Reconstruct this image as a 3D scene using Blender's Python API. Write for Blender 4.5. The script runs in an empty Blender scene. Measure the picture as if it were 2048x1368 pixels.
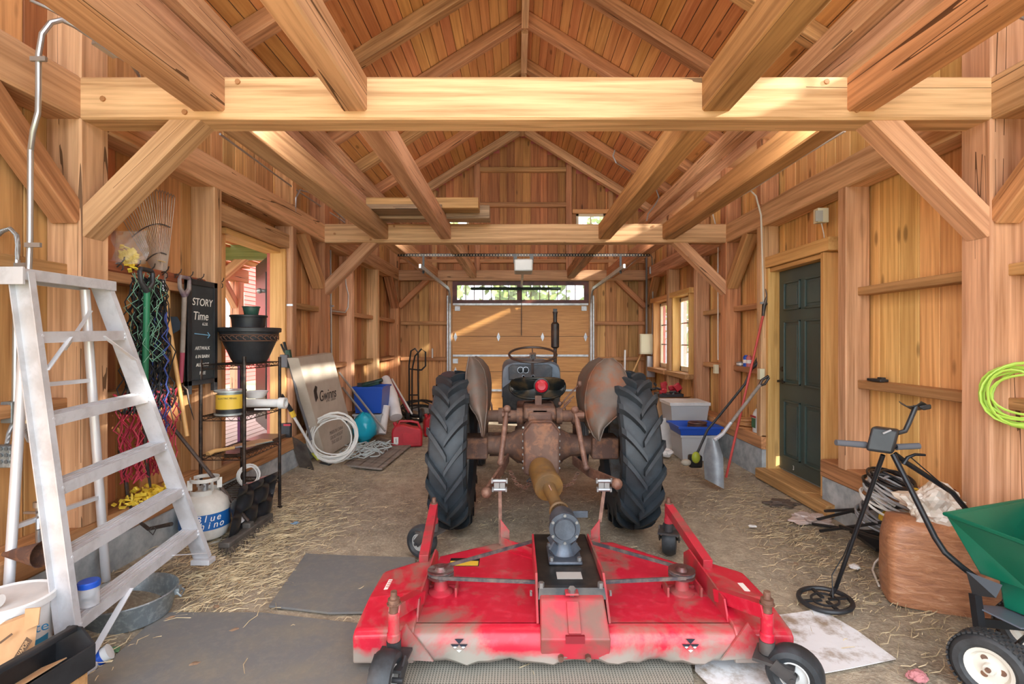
import bpy, bmesh, math, random
from mathutils import Vector, Matrix, noise
random.seed(7)
R = math.radians
C = bpy.context.scene.collection
# ---------------- camera, sky, sun, exposure ----------------
CAM_H = 1.43
cam_d = bpy.data.cameras.new('camera'); cam = bpy.data.objects.new('camera', cam_d); C.objects.link(cam)
cam.location = (0, 0, CAM_H); cam.rotation_euler = (R(90), 0, 0)
cam_d.lens = 36 * 1000 / 2048; cam_d.sensor_width = 36; cam_d.shift_x = -10 / 2048; cam_d.shift_y = -4 / 2048
cam_d.clip_start = 0.05
sc = bpy.context.scene; sc.camera = cam
vs = sc.view_settings; vs.view_transform = 'Standard'; vs.look = 'None'; vs.gamma = 1; vs.use_curve_mapping = False
vs.exposure = 1.0
FILL_LIGHT = 70  # strength of the added fill lights behind the tie beams
w = bpy.data.worlds.new('sky'); sc.world = w; w.use_nodes = True
bg = w.node_tree.nodes['Background']; bg.inputs[0].default_value = (0.84, 0.91, 1.0, 1); bg.inputs[1].default_value = 2.8
sun_d = bpy.data.lights.new('sun', 'SUN'); sun_d.energy = 11.0; sun_d.angle = R(1.5); sun_d.color = (1, .95, .86)
sun = bpy.data.objects.new('sun', sun_d); C.objects.link(sun)
sun.rotation_euler = Vector((-0.88, 0.30, -0.40)).to_track_quat('-Z', 'Y').to_euler()
try:
    sc.cycles.use_denoising = True; sc.cycles.max_bounces = 10; sc.cycles.diffuse_bounces = 8
except Exception: pass

# ---------------- helpers ----------------
def P(x, y, Y): return Vector(((x - 1034) * Y / 1000, Y, CAM_H - (y - 680) * Y / 1000))
def F(x, y, z=0.0):
    Y = (CAM_H - z) * 1000 / (y - 680); return Vector(((x - 1034) * Y / 1000, Y, z))
def PT(l): return [P(*q) for q in l]
class MB:
    def __init__(s): s.v = []; s.f = []
    def add(s, vs, fs, M=None):
        n = len(s.v)
        for p in vs:
            p = Vector(p)
            s.v.append(M @ p if M is not None else p)
        for q in fs: s.f.append([i + n for i in q])
        return s
    def box(s, c, d, rot=None):
        x, y, z = d[0] / 2, d[1] / 2, d[2] / 2
        M = Matrix.Translation(Vector(c)) @ (rot.to_4x4() if rot is not None else Matrix())
        return s.add([(a * x, b * y, e * z) for a in (-1, 1) for b in (-1, 1) for e in (-1, 1)],
                     [(0, 1, 3, 2), (4, 6, 7, 5), (0, 4, 5, 1), (2, 3, 7, 6), (0, 2, 6, 4), (1, 5, 7, 3)], M)
    def bb(s, x0, x1, y0, y1, z0, z1): return s.box(((x0 + x1) / 2, (y0 + y1) / 2, (z0 + z1) / 2), (abs(x1 - x0), abs(y1 - y0), abs(z1 - z0)))
    def bar(s, p0, p1, a, b, up=(0, 0, 1)):
        p0, p1 = Vector(p0), Vector(p1); d = p1 - p0
        return s.box((p0 + p1) / 2, (d.length, a, b), frame(d, up))
    def tube(s, pts, r, seg=8, closed=False, cap=True):
        pts = [Vector(p) for p in pts]; n = len(pts); rs = r if isinstance(r, (list, tuple)) else [r] * n
        vs, fs = [], []; ref = None
        for i, p in enumerate(pts):
            if closed: t = pts[(i + 1) % n] - pts[i - 1]
            else: t = pts[min(i + 1, n - 1)] - pts[max(i - 1, 0)]
            if t.length < 1e-9: t = Vector((0, 0, 1))
            t.normalize()
            if ref is None: ref = Vector((0, 0, 1)) if abs(t.z) < .9 else Vector((1, 0, 0))
            u = ref - t * ref.dot(t)
            if u.length < 1e-4: u = t.orthogonal()
            u.normalize(); ref = u; q = t.cross(u)
            for k in range(seg):
                a = 2 * math.pi * k / seg; vs.append(p + (u * math.cos(a) + q * math.sin(a)) * rs[i])
        m = n if closed else n - 1
        for i in range(m):
            j = (i + 1) % n
            for k in range(seg): fs.append((i * seg + k, i * seg + (k + 1) % seg, j * seg + (k + 1) % seg, j * seg + k))
        if not closed and cap: fs.append(tuple(range(seg))[::-1]); fs.append(tuple((n - 1) * seg + k for k in range(seg)))
        return s.add(vs, fs)
    def cyl(s, p0, p1, r0, r1=None, seg=16): return s.tube([p0, p1], [r0, r0 if r1 is None else r1], seg)
    def lathe(s, prof, M=None, seg=28, a0=0, a1=2 * math.pi):
        full = abs(a1 - a0 - 2 * math.pi) < 1e-6; n = len(prof); vs, fs = [], []; m = seg if full else seg + 1
        for i in range(m):
            a = a0 + (a1 - a0) * i / seg
            for r, z in prof: vs.append((r * math.cos(a), r * math.sin(a), z))
        for i in range(seg):
            j = (i + 1) % m
            for k in range(n - 1): fs.append((i * n + k, j * n + k, j * n + k + 1, i * n + k + 1))
        return s.add(vs, fs, M)
    def prism(s, poly, z0, z1, M=None):
        n = len(poly); vs = [(x, y, z0) for x, y in poly] + [(x, y, z1) for x, y in poly]
        return s.add(vs, [tuple(range(n))[::-1], tuple(range(n, 2 * n))] + [(i, (i + 1) % n, n + (i + 1) % n, n + i) for i in range(n)], M)
    def ball(s, c, r, sx=1, sy=1, sz=1, seg=12):
        prof = [(max(1e-4, math.sin(math.pi * i / 8)) * r, -math.cos(math.pi * i / 8) * r) for i in range(9)]
        return s.lathe(prof, Matrix.Translation(Vector(c)) @ Matrix.Diagonal((sx, sy, sz, 1)), seg)
    def solid(s, grid, th, up):
        """a sheet of points grid[i][j] with a thickness along up"""
        up = Vector(up) * th; n, m = len(grid), len(grid[0]); vs = [Vector(p) for r in grid for p in r]; vs += [p + up for p in vs[:n * m]]; fs = []; N = n * m
        for i in range(n - 1):
            for j in range(m - 1):
                a, b, c, d = i * m + j, i * m + j + 1, (i + 1) * m + j + 1, (i + 1) * m + j
                fs.append((a, b, c, d)); fs.append((d + N, c + N, b + N, a + N))
        rim = [j for j in range(m)] + [i * m + m - 1 for i in range(1, n)] + [(n - 1) * m + j for j in range(m - 2, -1, -1)] + [i * m for i in range(n - 2, 0, -1)]
        for k in range(len(rim)):
            a, b = rim[k], rim[(k + 1) % len(rim)]; fs.append((b, a, a + N, b + N))
        return s.add(vs, fs)
    def build(s, name, mat, parent=None, smooth=True, bevel=0, ang=35, fix=True, M=None):
        me = bpy.data.meshes.new(name); me.from_pydata([tuple(p) for p in s.v], [], s.f); me.update()
        if fix:
            bm = bmesh.new(); bm.from_mesh(me); bmesh.ops.recalc_face_normals(bm, faces=bm.faces); bm.to_mesh(me); bm.free()
        if smooth:
            me.polygons.foreach_set('use_smooth', [True] * len(me.polygons))
            try: me.set_sharp_from_angle(angle=R(ang))
            except Exception: pass
        me.materials.append(mat)
        o = bpy.data.objects.new(name, me); C.objects.link(o)
        if M is not None: o.matrix_world = M
        if bevel:
            b = o.modifiers.new('bevel', 'BEVEL'); b.width = bevel; b.segments = 2; b.limit_method = 'ANGLE'; b.harden_normals = False
        if parent: adopt(o, parent)
        return o
def frame(d, up=(0, 0, 1)):
    x = Vector(d).normalized(); u = Vector(up)
    if abs(x.dot(u.normalized())) > .98: u = Vector((0, 1, 0)) if abs(x.y) < .9 else Vector((1, 0, 0))
    y = u.cross(x).normalized(); z = x.cross(y); return Matrix((x, y, z)).transposed()
def adopt(o, parent):
    o.parent = parent
    o.matrix_parent_inverse = parent.matrix_basis.inverted()
def T(name, label, cat, loc=(0, 0, 0), group=None, kind=None):
    o = bpy.data.objects.new(name, None); C.objects.link(o); o.location = loc; o.empty_display_size = .1
    return tag(o, label, cat, group, kind)
def tag(o, label=None, cat=None, group=None, kind=None):
    if label: o['label'] = label
    if cat: o['category'] = cat
    if group: o['group'] = group
    if kind: o['kind'] = kind
    return o
def clone(root, M, label=None, group=None):
    """copy a thing, its parts and sub-parts, moved by the world matrix M"""
    def rec(o, par):
        c = o.copy(); C.objects.link(c)
        if par: c.parent = par
        for ch in [x for x in KIDS.get(o.name, [])]: rec(ch, c)
        return c
    KIDS = {}
    for x in bpy.data.objects:
        if x.parent: KIDS.setdefault(x.parent.name, []).append(x)
    r = rec(root, None); r.matrix_basis = M @ root.matrix_basis
    if label: r['label'] = label
    if group: r['group'] = group
    return r
def text(body, size, M, mat, parent, name='lettering', ext=.0006, ax='CENTER', shear=0):
    cu = bpy.data.curves.new(name, 'FONT'); cu.body = body; cu.size = size; cu.extrude = ext; cu.align_x = ax; cu.align_y = 'CENTER'; cu.shear = shear
    cu.materials.append(mat); o = bpy.data.objects.new(name, cu); C.objects.link(o); o.matrix_world = M
    bpy.context.view_layer.update(); me = bpy.data.meshes.new_from_object(o.evaluated_get(bpy.context.evaluated_depsgraph_get())); bpy.data.objects.remove(o); bpy.data.curves.remove(cu)
    me.name = name; o = bpy.data.objects.new(name, me); C.objects.link(o); o.matrix_world = M
    if parent: adopt(o, parent)
    return o
def facing(c, right, up):
    r = Vector(right).normalized(); u = Vector(up); u = (u - r * u.dot(r)).normalized(); n = r.cross(u)
    return Matrix.Translation(Vector(c)) @ Matrix((r, u, n)).transposed().to_4x4()

# ---------------- materials ----------------
def rgb(h): 
    v = [int(h[i:i + 2], 16) / 255 for i in (0, 2, 4)]
    return tuple(x / 12.92 if x <= .04045 else ((x + .055) / 1.055) ** 2.4 for x in v) + (1,)
class NT:
    def __init__(s, name):
        s.m = bpy.data.materials.new(name); s.m.use_nodes = True; s.t = s.m.node_tree; s.b = s.t.nodes['Principled BSDF']
    def n(s, typ, **k):
        o = s.t.nodes.new('ShaderNode' + typ)
        for a, b in k.items():
            if a.startswith('i_'): o.inputs[a[2:].replace('_', ' ')].default_value = b
            else: setattr(o, a, b)
        return o
    def l(s, a, b): s.t.links.new(a, b)
    def math(s, op, a, b=None, c=None):
        o = s.n('Math', operation=op)
        for i, q in enumerate((a, b, c)):
            if q is None: continue
            if isinstance(q, (int, float)): o.inputs[i].default_value = q
            else: s.l(q, o.inputs[i])
        return o.outputs[0]
    def ramp(s, fac, stops):
        o = s.n('ValToRGB'); e = o.color_ramp.elements
        while len(e) < len(stops): e.new(.5)
        for q, (p, c) in zip(e, stops): q.position = p; q.color = c if len(c) == 4 else tuple(c) + (1,)
        s.l(fac, o.inputs[0]); return o.outputs[0]
    def mix(s, fac, a, b, mode='MIX'):
        o = s.n('Mix', data_type='RGBA', blend_type=mode)
        for i, q in ((0, fac), (6, a), (7, b)):
            if isinstance(q, (int, float, tuple)): o.inputs[i].default_value = q
            else: s.l(q, o.inputs[i])
        return o.outputs[2]
    def noise(s, vec, scale, detail=3, rough=.55, dist=0):
        o = s.n('TexNoise'); o.inputs['Scale'].default_value = scale; o.inputs['Detail'].default_value = detail; o.inputs['Roughness'].default_value = rough; o.inputs['Distortion'].default_value = dist
        if vec is not None: s.l(vec, o.inputs['Vector'])
        return o.outputs['Fac']
    def obj(s): return s.n('TexCoord').outputs['Object']
    def bump(s, h, strength=.3, dist=.01):
        o = s.n('Bump'); o.inputs['Strength'].default_value = strength; o.inputs['Distance'].default_value = dist; s.l(h, o.inputs['Height']); s.l(o.outputs[0], s.b.inputs['Normal'])
def wood(name, dark, light, knot=.3, crack=0., var=.22, rough=.62, streak=1.0, grey=0.0):
    n = NT(name); tc = n.obj(); rnd = n.n('ObjectInfo').outputs['Random']
    off = n.n('CombineXYZ'); n.l(n.math('MULTIPLY', rnd, 37.), off.inputs[0]); n.l(n.math('MULTIPLY', rnd, 13.), off.inputs[1]); n.l(n.math('MULTIPLY', rnd, 71.), off.inputs[2])
    ad = n.n('VectorMath', operation='ADD'); n.l(tc, ad.inputs[0]); n.l(off.outputs[0], ad.inputs[1]); v = ad.outputs[0]
    def sc_(a, b, c):
        o = n.n('VectorMath', operation='MULTIPLY'); n.l(v, o.inputs[0]); o.inputs[1].default_value = (a, b, c); return o.outputs[0]
    fine = n.noise(sc_(1.6, 45, 45), 1.2, 4, .6, .3)
    broad = n.noise(sc_(.22, 5, 5), 1., 3, .5, .35)
    ringw = n.math('SINE', n.math('MULTIPLY', broad, 42.))
    f = n.math('ADD', n.math('MULTIPLY', fine, .62 * streak), n.math('MULTIPLY', n.math('ADD', ringw, 1.), .09))
    f = n.math('ADD', f, n.math('MULTIPLY', broad, .34))
    col = n.ramp(f, [(.27, rgb(dark)), (.72, rgb(light))])
    vo = n.n('TexVoronoi'); vo.inputs['Scale'].default_value = 1; n.l(sc_(2.0, 6.0, 6.0) if knot > .5 else sc_(1.2, 5, 5), vo.inputs['Vector'])
    kn = n.ramp(vo.outputs['Distance'], [(.0, (1, 1, 1)), (.08, (.9, .9, .9)), (.15, (0, 0, 0))])
    dk = tuple(c * .32 for c in rgb(dark)[:3]) + (1,)
    col = n.mix(n.math('MULTIPLY', kn, knot), col, dk)
    if crack:
        cn = n.noise(sc_(.16, 8, 8), 1., 2, .4, .1)
        cm = n.math('LESS_THAN', n.math('ABSOLUTE', n.math('SUBTRACT', cn, .56)), .004)
        brk = n.math('GREATER_THAN', n.noise(sc_(.9, 1, 1), 1.3, 1), .47)
        cm = n.math('MULTIPLY', n.math('MULTIPLY', cm, brk), crack)
        col = n.mix(cm, col, dk)
    if grey:
        g = n.ramp(n.noise(tc, 1.3, 3), [(.45, (0, 0, 0)), (.7, (1, 1, 1))]); col = n.mix(n.math('MULTIPLY', g, grey), col, rgb('8d7c70'))
    val = n.math('ADD', n.math('MULTIPLY', rnd, 2 * var), 1 - var)
    h = n.n('HueSaturation'); n.l(col, h.inputs['Color']); n.l(val, h.inputs['Value'])
    n.l(n.math('ADD', n.math('MULTIPLY', n.math('FRACT', n.math('MULTIPLY', rnd, 17.3)), .022), .489), h.inputs['Hue'])
    n.l(h.outputs[0], n.b.inputs['Base Color']); n.b.inputs['Roughness'].default_value = rough
    n.b.inputs['Specular IOR Level'].default_value = .25
    n.bump(f, .35, .004); return n.m
def plain(name, col, rough=.5, metal=0, var=0, scale=6, col2=None, bump=0, alpha=1, trans=0, coat=0):
    n = NT(name); b = n.b; b.inputs['Roughness'].default_value = rough; b.inputs['Metallic'].default_value = metal
    c = rgb(col)
    if col2:
        t = n.obj(); f = n.noise(t, scale, 5, .6); r = n.ramp(f, [(.38, c), (.64, rgb(col2))]); n.l(r, b.inputs['Base Color'])
        if bump: n.bump(f, bump, .01)
    else: b.inputs['Base Color'].default_value = c
    if alpha < 1: b.inputs['Alpha'].default_value = alpha
    if trans: b.inputs['Transmission Weight'].default_value = trans
    if coat: b.inputs['Coat Weight'].default_value = coat
    return n.m
OAK = wood('oak_timber', '966a46', 'dcae86', .25, .9, .16)
OAKD = wood('oak_timber_brown', '7c5232', 'c89466', .3, .9, .16)
PINE = wood('pine_board', '8c6038', 'd2a06a', .75, 0, .2)
PINEY = wood('pine_board_honey', 'b07c44', 'e6b878', .7, 0, .12)
PINEG = wood('pine_board_gable', '80502e', 'bc8050', .75, 0, .22)
DECK = wood('roof_pine', 'ad6f40', 'dc9c62', .7, 0, .05, streak=.6)
GIRT = wood('rough_sawn_girt', '7d5531', 'c09063', .3, .4, .15)
SLAB = wood('weathered_slab', '5a4636', 'b89a78', .6, .8, .2)
TRIM = wood('pine_trim', 'b07c42', 'e0b074', .3, 0, .08)
EXT = plain('red_clapboard', 'b05a52', .7, col2='c06a60')
def timber(name, p0, p1, wd, ht, mat, parent=None, up=(0, 0, 1), ch=.008, rough=0):
    """one stick with chamfered edges, its grain along local X"""
    p0, p1 = Vector(p0), Vector(p1); L = (p1 - p0).length; m = MB(); a, b = wd / 2, ht / 2
    sec = [(-a + ch, -b), (a - ch, -b), (a, -b + ch), (a, b - ch), (a - ch, b), (-a + ch, b), (-a, b - ch), (-a, -b + ch)]
    k = max(1, int(L / .5)) if rough else 1; vs = []; fs = []
    for i in range(k + 1):
        x = -L / 2 + L * i / k
        for (y, z) in sec:
            j = rough * random.uniform(-1, 1) if 0 < i < k else 0
            vs.append((x, y + j, z + j))
    for i in range(k):
        for q in range(8): fs.append((i * 8 + q, i * 8 + (q + 1) % 8, i * 8 + 8 + (q + 1) % 8, i * 8 + 8 + q))
    fs.append(tuple(range(8))[::-1]); fs.append(tuple(k * 8 + q for q in range(8)))
    m.add(vs, fs)
    M = Matrix.Translation((p0 + p1) / 2) @ frame(p1 - p0, up).to_4x4()
    return m.build(name, mat, parent, smooth=False, M=M)
# ---------------- the shell ----------------
XL, XR = -2.48, 2.70          # board faces of the side walls
PL, PR = -2.30, 2.50          # inner faces of the posts
YF, YN = 9.90, 0.0            # far wall, open front
CX, APEX, PITCH = 0.10, 5.40, 0.63
ZP0, ZP1 = 2.595, 2.82        # plates and ties
def roofz(x): return APEX - PITCH * abs(x - CX)
STRUCT = dict(kind='structure')
def spans(z0, z1, ops):
    out = [(z0, z1)]
    for a, b in ops:
        nx = []
        for s, e in out:
            if b <= s or a >= e: nx.append((s, e)); continue
            if a > s: nx.append((s, a))
            if b < e: nx.append((b, e))
        out = nx
    return [q for q in out if q[1] - q[0] > .03]
def side_wall(name, label, X, sg, ops, mats):
    # sheathing behind the boards, cut at the openings
    m = MB(); cuts = sorted({YN, YF + .1} | {o[0] for o in ops} | {o[1] for o in ops})
    for a, b in zip(cuts, cuts[1:]):
        for s, e in spans(.3, 3.86, [(o[2], o[3]) for o in ops if o[0] <= a + 1e-6 and o[1] >= b - 1e-6]):
            m.bb(X + sg * .022, X + sg * .07, a, b, s, e)
    wl = tag(m.build(name, EXT, None, smooth=False), label, None, None, 'structure')
    for a, b in zip(cuts, cuts[1:]):
        k = max(1, round((b - a) / .175)); ws = [random.uniform(.75, 1.25) for _ in range(k)]; t = sum(ws); y = a
        for q in ws:
            y2 = y + q / t * (b - a)
            for s, e in spans(.44, 3.62, [(o[2], o[3]) for o in ops if o[0] <= a + 1e-6 and o[1] >= b - 1e-6]):
                for (s1, e1) in ([(s, e)] if not (s < 2.6 and e > 2.8) else [(s, 2.7), (2.7, e)]):
                    x0 = X + sg * random.uniform(.010, .013)
                    timber('plank', (x0, (y + y2) / 2, s1), (x0, (y + y2) / 2, e1), y2 - y - .004, .02, mats((y + y2) / 2, s1), wl, up=(-sg, 0, 0), ch=.004)
            y = y2
    return wl
LO = [(4.22, 5.10, .44, 2.32), (6.3, 9.5, 3.2, 3.48)]
RO = [(4.24, 5.04, .0, 2.10), (7.42, 8.16, .93, 2.10), (8.50, 9.30, .93, 2.10), (1.0, 2.55, 3.2, 3.48), (3.0, 5.9, 3.2, 3.48), (6.3, 9.5, 3.2, 3.48)]
wall_left = side_wall('wall_left', 'knotty pine plank wall with oak posts behind the stepladder and rakes', XL, -1, LO, lambda y, z: PINE if random.random() < .8 else PINEG)
wall_right = side_wall('wall_right', 'honey pine plank wall with oak posts around the dark green door', XR, 1, RO, lambda y, z: PINEY if y < 6 or random.random() < .5 else PINE)
# far gable wall
DOORX0, DOORX1, DOORZ = -1.26, 1.40, 2.60
m = MB(); FO = [(DOORX0, DOORX1, .0, DOORZ), (-1.55, -.95, 3.42, 3.92), (1.17, 1.75, 3.42, 3.92)]
cuts = sorted({XL - .07, XR + .07, CX} | {o[0] for o in FO} | {o[1] for o in FO})
for a, b in zip(cuts, cuts[1:]):
    for s, e in spans(0, 9, [(o[2], o[3]) for o in FO if o[0] <= a + 1e-6 and o[1] >= b - 1e-6]):
        if e > 8: m.prism([(a, s), (b, s), (b, roofz(b) + .15), (a, roofz(a) + .15)], -(YF + .07), -(YF + .022), Matrix(((1, 0, 0, 0), (0, 0, -1, 0), (0, 1, 0, 0), (0, 0, 0, 1))))
        else: m.bb(a, b, YF + .022, YF + .07, s, e)
wall_far = tag(m.build('wall_back', EXT, None, smooth=False), 'far gable wall of dark knotty planks around the garage door', None, None, 'structure')
for a, b in zip(cuts, cuts[1:]):
    k = max(1, round((b - a) / .19)); ws = [random.uniform(.8, 1.2) for _ in range(k)]; t = sum(ws); x = a
    for q in ws:
        x2 = x + q / t * (b - a)
        for s, e in spans(.1, min(roofz(x), roofz(x2)) + .14, [(o[2], o[3]) for o in FO if o[0] <= a + 1e-6 and o[1] >= b - 1e-6]):
            for s1, e1 in ([(s, e)] if not (s < 2.6 and e > 2.8) else [(s, 2.7), (2.7, e)]):
                timber('plank', ((x + x2) / 2, YF + random.uniform(.01, .013), s1), ((x + x2) / 2, YF + .011, e1), x2 - x - .004, .02, PINEG if s1 > 2.5 else PINE, wall_far, up=(0, 1, 0), ch=.004)
        x = x2
# foundation and sill beams
CONC = plain('foundation_concrete', '8f979a', .85, col2='b4babb', scale=9, bump=.3)
for (nm, X, sg, wl, segs) in (('foundation', PL, -1, wall_left, [(YN, YF)]), ('foundation', PR, 1, wall_right, [(YN, 4.12), (5.12, YF)])):
    for a, b in segs:
        z1 = .30 if sg < 0 else .31
        MB().bb(X + sg * .01, X + sg * .3, a, b, -.2, z1).build('foundation', CONC, wl, smooth=False, bevel=.01)
        timber('sill_plate', (X + sg * .11, a, z1 + .07), (X + sg * .11, b, z1 + .07), .22, .14, OAKD, wl, ch=.01, rough=.004)
tag(MB().bb(XL - .07, DOORX0 - .05, YF - .1, YF + .07, -.2, .12).bb(DOORX1 + .05, XR + .07, YF - .1, YF + .07, -.2, .12).build('foundation', CONC, wall_far, smooth=False))
MB().bb(2.68, 2.80, 4.1, 5.14, -.2, .17).build('foundation', CONC, wall_right, smooth=False)
# posts: main posts and intermediate posts
PD = .185
POSTS = [(2.635, .185), (5.98, .17), (9.70, .18)]
STUDS = [(1.0, .1), (3.80, .10), (5.12, .10), (6.96, .12), (8.24, .12)]
for wl, X, XW, sg in ((wall_left, PL, XL, -1), (wall_right, PR, XR, 1)):
    for y, d in POSTS: timber('post', (X + sg * PD / 2, y + d / 2, .44), (X + sg * PD / 2, y + d / 2, 3.86), PD, d, OAK if y < 3 else OAKD, wl, up=(0, 1, 0), ch=.01, rough=.002)
    for y, d in STUDS:
        y0 = y if not (sg > 0 and y == 3.8) else 3.80
        timber('post', (X + sg * PD / 2, y0 + d / 2, .44), (X + sg * PD / 2, y0 + d / 2, ZP0), PD, d, OAK, wl, up=(0, 1, 0), ch=.008)
    for y, d in STUDS[2:]:
        timber('post', (X + sg * PD / 2, y + d / 2, ZP1), (X + sg * PD / 2, y + d / 2, 3.5), PD, d, OAKD, wl, up=(0, 1, 0), ch=.008)
    # mid plate between the posts, eave beams
    ys = [YN] + [q for y, d in POSTS for q in (y, y + d)]
    for a, b in zip(ys[::2], ys[1::2]):
        timber('wall_plate', (X + sg * PD / 2, a, (ZP0 + ZP1) / 2), (X + sg * PD / 2, b, (ZP0 + ZP1) / 2), PD, ZP1 - ZP0, OAK, wl, ch=.01, rough=.003)
    timber('eave_beam', (X + sg * PD / 2 - sg * .002, YN, 3.56), (X + sg * PD / 2 - sg * .002, YF, 3.56), PD, .14, OAK, wl, ch=.01, rough=.003)
    timber('eave_beam', (X + sg * .02, YN, 3.735), (X + sg * .02, YF, 3.735), .24, .19, OAK, wl, ch=.012, rough=.004)
    # girts
    allp = sorted([(y, y + d) for y, d in POSTS + STUDS]); g = [(YN, allp[0][0])] + [(allp[i][1], allp[i + 1][0]) for i in range(len(allp) - 1)]
    for a, b in g:
        for z in (1.80, 1.095):
            if b - a < .2 or (a > 3.8 and b < 5.2) or (sg > 0 and a > 7.0): continue
            timber('girt', (XW - sg * .055, a, z), (XW - sg * .055, b, z), .11, .062, GIRT, wl, ch=.004, rough=.003)
    # braces from post to plate
    for y, s in ((2.635, -1), (5.98, -1), (9.70, -1)):
        timber('brace', (X + sg * .075, y + s * -.02, 2.08), (X + sg * .075, y + s * .50, 2.62), .11, .135, OAKD, wl, up=(1, 0, 0), ch=.006)
# timbers of the far wall
timber('wall_plate', (PL, YF - .09, 2.69), (PR, YF - .09, 2.69), .18, .2, OAK, wall_far, ch=.01)
timber('girt', (PL, YF - .05, 2.98), (PR, YF - .05, 2.98), .1, .07, GIRT, wall_far)
for x in (-.78, 1.02): timber('post', (x, YF - .06, 2.79), (x, YF - .06, roofz(x) + .05), .12, .09, OAKD, wall_far, up=(0, 1, 0))
for x in (-1.62, 1.84): timber('post', (x, YF - .05, 2.79), (x, YF - .05, roofz(x) + .05), .1, .09, OAKD, wall_far, up=(0, 1, 0))
for z in (4.09, 4.78): timber('girt', (-.73, YF - .05, z), (.97, YF - .05, z), .1, .09, GIRT, wall_far, rough=.004)
for z in (1.76, 1.06):
    for a, b in ((PL + .02, DOORX0 - .1), (DOORX1 + .1, PR)): timber('girt', (a, YF - .05, z), (b, YF - .05, z), .1, .07, GIRT, wall_far)
for x in (DOORX0 - .06, DOORX1 + .06): timber('post', (x, YF - .04, .0), (x, YF - .04, 2.6), .1, .08, OAK, wall_far, up=(0, 1, 0))
for s, x in ((1, PL), (-1, PR)):
    timber('brace', (x, YF - .1, 2.08), (x + s * .55, YF - .1, 2.62), .1, .13, OAKD, wall_far, up=(0, 1, 0))
# ---------------- roof ----------------
ceiling = tag(MB().prism([(XL - .32, roofz(XL - .32) + .2), (CX, APEX + .2), (XR + .32, roofz(XR + .32) + .2), (XR + .32, roofz(XR + .32) + .26), (CX, APEX + .26), (XL - .32, roofz(XL - .32) + .26)], -(YF + .4), -YN + .3,
      Matrix(((1, 0, 0, 0), (0, 0, -1, 0), (0, 1, 0, 0), (0, 0, 0, 1)))).build('ceiling', plain('roofing', '555555', .9), None, smooth=False), 'steep gabled roof lined with orange pine boards over oak rafters', None, None, 'structure')
sl = math.hypot(1, PITCH)
for sg in (-1, 1):
    L = (XR + .3 - CX) * sl; k = round(L / .128)
    for i in range(k):
        s = (i + .5) * L / k / sl; x = CX + sg * s; z = APEX - PITCH * s + .17 + .012 * sl
        timber('plank', (x, YN - .2, z), (x, YF + .02, z), L / k - .006, .02, DECK, ceiling, up=(sg * PITCH, 0, 1), ch=.003)
RY = [1.05, 2.1, 3.15, 4.2, 5.25, 6.3, 7.35, 8.4, 9.62]
hh = .17 / sl
for y in RY:
    for sg, xe in ((-1, XL - .1), (1, XR + .1)):
        timber('rafter', (CX, y, APEX + .085), (xe, y, roofz(xe) + .085), .14, hh, OAKD if y < 9 else OAK, ceiling, up=(0, 0, 1), ch=.01, rough=.004)
for a, b in zip(RY, RY[1:]): timber('ridge_beam', (CX, a + .06, APEX + .02), (CX, b - .06, APEX + .02), .085, .2, OAK, ceiling, ch=.006)
# ---------------- tie beams, knee braces, joists ----------------
pegm = plain('peg_oak', 'a8764a', .6)
for k, (y, d) in enumerate(((2.635, .165), (5.98, .15))):
    nm = ('front', 'second')[k]
    tb = tag(timber('tie_beam', (PL, y + d / 2, (ZP0 + ZP1) / 2), (PR, y + d / 2, (ZP0 + ZP1) / 2), d, ZP1 - ZP0, OAK, None, ch=.01, rough=.002),
             ('broad pale oak tie beam crossing the barn nearest overhead', 'thinner looking oak tie beam halfway down the barn')[k], None, None, 'structure')
    for s, x in ((1, PL), (-1, PR)):
        b = timber('brace', (x - s * .04, y + .08, 2.02), (x + s * .60, y + .08, 2.66), .12, .135, OAK, tb, up=(0, 1, 0), ch=.006)
    for x, z in ((-1.47, 2.79), (-1.75, 2.63), (1.79, 2.64), (1.63, 2.79), (-2.18, 2.7)):
        MB().cyl((x, y - .008, z), (x, y + .02, z), .014, .014, 8).build('peg', pegm, tb)
    tb['label'] = tb['label']
JX = [(-1.625, .17, 'outer left'), (-.855, .13, 'inner left'), (1.05, .15, 'inner right'), (1.815, .15, 'outer right')]
for bi, (a, b, bn) in enumerate(((YN, 2.635, 'over the front bay'), (2.80, 5.98, 'between the two tie beams'), (6.13, YF - .17, 'beyond the second tie beam'))):
    for x, wd, nm in JX:
        tag(timber('joist_beam', (x, a, 2.728), (x, b, 2.728), wd, .186, OAK if x < 0 else OAKD, None, ch=.01, rough=.003), f'{nm} oak joist running lengthwise {bn}', None, None, 'structure')
# ---------------- floor ----------------
def fz(x, y):
    e = max(0, (-x - 1.80)) * .25 + max(0, (x - 2.1)) * .05
    return min(e, .11) + .010 * noise.noise(Vector((x * 1.7, y * 1.7, 0))) - .008
n = NT('earth_and_hay'); t = n.obj()
a = n.noise(t, 1.1, 5, .6); b = n.noise(t, 9, 6, .7); c = n.noise(t, 60, 3, .6)
g1 = n.ramp(b, [(.3, rgb('6e6456')), (.5, rgb('9c907c')), (.68, rgb('c0b39c'))])
g2 = n.ramp(a, [(.42, rgb('736a5d')), (.6, rgb('aa9d88'))])
col = n.mix(.45, g1, g2); col = n.mix(n.ramp(c, [(.5, (0, 0, 0)), (.75, (.7, .7, .7))]), col, rgb('c9bca2'))
n.l(col, n.b.inputs['Base Color']); n.b.inputs['Roughness'].default_value = .95; n.bump(n.math('ADD', b, n.math('MULTIPLY', c, .5)), .8, .02); EARTH = n.m
m = MB(); NX, NY = 70, 130; g = []
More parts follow.
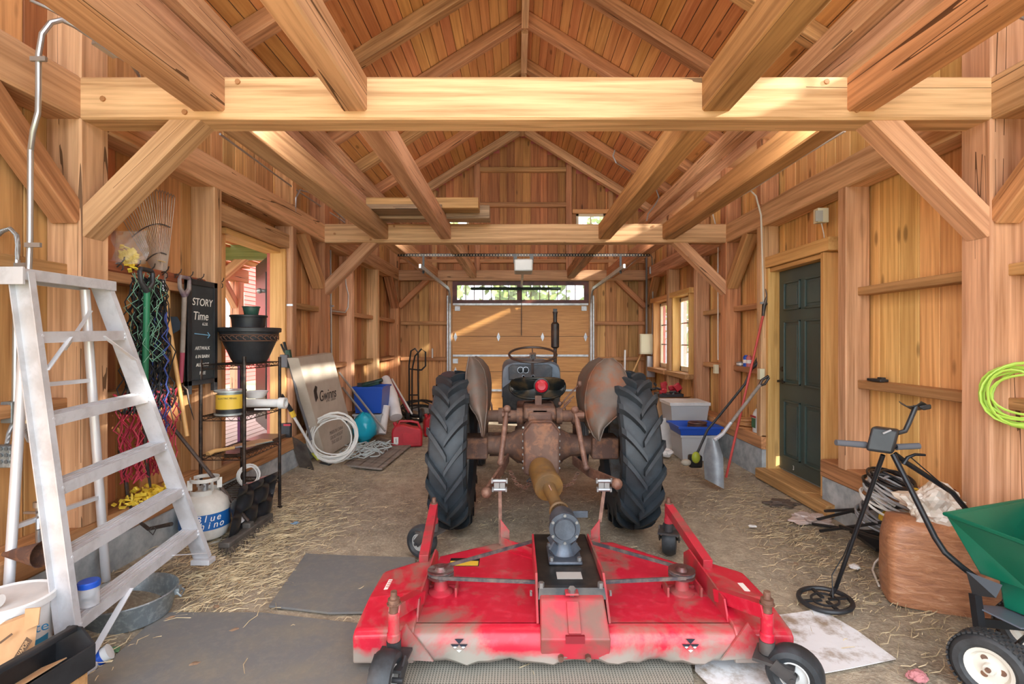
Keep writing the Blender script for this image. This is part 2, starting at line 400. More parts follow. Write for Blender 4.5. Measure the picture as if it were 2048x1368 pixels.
for j in range(NY + 1):
    g.append([(XL - .1 + (XR - XL + .2) * i / NX, -1.5 + (YF + 1.6) * j / NY, 0) for i in range(NX + 1)])
vs = [(x, y, fz(x, y)) for r in g for x, y, _ in r]
fs = [(j * (NX + 1) + i, j * (NX + 1) + i + 1, (j + 1) * (NX + 1) + i + 1, (j + 1) * (NX + 1) + i) for j in range(NY) for i in range(NX)]
floor = tag(m.add(vs, fs).build('floor', EARTH, None, fix=False), 'packed earth floor strewn with hay', None, None, 'structure')
MB().bb(XL - .2, XR + .2, -1.5, YF, -.3, -.1).build('bed', EARTH, floor)
STRAW = NT('straw'); rr = STRAW.n('ObjectInfo').outputs['Random']; sn = STRAW.noise(STRAW.obj(), 14, 1)
STRAW.l(STRAW.ramp(sn, [(.3, rgb('a08e6e')), (.7, rgb('dccba4'))]), STRAW.b.inputs['Base Color']); STRAW.b.inputs['Roughness'].default_value = .7; STRAW = STRAW.m
m = MB()
def straw(x, y, L, z=.004, wd=.0014):
    a = random.uniform(0, math.pi); dx, dy = math.cos(a) * L / 2, math.sin(a) * L / 2; nx, ny = -math.sin(a) * wd, math.cos(a) * wd
    z0 = fz(x, y) + z; b = random.uniform(-.25, .25) * L; r = random.uniform(.0, .012)
    p = [(x - dx, y - dy, z0), (x + nx / wd * b, y + ny / wd * b, z0 + r), (x + dx, y + dy, z0 + random.uniform(0, .006))]
    n0 = len(m.v)
    for q in p: m.v.append(Vector((q[0] - nx, q[1] - ny, q[2]))); m.v.append(Vector((q[0] + nx, q[1] + ny, q[2] + .002)))
    m.f.append([n0, n0 + 2, n0 + 3, n0 + 1]); m.f.append([n0 + 2, n0 + 4, n0 + 5, n0 + 3])
MATS_ = [[(538, 1212), (612, 1108), (830, 1112), (835, 1222), (660, 1226)], [(322, 1226), (520, 1226), (735, 1250), (760, 1440), (100, 1440), (150, 1372), (225, 1318)], [(790, 1250), (1370, 1250), (1400, 1440), (770, 1440)], [(1390, 1290), (1480, 1222), (1640, 1216), (1715, 1260), (1792, 1316), (1600, 1353), (1445, 1395), (1390, 1340)]]
MATS_ = [[F(*q).xy[:] for q in m_] for m_ in MATS_]
def inpoly(x, y, pl):
    c = False
    for i in range(len(pl)):
        (x1, y1), (x2, y2) = pl[i - 1], pl[i]
        if (y1 > y) != (y2 > y) and x < (x2 - x1) * (y - y1) / (y2 - y1) + x1: c = not c
    return c
def nohay(x, y):
    if (x + 1.99) ** 2 + (y - 2.56) ** 2 < .056: return True
    return any(inpoly(x, y, q) for q in MATS_) and random.random() < .82
for _ in range(6500):
    x, y = random.uniform(-2.25, 2.45), random.uniform(1.9, 8) ** 1.0
    if noise.noise(Vector((x * 1.3, y * 1.3, 5))) + random.uniform(-.35, .35) < 0: continue
    if nohay(x, y): continue
    straw(x, y, random.uniform(.015, .07), random.uniform(.014, .018))
for _ in range(3000):   # thicker hay by the left wall and the ladder
    x, y = random.gauss(-1.8, .25), random.gauss(3.2, .8)
    if x < -2.28: continue
    if nohay(x, y): continue
    straw(x, y, random.uniform(.03, .14), random.uniform(.002, .025))
for _ in range(1500):
    x, y = random.gauss(2.1, .25), random.gauss(3.4, .8)
    if x > 2.45: continue
    straw(x, y, random.uniform(.04, .16), random.uniform(.002, .02))
tag(m.build('hay', STRAW, None, smooth=False, fix=False), 'loose hay scattered over the earth floor, thickest by the stepladder', 'hay', None, 'stuff')
# ---------------- doors and windows ----------------
GREEN = plain('door_green_paint', '34433f', .33, col2='3c4c47', scale=3)
BLACKM = plain('black_metal', '17181a', .4, .3)
STEEL = plain('galvanised_steel', 'a9adb0', .42, .75, col2='c6c9ca', scale=14)
GLASSY = NT('window_glass'); GLASSY.b.inputs['Base Color'].default_value = (1, 1, 1, 1); GLASSY.b.inputs['Alpha'].default_value = .22; GLASSY.b.inputs['Roughness'].default_value = .08; GLASSY = GLASSY.m
# right door
door = tag(MB().bb(2.655, 2.695, 4.225, 5.055, .145, 2.115).build('door_1', GREEN, None, smooth=False), 'dark green six panel door in the honey pine wall', None, None, 'structure')
for (y0, y1) in ((4.32, 4.60), (4.68, 4.96)):
    for z0, z1 in ((1.72, 2.0), (1.0, 1.62), (.28, .84)):
        m = MB(); t_ = .018
        m.bb(2.638, 2.66, y0, y1, z0, z0 + t_).bb(2.638, 2.66, y0, y1, z1 - t_, z1).bb(2.638, 2.66, y0, y0 + t_, z0, z1).bb(2.638, 2.66, y1 - t_, y1, z0, z1)
        m.bb(2.645, 2.66, y0 + .045, y1 - .045, z0 + .045, z1 - .045); m.build('door_panel', GREEN, door, smooth=False, bevel=.004)
h = MB().cyl((2.655, 4.99, 1.02), (2.60, 4.99, 1.02), .012).cyl((2.655, 4.99, 1.02), (2.65, 4.99, 1.02), .03); h.tube([(2.605, 4.99, 1.02), (2.60, 4.94, 1.025), (2.61, 4.88, 1.02)], .009); h.cyl((2.655, 4.99, 1.14), (2.64, 4.99, 1.14), .025)
h.build('door_handle', BLACKM, door)
for z in (.5, 1.15, 1.85): MB().bb(2.65, 2.662, 4.205, 4.235, z - .05, z + .05).build('hinge', STEEL, door)
text('3', .06, facing((2.653, 4.8, .2), (0, -1, 0), (0, 0, 1)), plain('sticker_white', 'e8e8e8'), door)
fr = T('trim_1', 'honey pine casing and head around the dark green door', None, (2.6, 4.64, 0)); fr['kind'] = 'structure'
for y in (4.16, 5.08): timber('jamb', (2.63, y + .02, .1), (2.63, y + .02, 2.16), .16, .045, TRIM, fr, up=(0, 1, 0), ch=.003)
timber('head_casing', (2.60, 4.08, 2.22), (2.60, 5.16, 2.22), .12, .11, TRIM, fr, ch=.003)
timber('head_jamb', (2.62, 4.16, 2.14), (2.62, 5.12, 2.14), .1, .04, TRIM, fr, ch=.003)
timber('threshold', (2.58, 3.95, .075), (2.58, 5.12, .075), .28, .1, GIRT, fr, ch=.008)
# right windows
SASH = plain('sash_paint_cream', 'd8c8a8', .5)
MUNT = plain('muntin_dark', '3a302c', .5)
for wi, (a, b) in enumerate(((7.42, 8.16), (8.50, 9.30))):
    wn = T('window_%d' % (wi + 1), ('nearer', 'farther')[wi] + ' of the two pine framed windows in the wall past the dark green door', None, (2.7, (a + b) / 2, .93)); wn['kind'] = 'structure'
    for y in (a - .03, b + .03): timber('casing', (2.62, y, .90), (2.62, y, 2.13), .16, .06, TRIM, wn, up=(0, 1, 0), ch=.004)
    timber('head', (2.6, a - .12, 2.16), (2.6, b + .12, 2.16), .18, .08, TRIM, wn, ch=.004); timber('window_sill', (2.57, a - .12, .89), (2.57, b + .12, .89), .24, .07, GIRT, wn, ch=.004)
    m = MB(); s = .05; m.bb(2.66, 2.70, a, a + s, .93, 2.10).bb(2.66, 2.70, b - s, b, .93, 2.10).bb(2.66, 2.70, a, b, .93, .93 + s + .03).bb(2.66, 2.70, a, b, 2.10 - s, 2.10); m.build('sash', SASH, wn, smooth=False)
    m = MB(); m.bb(2.672, 2.69, (a + b) / 2 - .008, (a + b) / 2 + .008, .98, 2.05)
    for z in (1.35, 1.70): m.bb(2.672, 2.69, a + s, b - s, z - .008, z + .008)
    m.build('muntin', MUNT, wn, smooth=False)
    ys = (a + s, (a + b) / 2, b - s); zs = (1.01, 1.35, 1.70, 2.05)
    for i in range(2):
        for j in range(3): MB().bb(2.678, 2.682, ys[i], ys[i + 1], zs[j], zs[j + 1]).build('pane', GLASSY, wn, smooth=False)
# clerestory lights
k = 3
for X, sg, ops in ((XL, -1, LO[1:]), (XR, 1, RO[3:])):
    for a, b, z0, z1 in ops:
        wn = T('window_%d' % k, 'high clerestory window in the %s wall above the plate, %s' % (('left', 'right')[sg > 0], {1.0: 'over the front bay', 3.0: 'between the tie beams', 6.3: 'past the second tie beam'}[a]), None, (X, (a + b) / 2, z0)); wn['kind'] = 'structure'; k += 1
        m = MB(); s = .05
        m.bb(X - .03, X + .03, a, a + s, z0, z1).bb(X - .03, X + .03, b - s, b, z0, z1).bb(X - .03, X + .03, a, b, z0, z0 + s).bb(X - .03, X + .03, a, b, z1 - s, z1)
        q = int((b - a) / .3)
        for i in range(1, q): y = a + (b - a) * i / q; m.bb(X - .01, X + .01, y - .01, y + .01, z0, z1)
        m.build('sash', SASH, wn, smooth=False); MB().bb(X - .002, X + .002, a, b, z0, z1).build('pane', GLASSY, wn, smooth=False)
for gi, (a, b, z0, z1) in enumerate(FO[1:]):
    wn = T('window_%d' % k, 'small gable window above the garage door, %s side' % ('left', 'right')[gi], None, ((a + b) / 2, YF, z0)); wn['kind'] = 'structure'; k += 1
    m = MB(); s = .045; m.bb(a, a + s, YF - .03, YF + .03, z0, z1).bb(b - s, b, YF - .03, YF + .03, z0, z1).bb(a, b, YF - .03, YF + .03, z0, z0 + s).bb(a, b, YF - .03, YF + .03, z1 - s, z1)
    m.bb((a + b) / 2 - .01, (a + b) / 2 + .01, YF - .01, YF + .01, z0, z1); m.build('sash', SASH, wn, smooth=False)
    MB().bb(a, b, YF - .002, YF + .002, z0, z1).build('pane', GLASSY, wn, smooth=False)
    timber('head', (a - .08, YF - .05, z1 + .04), (b + .08, YF - .05, z1 + .04), .1, .08, TRIM, wn)
# left doorway with its open door
fr = T('trim_2', 'oak and pine casing around the open doorway behind the wire shelf', None, (-2.4, 4.66, .44)); fr['kind'] = 'structure'
for y, jx in ((4.20, -2.54), (5.12, -2.44)): timber('jamb', (jx, y, .44), (jx, y, 2.36), .16, .05, TRIM, fr, up=(0, 1, 0), ch=.004)
timber('head_jamb', (-2.50, 4.15, 2.34), (-2.50, 5.15, 2.34), .18, .05, TRIM, fr, ch=.004); timber('head_casing', (-2.40, 3.92, 2.44), (-2.40, 5.12, 2.44), .14, .14, OAK, fr, ch=.004)
MB().bb(-2.60, -2.35, 4.2, 5.12, .44, .475).build('threshold', plain('threshold_bronze', '5a4636', .4), fr, smooth=False)
DG = plain('door_dark_green', '14261f', .35)
MD = Matrix.Translation((-2.54, 5.16, 0)) @ Matrix.Rotation(math.atan2(.817, -.577), 4, 'Z')
d2 = MB().bb(0, .90, -.02, .02, .48, 2.30); d2.v = [MD @ q for q in d2.v]
d2 = tag(d2.build('door_2', DG, None, smooth=False), 'narrow dark green door standing open outside the left doorway', None, None, 'structure')
dp_ = MB().bb(.14, .76, -.03, .03, 1.5, 2.15).bb(.14, .76, -.03, .03, .6, 1.35); dp_.v = [MD @ q for q in dp_.v]; dp_.build('door_panel', DG, d2, smooth=False, bevel=.006)
MB().cyl(MD @ Vector((.2, 0, 1.95)), MD @ Vector((.2, .07, 1.95)), .02).ball(MD @ Vector((.2, .08, 1.95)), .03).build('door_knob', STEEL, d2)
PURP = plain('purple_cloth', '4a1c40', .8)
tag(MB().bb(-2.80, -2.735, 5.0, 5.06, .38, 1.40).build('curtain', PURP, None, bevel=.01), 'dark purple cloth hanging behind the wire shelf in the doorway', 'cloth')
# ---------------- outside ----------------
n = NT('outdoor_ground'); n.l(n.ramp(n.noise(n.obj(), .8, 4), [(.4, rgb('7c8a58')), (.6, rgb('9d9a78'))]), n.b.inputs['Base Color']); n.b.inputs['Roughness'].default_value = .95
tag(MB().bb(-30, XL - .1, -20, 30, -.3, -.05).bb(XR + .1, 30, -20, 30, -.3, -.05).bb(XL - .1, XR + .1, YF + .05, 30, -.3, -.05).bb(XL - .1, XR + .1, -20, -1.4, -.3, -.05).build('ground', n.m, None, smooth=False), 'grass and gravel outside the barn', None, None, 'structure')
hs = T('house', 'red clapboard house seen through the left doorway', 'house', (-9.5, 8, 0))
RED = plain('clapboard_red', 'b8453f', .7); WH = plain('white_paint', 'e9e7e2', .6); DKG = plain('dark_glass', '6c7c88', .1)
m = MB().bb(-10.2, -9.6, 2, 22, -.1, 5.5)
m.build('wall', RED, hs, smooth=False)
for i in range(36): MB().add([(-9.6, 2, i * .15), (-9.6, 22, i * .15), (-9.56, 22, i * .15), (-9.56, 2, i * .15), (-9.6, 2, i * .15 + .15), (-9.6, 22, i * .15 + .15)], [(0, 1, 2, 3), (3, 2, 5, 4), (0, 3, 4), (1, 5, 2)]).build('clapboard', RED, hs, smooth=False)
for y in (9.0, 13.0, 16.9):
    wq = MB().bb(-9.58, -9.5, y - .5, y + .5, 1.7, 3.1).build('window', WH, hs, smooth=False); MB().bb(-9.5, -9.48, y - .4, y + .4, 1.8, 3.0).build('pane', DKG, wq, smooth=False)
hr = T('barn', 'red barn wall seen through the pine framed windows', 'barn', (7, 11, 0))
MB().bb(6.4, 6.8, 7.5, 14.6, -.1, 4).build('wall', RED, hr, smooth=False)
for i in range(24): timber('plank', (6.39, 7.65 + i * .3, 0), (6.39, 7.65 + i * .3, 4), .28, .03, RED, hr, up=(1, 0, 0))
MB().bb(6.34, 6.38, 10.6, 11.6, .8, 2.4).build('trim', WH, hr, smooth=False)
# porch outside the doorway
po = T('porch', 'open porch with plank floor and green beams outside the doorway', 'porch', (-3.4, 4.6, .3))
for i in range(12): timber('plank', (-2.62 - i * .14, 2.6, .36), (-2.62 - i * .14, 7.6, .36), .135, .03, plain('porch_grey', 'b0a498', .8) if i == 0 else bpy.data.materials['porch_grey'], po)
PG = wood('porch_beam_green', '5c6a3c', '96a060', .2)
timber('beam', (-2.62, 6.3, 2.55), (-4.3, 6.3, 2.55), .14, .22, PG, po); timber('beam', (-4.2, 2.5, 2.4), (-4.2, 7.7, 2.4), .14, .2, OAKD, po)
for y in (2.7, 7.5): timber('post', (-4.2, y, .3), (-4.2, y, 2.3), .14, .14, OAK, po, up=(0, 1, 0))
timber('brace', (-4.2, 7.5, 1.9), (-4.2, 7.0, 2.4), .1, .1, OAK, po); timber('brace', (-3.4, 6.3, 2.5), (-4.1, 6.3, 1.9), .1, .1, OAK, po)
for i in range(7): timber('board', (-2.62 - i * .27, 2.5, 2.72 - i * .03), (-2.62 - i * .27, 7.7, 2.72 - i * .03), .265, .03, DECK, po)
# trees beyond the far wall
LEAF = plain('leaf_green', '5f7f35', .8, col2='a2b860', scale=1.5); BARK = plain('bark', '5c4a38', .9)
for i, (x, y, h_) in enumerate(((-8, 26, 8), (-3.8, 20, 7), (.3, 20.5, 7.5), (4.4, 20, 7), (8.5, 20.5, 7))):
    tr = T('tree', 'leafy green tree behind the barn, %s from the left through the garage door panes' % ('first', 'second', 'third', 'fourth', 'fifth')[i], 'tree', (x, y, 0), 'trees behind the barn')
    MB().cyl((x, y, -.1), (x, y, h_ * .6), .2, .1, 10).build('trunk', BARK, tr)
    m = MB()
    for _ in range(1100):
        a, r, z = random.uniform(0, 6.28), random.uniform(.3, 1.9), random.uniform(.8, h_)
        c = Vector((x + r * math.cos(a), y + r * math.sin(a), z)); u = Vector((random.gauss(0, 1), random.gauss(0, 1), random.gauss(0, 1))).normalized() * random.uniform(.15, .3); v = u.orthogonal() * .7
        k0 = len(m.v); m.v += [c - u, c + v * .8, c + u, c - v * .8]; m.f.append([k0, k0 + 1, k0 + 2, k0 + 3])
    tag(m.build('crown', LEAF, tr, smooth=False, fix=False), None, None, None, None)
# ---------------- garage door ----------------
n = NT('door_plywood'); tc = n.obj(); mp = n.n('Mapping'); mp.inputs['Scale'].default_value = (1.2, 1, 26); n.l(tc, mp.inputs[0])
f = n.noise(mp.outputs[0], 2.2, 4, .6, .5); n.l(n.ramp(f, [(.25, rgb('b57c3e')), (.75, rgb('dca562'))]), n.b.inputs['Base Color']); n.b.inputs['Roughness'].default_value = .5; PLY = n.m
BURG = plain('burgundy_paint', '4c2420', .5, col2='6a3428', scale=8)
YD = YF - .02
gd = T('door_3', 'sectional plywood garage door with a row of small panes at its top', None, (.07, YD, 0)); gd['kind'] = 'structure'
def pz(y): return CAM_H - (y - 680) * YD / 1000
lv = [pz(824), pz(779), pz(743), pz(673), pz(608)]
for a, b in zip(lv, lv[1:]):
    MB().bb(DOORX0 - .02, DOORX1 + .02, YD - .03, YD - .01, a - .004, a + .004).build('seal', BLACKM, gd, smooth=False); MB().bb(DOORX0 - .02, DOORX1 + .02, YD - .04, YD, a + .004, b - .004).build('door_section', PLY, gd, smooth=False, bevel=.004)
z0, z1 = lv[-1], pz(563); w0, w1 = pz(600), pz(571)
m = MB(); m.bb(DOORX0 - .02, DOORX1 + .02, YD - .04, YD, z0, w0).bb(DOORX0 - .02, DOORX1 + .02, YD - .04, YD, w1, z1)
for x in (DOORX0 + .03, .05, DOORX1 - .03): m.bb(x - .05, x + .05, YD - .042, YD - .002, w0, w1)
m.build('window_section', BURG, gd, smooth=False); px0, px1 = DOORX0 + .08, DOORX1 - .08
for h0, h1 in ((px0, .0), (.1, px1)):
    for i in range(7):
        a = h0 + (h1 - h0) * i / 7; b = h0 + (h1 - h0) * (i + 1) / 7
        if i: MB().bb(a - .007, a + .007, YD - .035, YD - .005, w0, w1).build('muntin', BURG, gd, smooth=False)
        MB().bb(a, b, YD - .02, YD - .017, w0, w1).build('pane', GLASSY, gd, smooth=False)
for y in (609, 711, 780): MB().bb(DOORX0, DOORX1, YD - .075, YD - .04, pz(y) - .022, pz(y) + .022).build('strut', STEEL, gd, smooth=False, bevel=.004)
for (x, y) in ((911, 674), (997, 674), (1085, 674), (1171, 674), (1171, 743), (911, 743)):
    c = P(x, y, YD - .045); MB().prism([(-.035, 0), (0, -.09), (.035, 0), (0, .09)], 0, .012, facing(c, (1, 0, 0), (0, 0, 1))).build('hinge', STEEL, gd, smooth=False)
for x, y in ((911, 722), (1168, 617), (915, 617)): c = P(x, y, YD - .05); MB().box(c, (.1, .03, .09)).build('roller_bracket', STEEL, gd, smooth=False)
ZT = 2.41
for s, x in ((-1, DOORX0 - .05), (1, DOORX1 + .05)):
    tk = MB(); r = .32; pts = [(x, YD - .08, .05), (x, YD - .08, ZT - r)] + [(x, YD - .08 - r + r * math.cos(a), ZT - r + r * math.sin(a)) for a in [math.pi / 2 * i / 8 for i in range(1, 9)]] + [(x, 6.75, ZT + .02)]
    for p, q in zip(pts, pts[1:]): tk.bar(p, q, .055, .03, (1, 0, 0))
    tag(tk.build('door_track', STEEL, None, smooth=False), '%s galvanised track of the garage door, curving up under the joists' % ('left' if s < 0 else 'right'), 'track')
    fl = MB().bb(x + s * .035, x + s * .06, YD - .1, YD, .05, 2.3).build('flag_angle', STEEL, gd, smooth=False)
def angle_iron(m, p, q, w_=.04):
    p, q = Vector(p), Vector(q); m.bar(p, q, .004, w_); L = (q - p).length; d = (q - p).normalized()
IRON = plain('black_angle_iron', '131316', .45, .4); HOLE = plain('slot_light', 'b9a080', .7)
ha = T('hanger_frame', 'black slotted angle iron hung across under the joists before the garage door', 'bracket', (0, 7.0, 2.6))
m = MB(); y0 = 7.0; m.bb(-1.67, 1.86, y0, y0 + .004, 2.60, 2.64).bb(-1.67, 1.86, y0, y0 + .035, 2.636, 2.64); m.build('crossbar', IRON, ha, smooth=False)
for xx, s in ((-1.31, -1), (1.45, 1)):
    MB().bb(xx - .015, xx + .015, y0 - .006, y0, 2.36, 2.62).build('drop_leg', IRON, ha, smooth=False)
    MB().bar((xx + s * .02, y0 - .005, 2.38), (xx + (-.3 if s < 0 else .28), y0 - .005, 2.61), .004, .035, (0, 1, 0)).build('diagonal', IRON, ha, smooth=False)
m = MB()
for i in range(88): x = -1.65 + i * .04; m.bb(x, x + .016, y0 - .003, y0 - .001, 2.613, 2.625)
tag(m.build('slots', HOLE, ha, smooth=False), None, None, None, 'stuff')
op = T('door_opener', 'grey garage door opener motor hung before the garage door', 'opener', (.1, 7.1, 2.45))
MB().bb(-.04, .22, 6.95, 7.35, 2.39, 2.56).build('motor_housing', plain('opener_grey', 'a9abab', .45), op, bevel=.02)
MB().bb(.07, .105, 7.3, YD - .1, 2.45, 2.49).build('rail', STEEL, op, smooth=False); MB().bb(-.05, .0, 6.99, 7.0, 2.5, 2.63).bb(.18, .23, 6.99, 7.0, 2.5, 2.63).build('hanger', IRON, op, smooth=False)
MB().bar((.09, YD - .12, 2.47), (.085, YD - .06, 1.52), .03, .012, (1, 0, 0)).build('arm', plain('arm_dark', '3a332e', .5, .5), op, smooth=False)
sp = MB().cyl((-.9, YD - .14, 2.43), (.85, YD - .14, 2.43), .028)
for i in range(60): x = -.85 + i * .028; sp.lathe([(.03, -.006), (.036, 0), (.03, .006)], facing((x, YD - .14, 2.43), (0, 0, 1), (0, 1, 0)), 12)
sp = sp.build('torsion_spring', plain('spring_dark', '24342a', .5, .4), None); tag(sp, 'dark torsion spring in front of the garage door panes', 'spring')
# ---------------- tractor ----------------
def grime(name, base, spots, dust, rough=.55, metal=0, s1=5, s2=2.2, amt=.6, spotamt=.8):
    n = NT(name); t = n.obj(); a = n.noise(t, s1, 6, .65, .3); b = n.noise(t, s2, 5, .6, .2)
    c = n.mix(n.math('MULTIPLY', n.ramp(a, [(.48, (0, 0, 0)), (.62, (1, 1, 1))]), spotamt), rgb(base), rgb(spots))
    c = n.mix(n.math('MULTIPLY', n.ramp(b, [(.46, (0, 0, 0)), (.68, (1, 1, 1))]), amt), c, rgb(dust))
    n.l(c, n.b.inputs['Base Color']); n.b.inputs['Roughness'].default_value = rough; n.b.inputs['Metallic'].default_value = metal; n.bump(a, .25, .004); return n.m
CAST = grime('rusty_cast_iron', '5a4137', '8a5f44', '7c6455', .75, .1, 14, 3)
LINK = grime('rusty_link_steel', '6a4a3c', '8d6a58', '4a3a34', .6, .2, 20, 5)
ENG = grime('greasy_engine', '1f2022', '3a3734', '4f4338', .6, .1, 12, 4)
FEND = grime('rusted_grey_fender', '64574d', '784426', '453f3b', .6, .1, 6, 2.6, .75)
HOOD = grime('blue_grey_hood', '5d6a76', '46525c', '7a6558', .45, .1, 6, 3, .4)
DASH = grime('dark_dash', '2a2e32', '43484c', '5c4b40', .45, .1, 12, 5)
SEATM = grime('worn_steel_seat', '23282a', '5a4a34', '3a4540', .38, .5, 7, 4, .4)
TYRE = grime('tractor_tyre_rubber', '23292e', '313b42', '4b535a', .55, 0, 9, 2, .35, .5)
BOLT = plain('zinc_bolt', '8f9090', .4, .7)
YGUARD = grime('dusty_yellow_guard', '7e5a28', '624626', '544634', .6, 0, 9, 3)
tr = T('tractor', 'old rusty grey farm tractor parked facing the garage door', 'tractor', (.185, 3.87, 0))
def ag_tyre(X, Y, Rr, W, n_lug, name='tyre', lug=.044, parent=tr):
    Rc = Rr - lug; M = Matrix.Translation((X, Y, Rr)) @ Matrix.Rotation(R(90), 4, 'Y')
    hw = W / 2; m = MB()
    prof = [(Rc * .60, -hw * .62), (Rc * .66, -hw * .86), (Rc * .80, -hw * 1.0), (Rc * .90, -hw * .98), (Rc * .955, -hw * .86), (Rc * .985, -hw * .55), (Rc, 0), (Rc * .985, hw * .55), (Rc * .955, hw * .86), (Rc * .90, hw * .98), (Rc * .80, hw), (Rc * .66, hw * .86), (Rc * .60, hw * .62)]
    m.lathe(prof + [prof[0]], M, 56)
    def ro(s): return Rc - .045 * Rc * s ** 3
    for k in range(n_lug):
        for sd in (-1, 1):
            th0 = 2 * math.pi * (k + (.5 if sd > 0 else 0)) / n_lug; vs, fs = [], []; n = 7
            for i in range(n):
                s = i / (n - 1); z = sd * hw * (-.06 + 1.10 * s); dth = -(.34 * s ** .9) ; wd = .032 + .012 * s
                r1 = ro(min(s, 1)) + lug * (1 - .15 * s); r0 = ro(s) - .02
                if s > .9: r1 -= .012
                for a, r in ((-wd / 2 - .008, r0), (-wd / 2, r1), (wd / 2, r1), (wd / 2 + .008, r0)):
                    th = th0 + dth + a / Rc * 1.0
                    vs.append((r * math.cos(th), r * math.sin(th), z))
            # shoulder drop
            for a, r in ((-.034, Rc * .80), (-.026, Rc * .86), (.026, Rc * .86), (.034, Rc * .80)):
                th = th0 - .36 + a / Rc; vs.append((r * math.cos(th), r * math.sin(th), sd * hw * 1.03))
            n += 1
            for i in range(n - 1):
                for q in range(3): fs.append((i * 4 + q, i * 4 + q + 1, i * 4 + 5 + q, i * 4 + 4 + q))
            fs.append((0, 1, 2, 3)); fs.append(tuple((n - 1) * 4 + q for q in range(4)))
            m.add(vs, fs, M)
    ty = m.build(name, TYRE, parent, ang=24)
    m = MB(); rr = Rc * .6
    for sd in (-1, 1): m.lathe([(rr + .012, sd * hw * .64), (rr + .004, sd * hw * .62), (rr - .02, sd * hw * .55), (rr - .03, sd * hw * .3), (rr - .035, 0)], M, 40)
    m.build('rim', grime('rim_%s_%.2f' % (name, X), '9aa0a2', '7a6250', '8d8f8c', .5, .5), parent)
    m = MB().lathe([(.03, .02), (.10, .025), (rr * .55, -.02), (rr - .06, .03), (rr - .03, .04), (rr - .03, .055), (rr - .07, .045), (rr * .55, -.005), (.10, .045), (.03, .045)], M @ Matrix.Translation((0, 0, -.01)), 32)
    m.build('wheel_disc', FEND, parent); return ty
ag_tyre(-.475, 3.87, .597, .262, 19)
ag_tyre(.85, 3.87, .597, .278, 19)
def front_tyre(X, Y, Rr=.29, W=.13):
    M = Matrix.Translation((X, Y, Rr)) @ Matrix.Rotation(R(90), 4, 'Y'); h = W / 2
    MB().lathe([(Rr * .62, -h * .6), (Rr * .75, -h), (Rr * .92, -h * .9), (Rr * .96, -h * .5), (Rr, -h * .45), (Rr, -h * .2), (Rr * .97, -h * .15), (Rr, -.005), (Rr, .005), (Rr * .97, h * .15), (Rr, h * .2), (Rr, h * .45), (Rr * .96, h * .5), (Rr * .92, h * .9), (Rr * .75, h), (Rr * .62, h * .6), (Rr * .62, -h * .6)], M, 36).build('front_tyre', TYRE, tr)
    MB().lathe([(.02, .03), (.07, .03), (Rr * .5, -.01), (Rr * .62, .05), (Rr * .62, -.05), (Rr * .5, -.02), (.02, .01)], M, 28).build('front_rim', FEND, tr)
front_tyre(-.42, 5.72); front_tyre(.72, 5.66)
tag(tr.children[0] if tr.children else None) if 0 else None
# axle and transmission
yc = 3.72
m = MB()
for s, xe in ((-1, -.36), (1, .73)):
    xc = .172; Mx = Matrix.Translation((xc, 3.84, .625)) @ Matrix.Rotation(R(90), 4, 'Y')
    L = abs(xe - xc)
    m.lathe([(.165, 0), (.16, s * .10), (.12, s * .17), (.085, s * .24), (.07, s * .33), (.066, s * (L - .05))], Mx, 22)
m.build('axle_housing', CAST, tr)
for xa, xb in ((-.40, -.22), (.56, .76)): MB().bb(xa, xb, 3.72, 3.94, .54, .70).build('axle_bracket', CAST, tr, bevel=.012)
oct_ = [(-.12, -.17), (-.06, -.19), (.06, -.19), (.12, -.17), (.125, .12), (.07, .185), (-.07, .185), (-.125, .12)]
MB().prism(oct_, -.16, .25, facing((.172, 3.72, .665), (1, 0, 0), (0, 0, 1))).build('differential_housing', CAST, tr, bevel=.014)
MB().prism([(x * 1.06, y * 1.03) for x, y in oct_], 0, .025, facing((.172, 3.575, .665), (1, 0, 0), (0, 0, 1))).build('rear_cover', CAST, tr, bevel=.005)
m = MB()
for i in range(7):
    for s in (-1, 1): c = Vector((.172 + s * .128, 3.565, .52 + i * .048)); m.cyl(c, c + Vector((0, -.014, 0)), .008, .008, 6)
m.build('cover_bolts', BOLT, tr)
MB().bb(.05, .29, 3.68, 4.1, .84, .93).bb(.0, .34, 3.95, 4.9, .55, .86).bb(.08, .26, 3.66, 3.70, .82, .90).build('gearbox_housing', CAST, tr, bevel=.02)
# pto outlet
m = MB().lathe([(.03, .05), (.055, .05), (.07, .03), (.095, .02), (.10, 0), (.10, -.03)], facing((.175, 3.56, .515), (1, 0, 0), (0, 0, 1)), 20)
for i in range(4): a = R(45 + 90 * i); m.bar((.175 + .06 * math.cos(a), 3.53, .515 + .06 * math.sin(a)), (.175 + .135 * math.cos(a), 3.55, .515 + .135 * math.sin(a)), .035, .02, (0, 1, 0))
m.build('pto_cap', grime('pto_grey', '4c5054', '6c6f70', '5a4a40', .5, .4), tr)
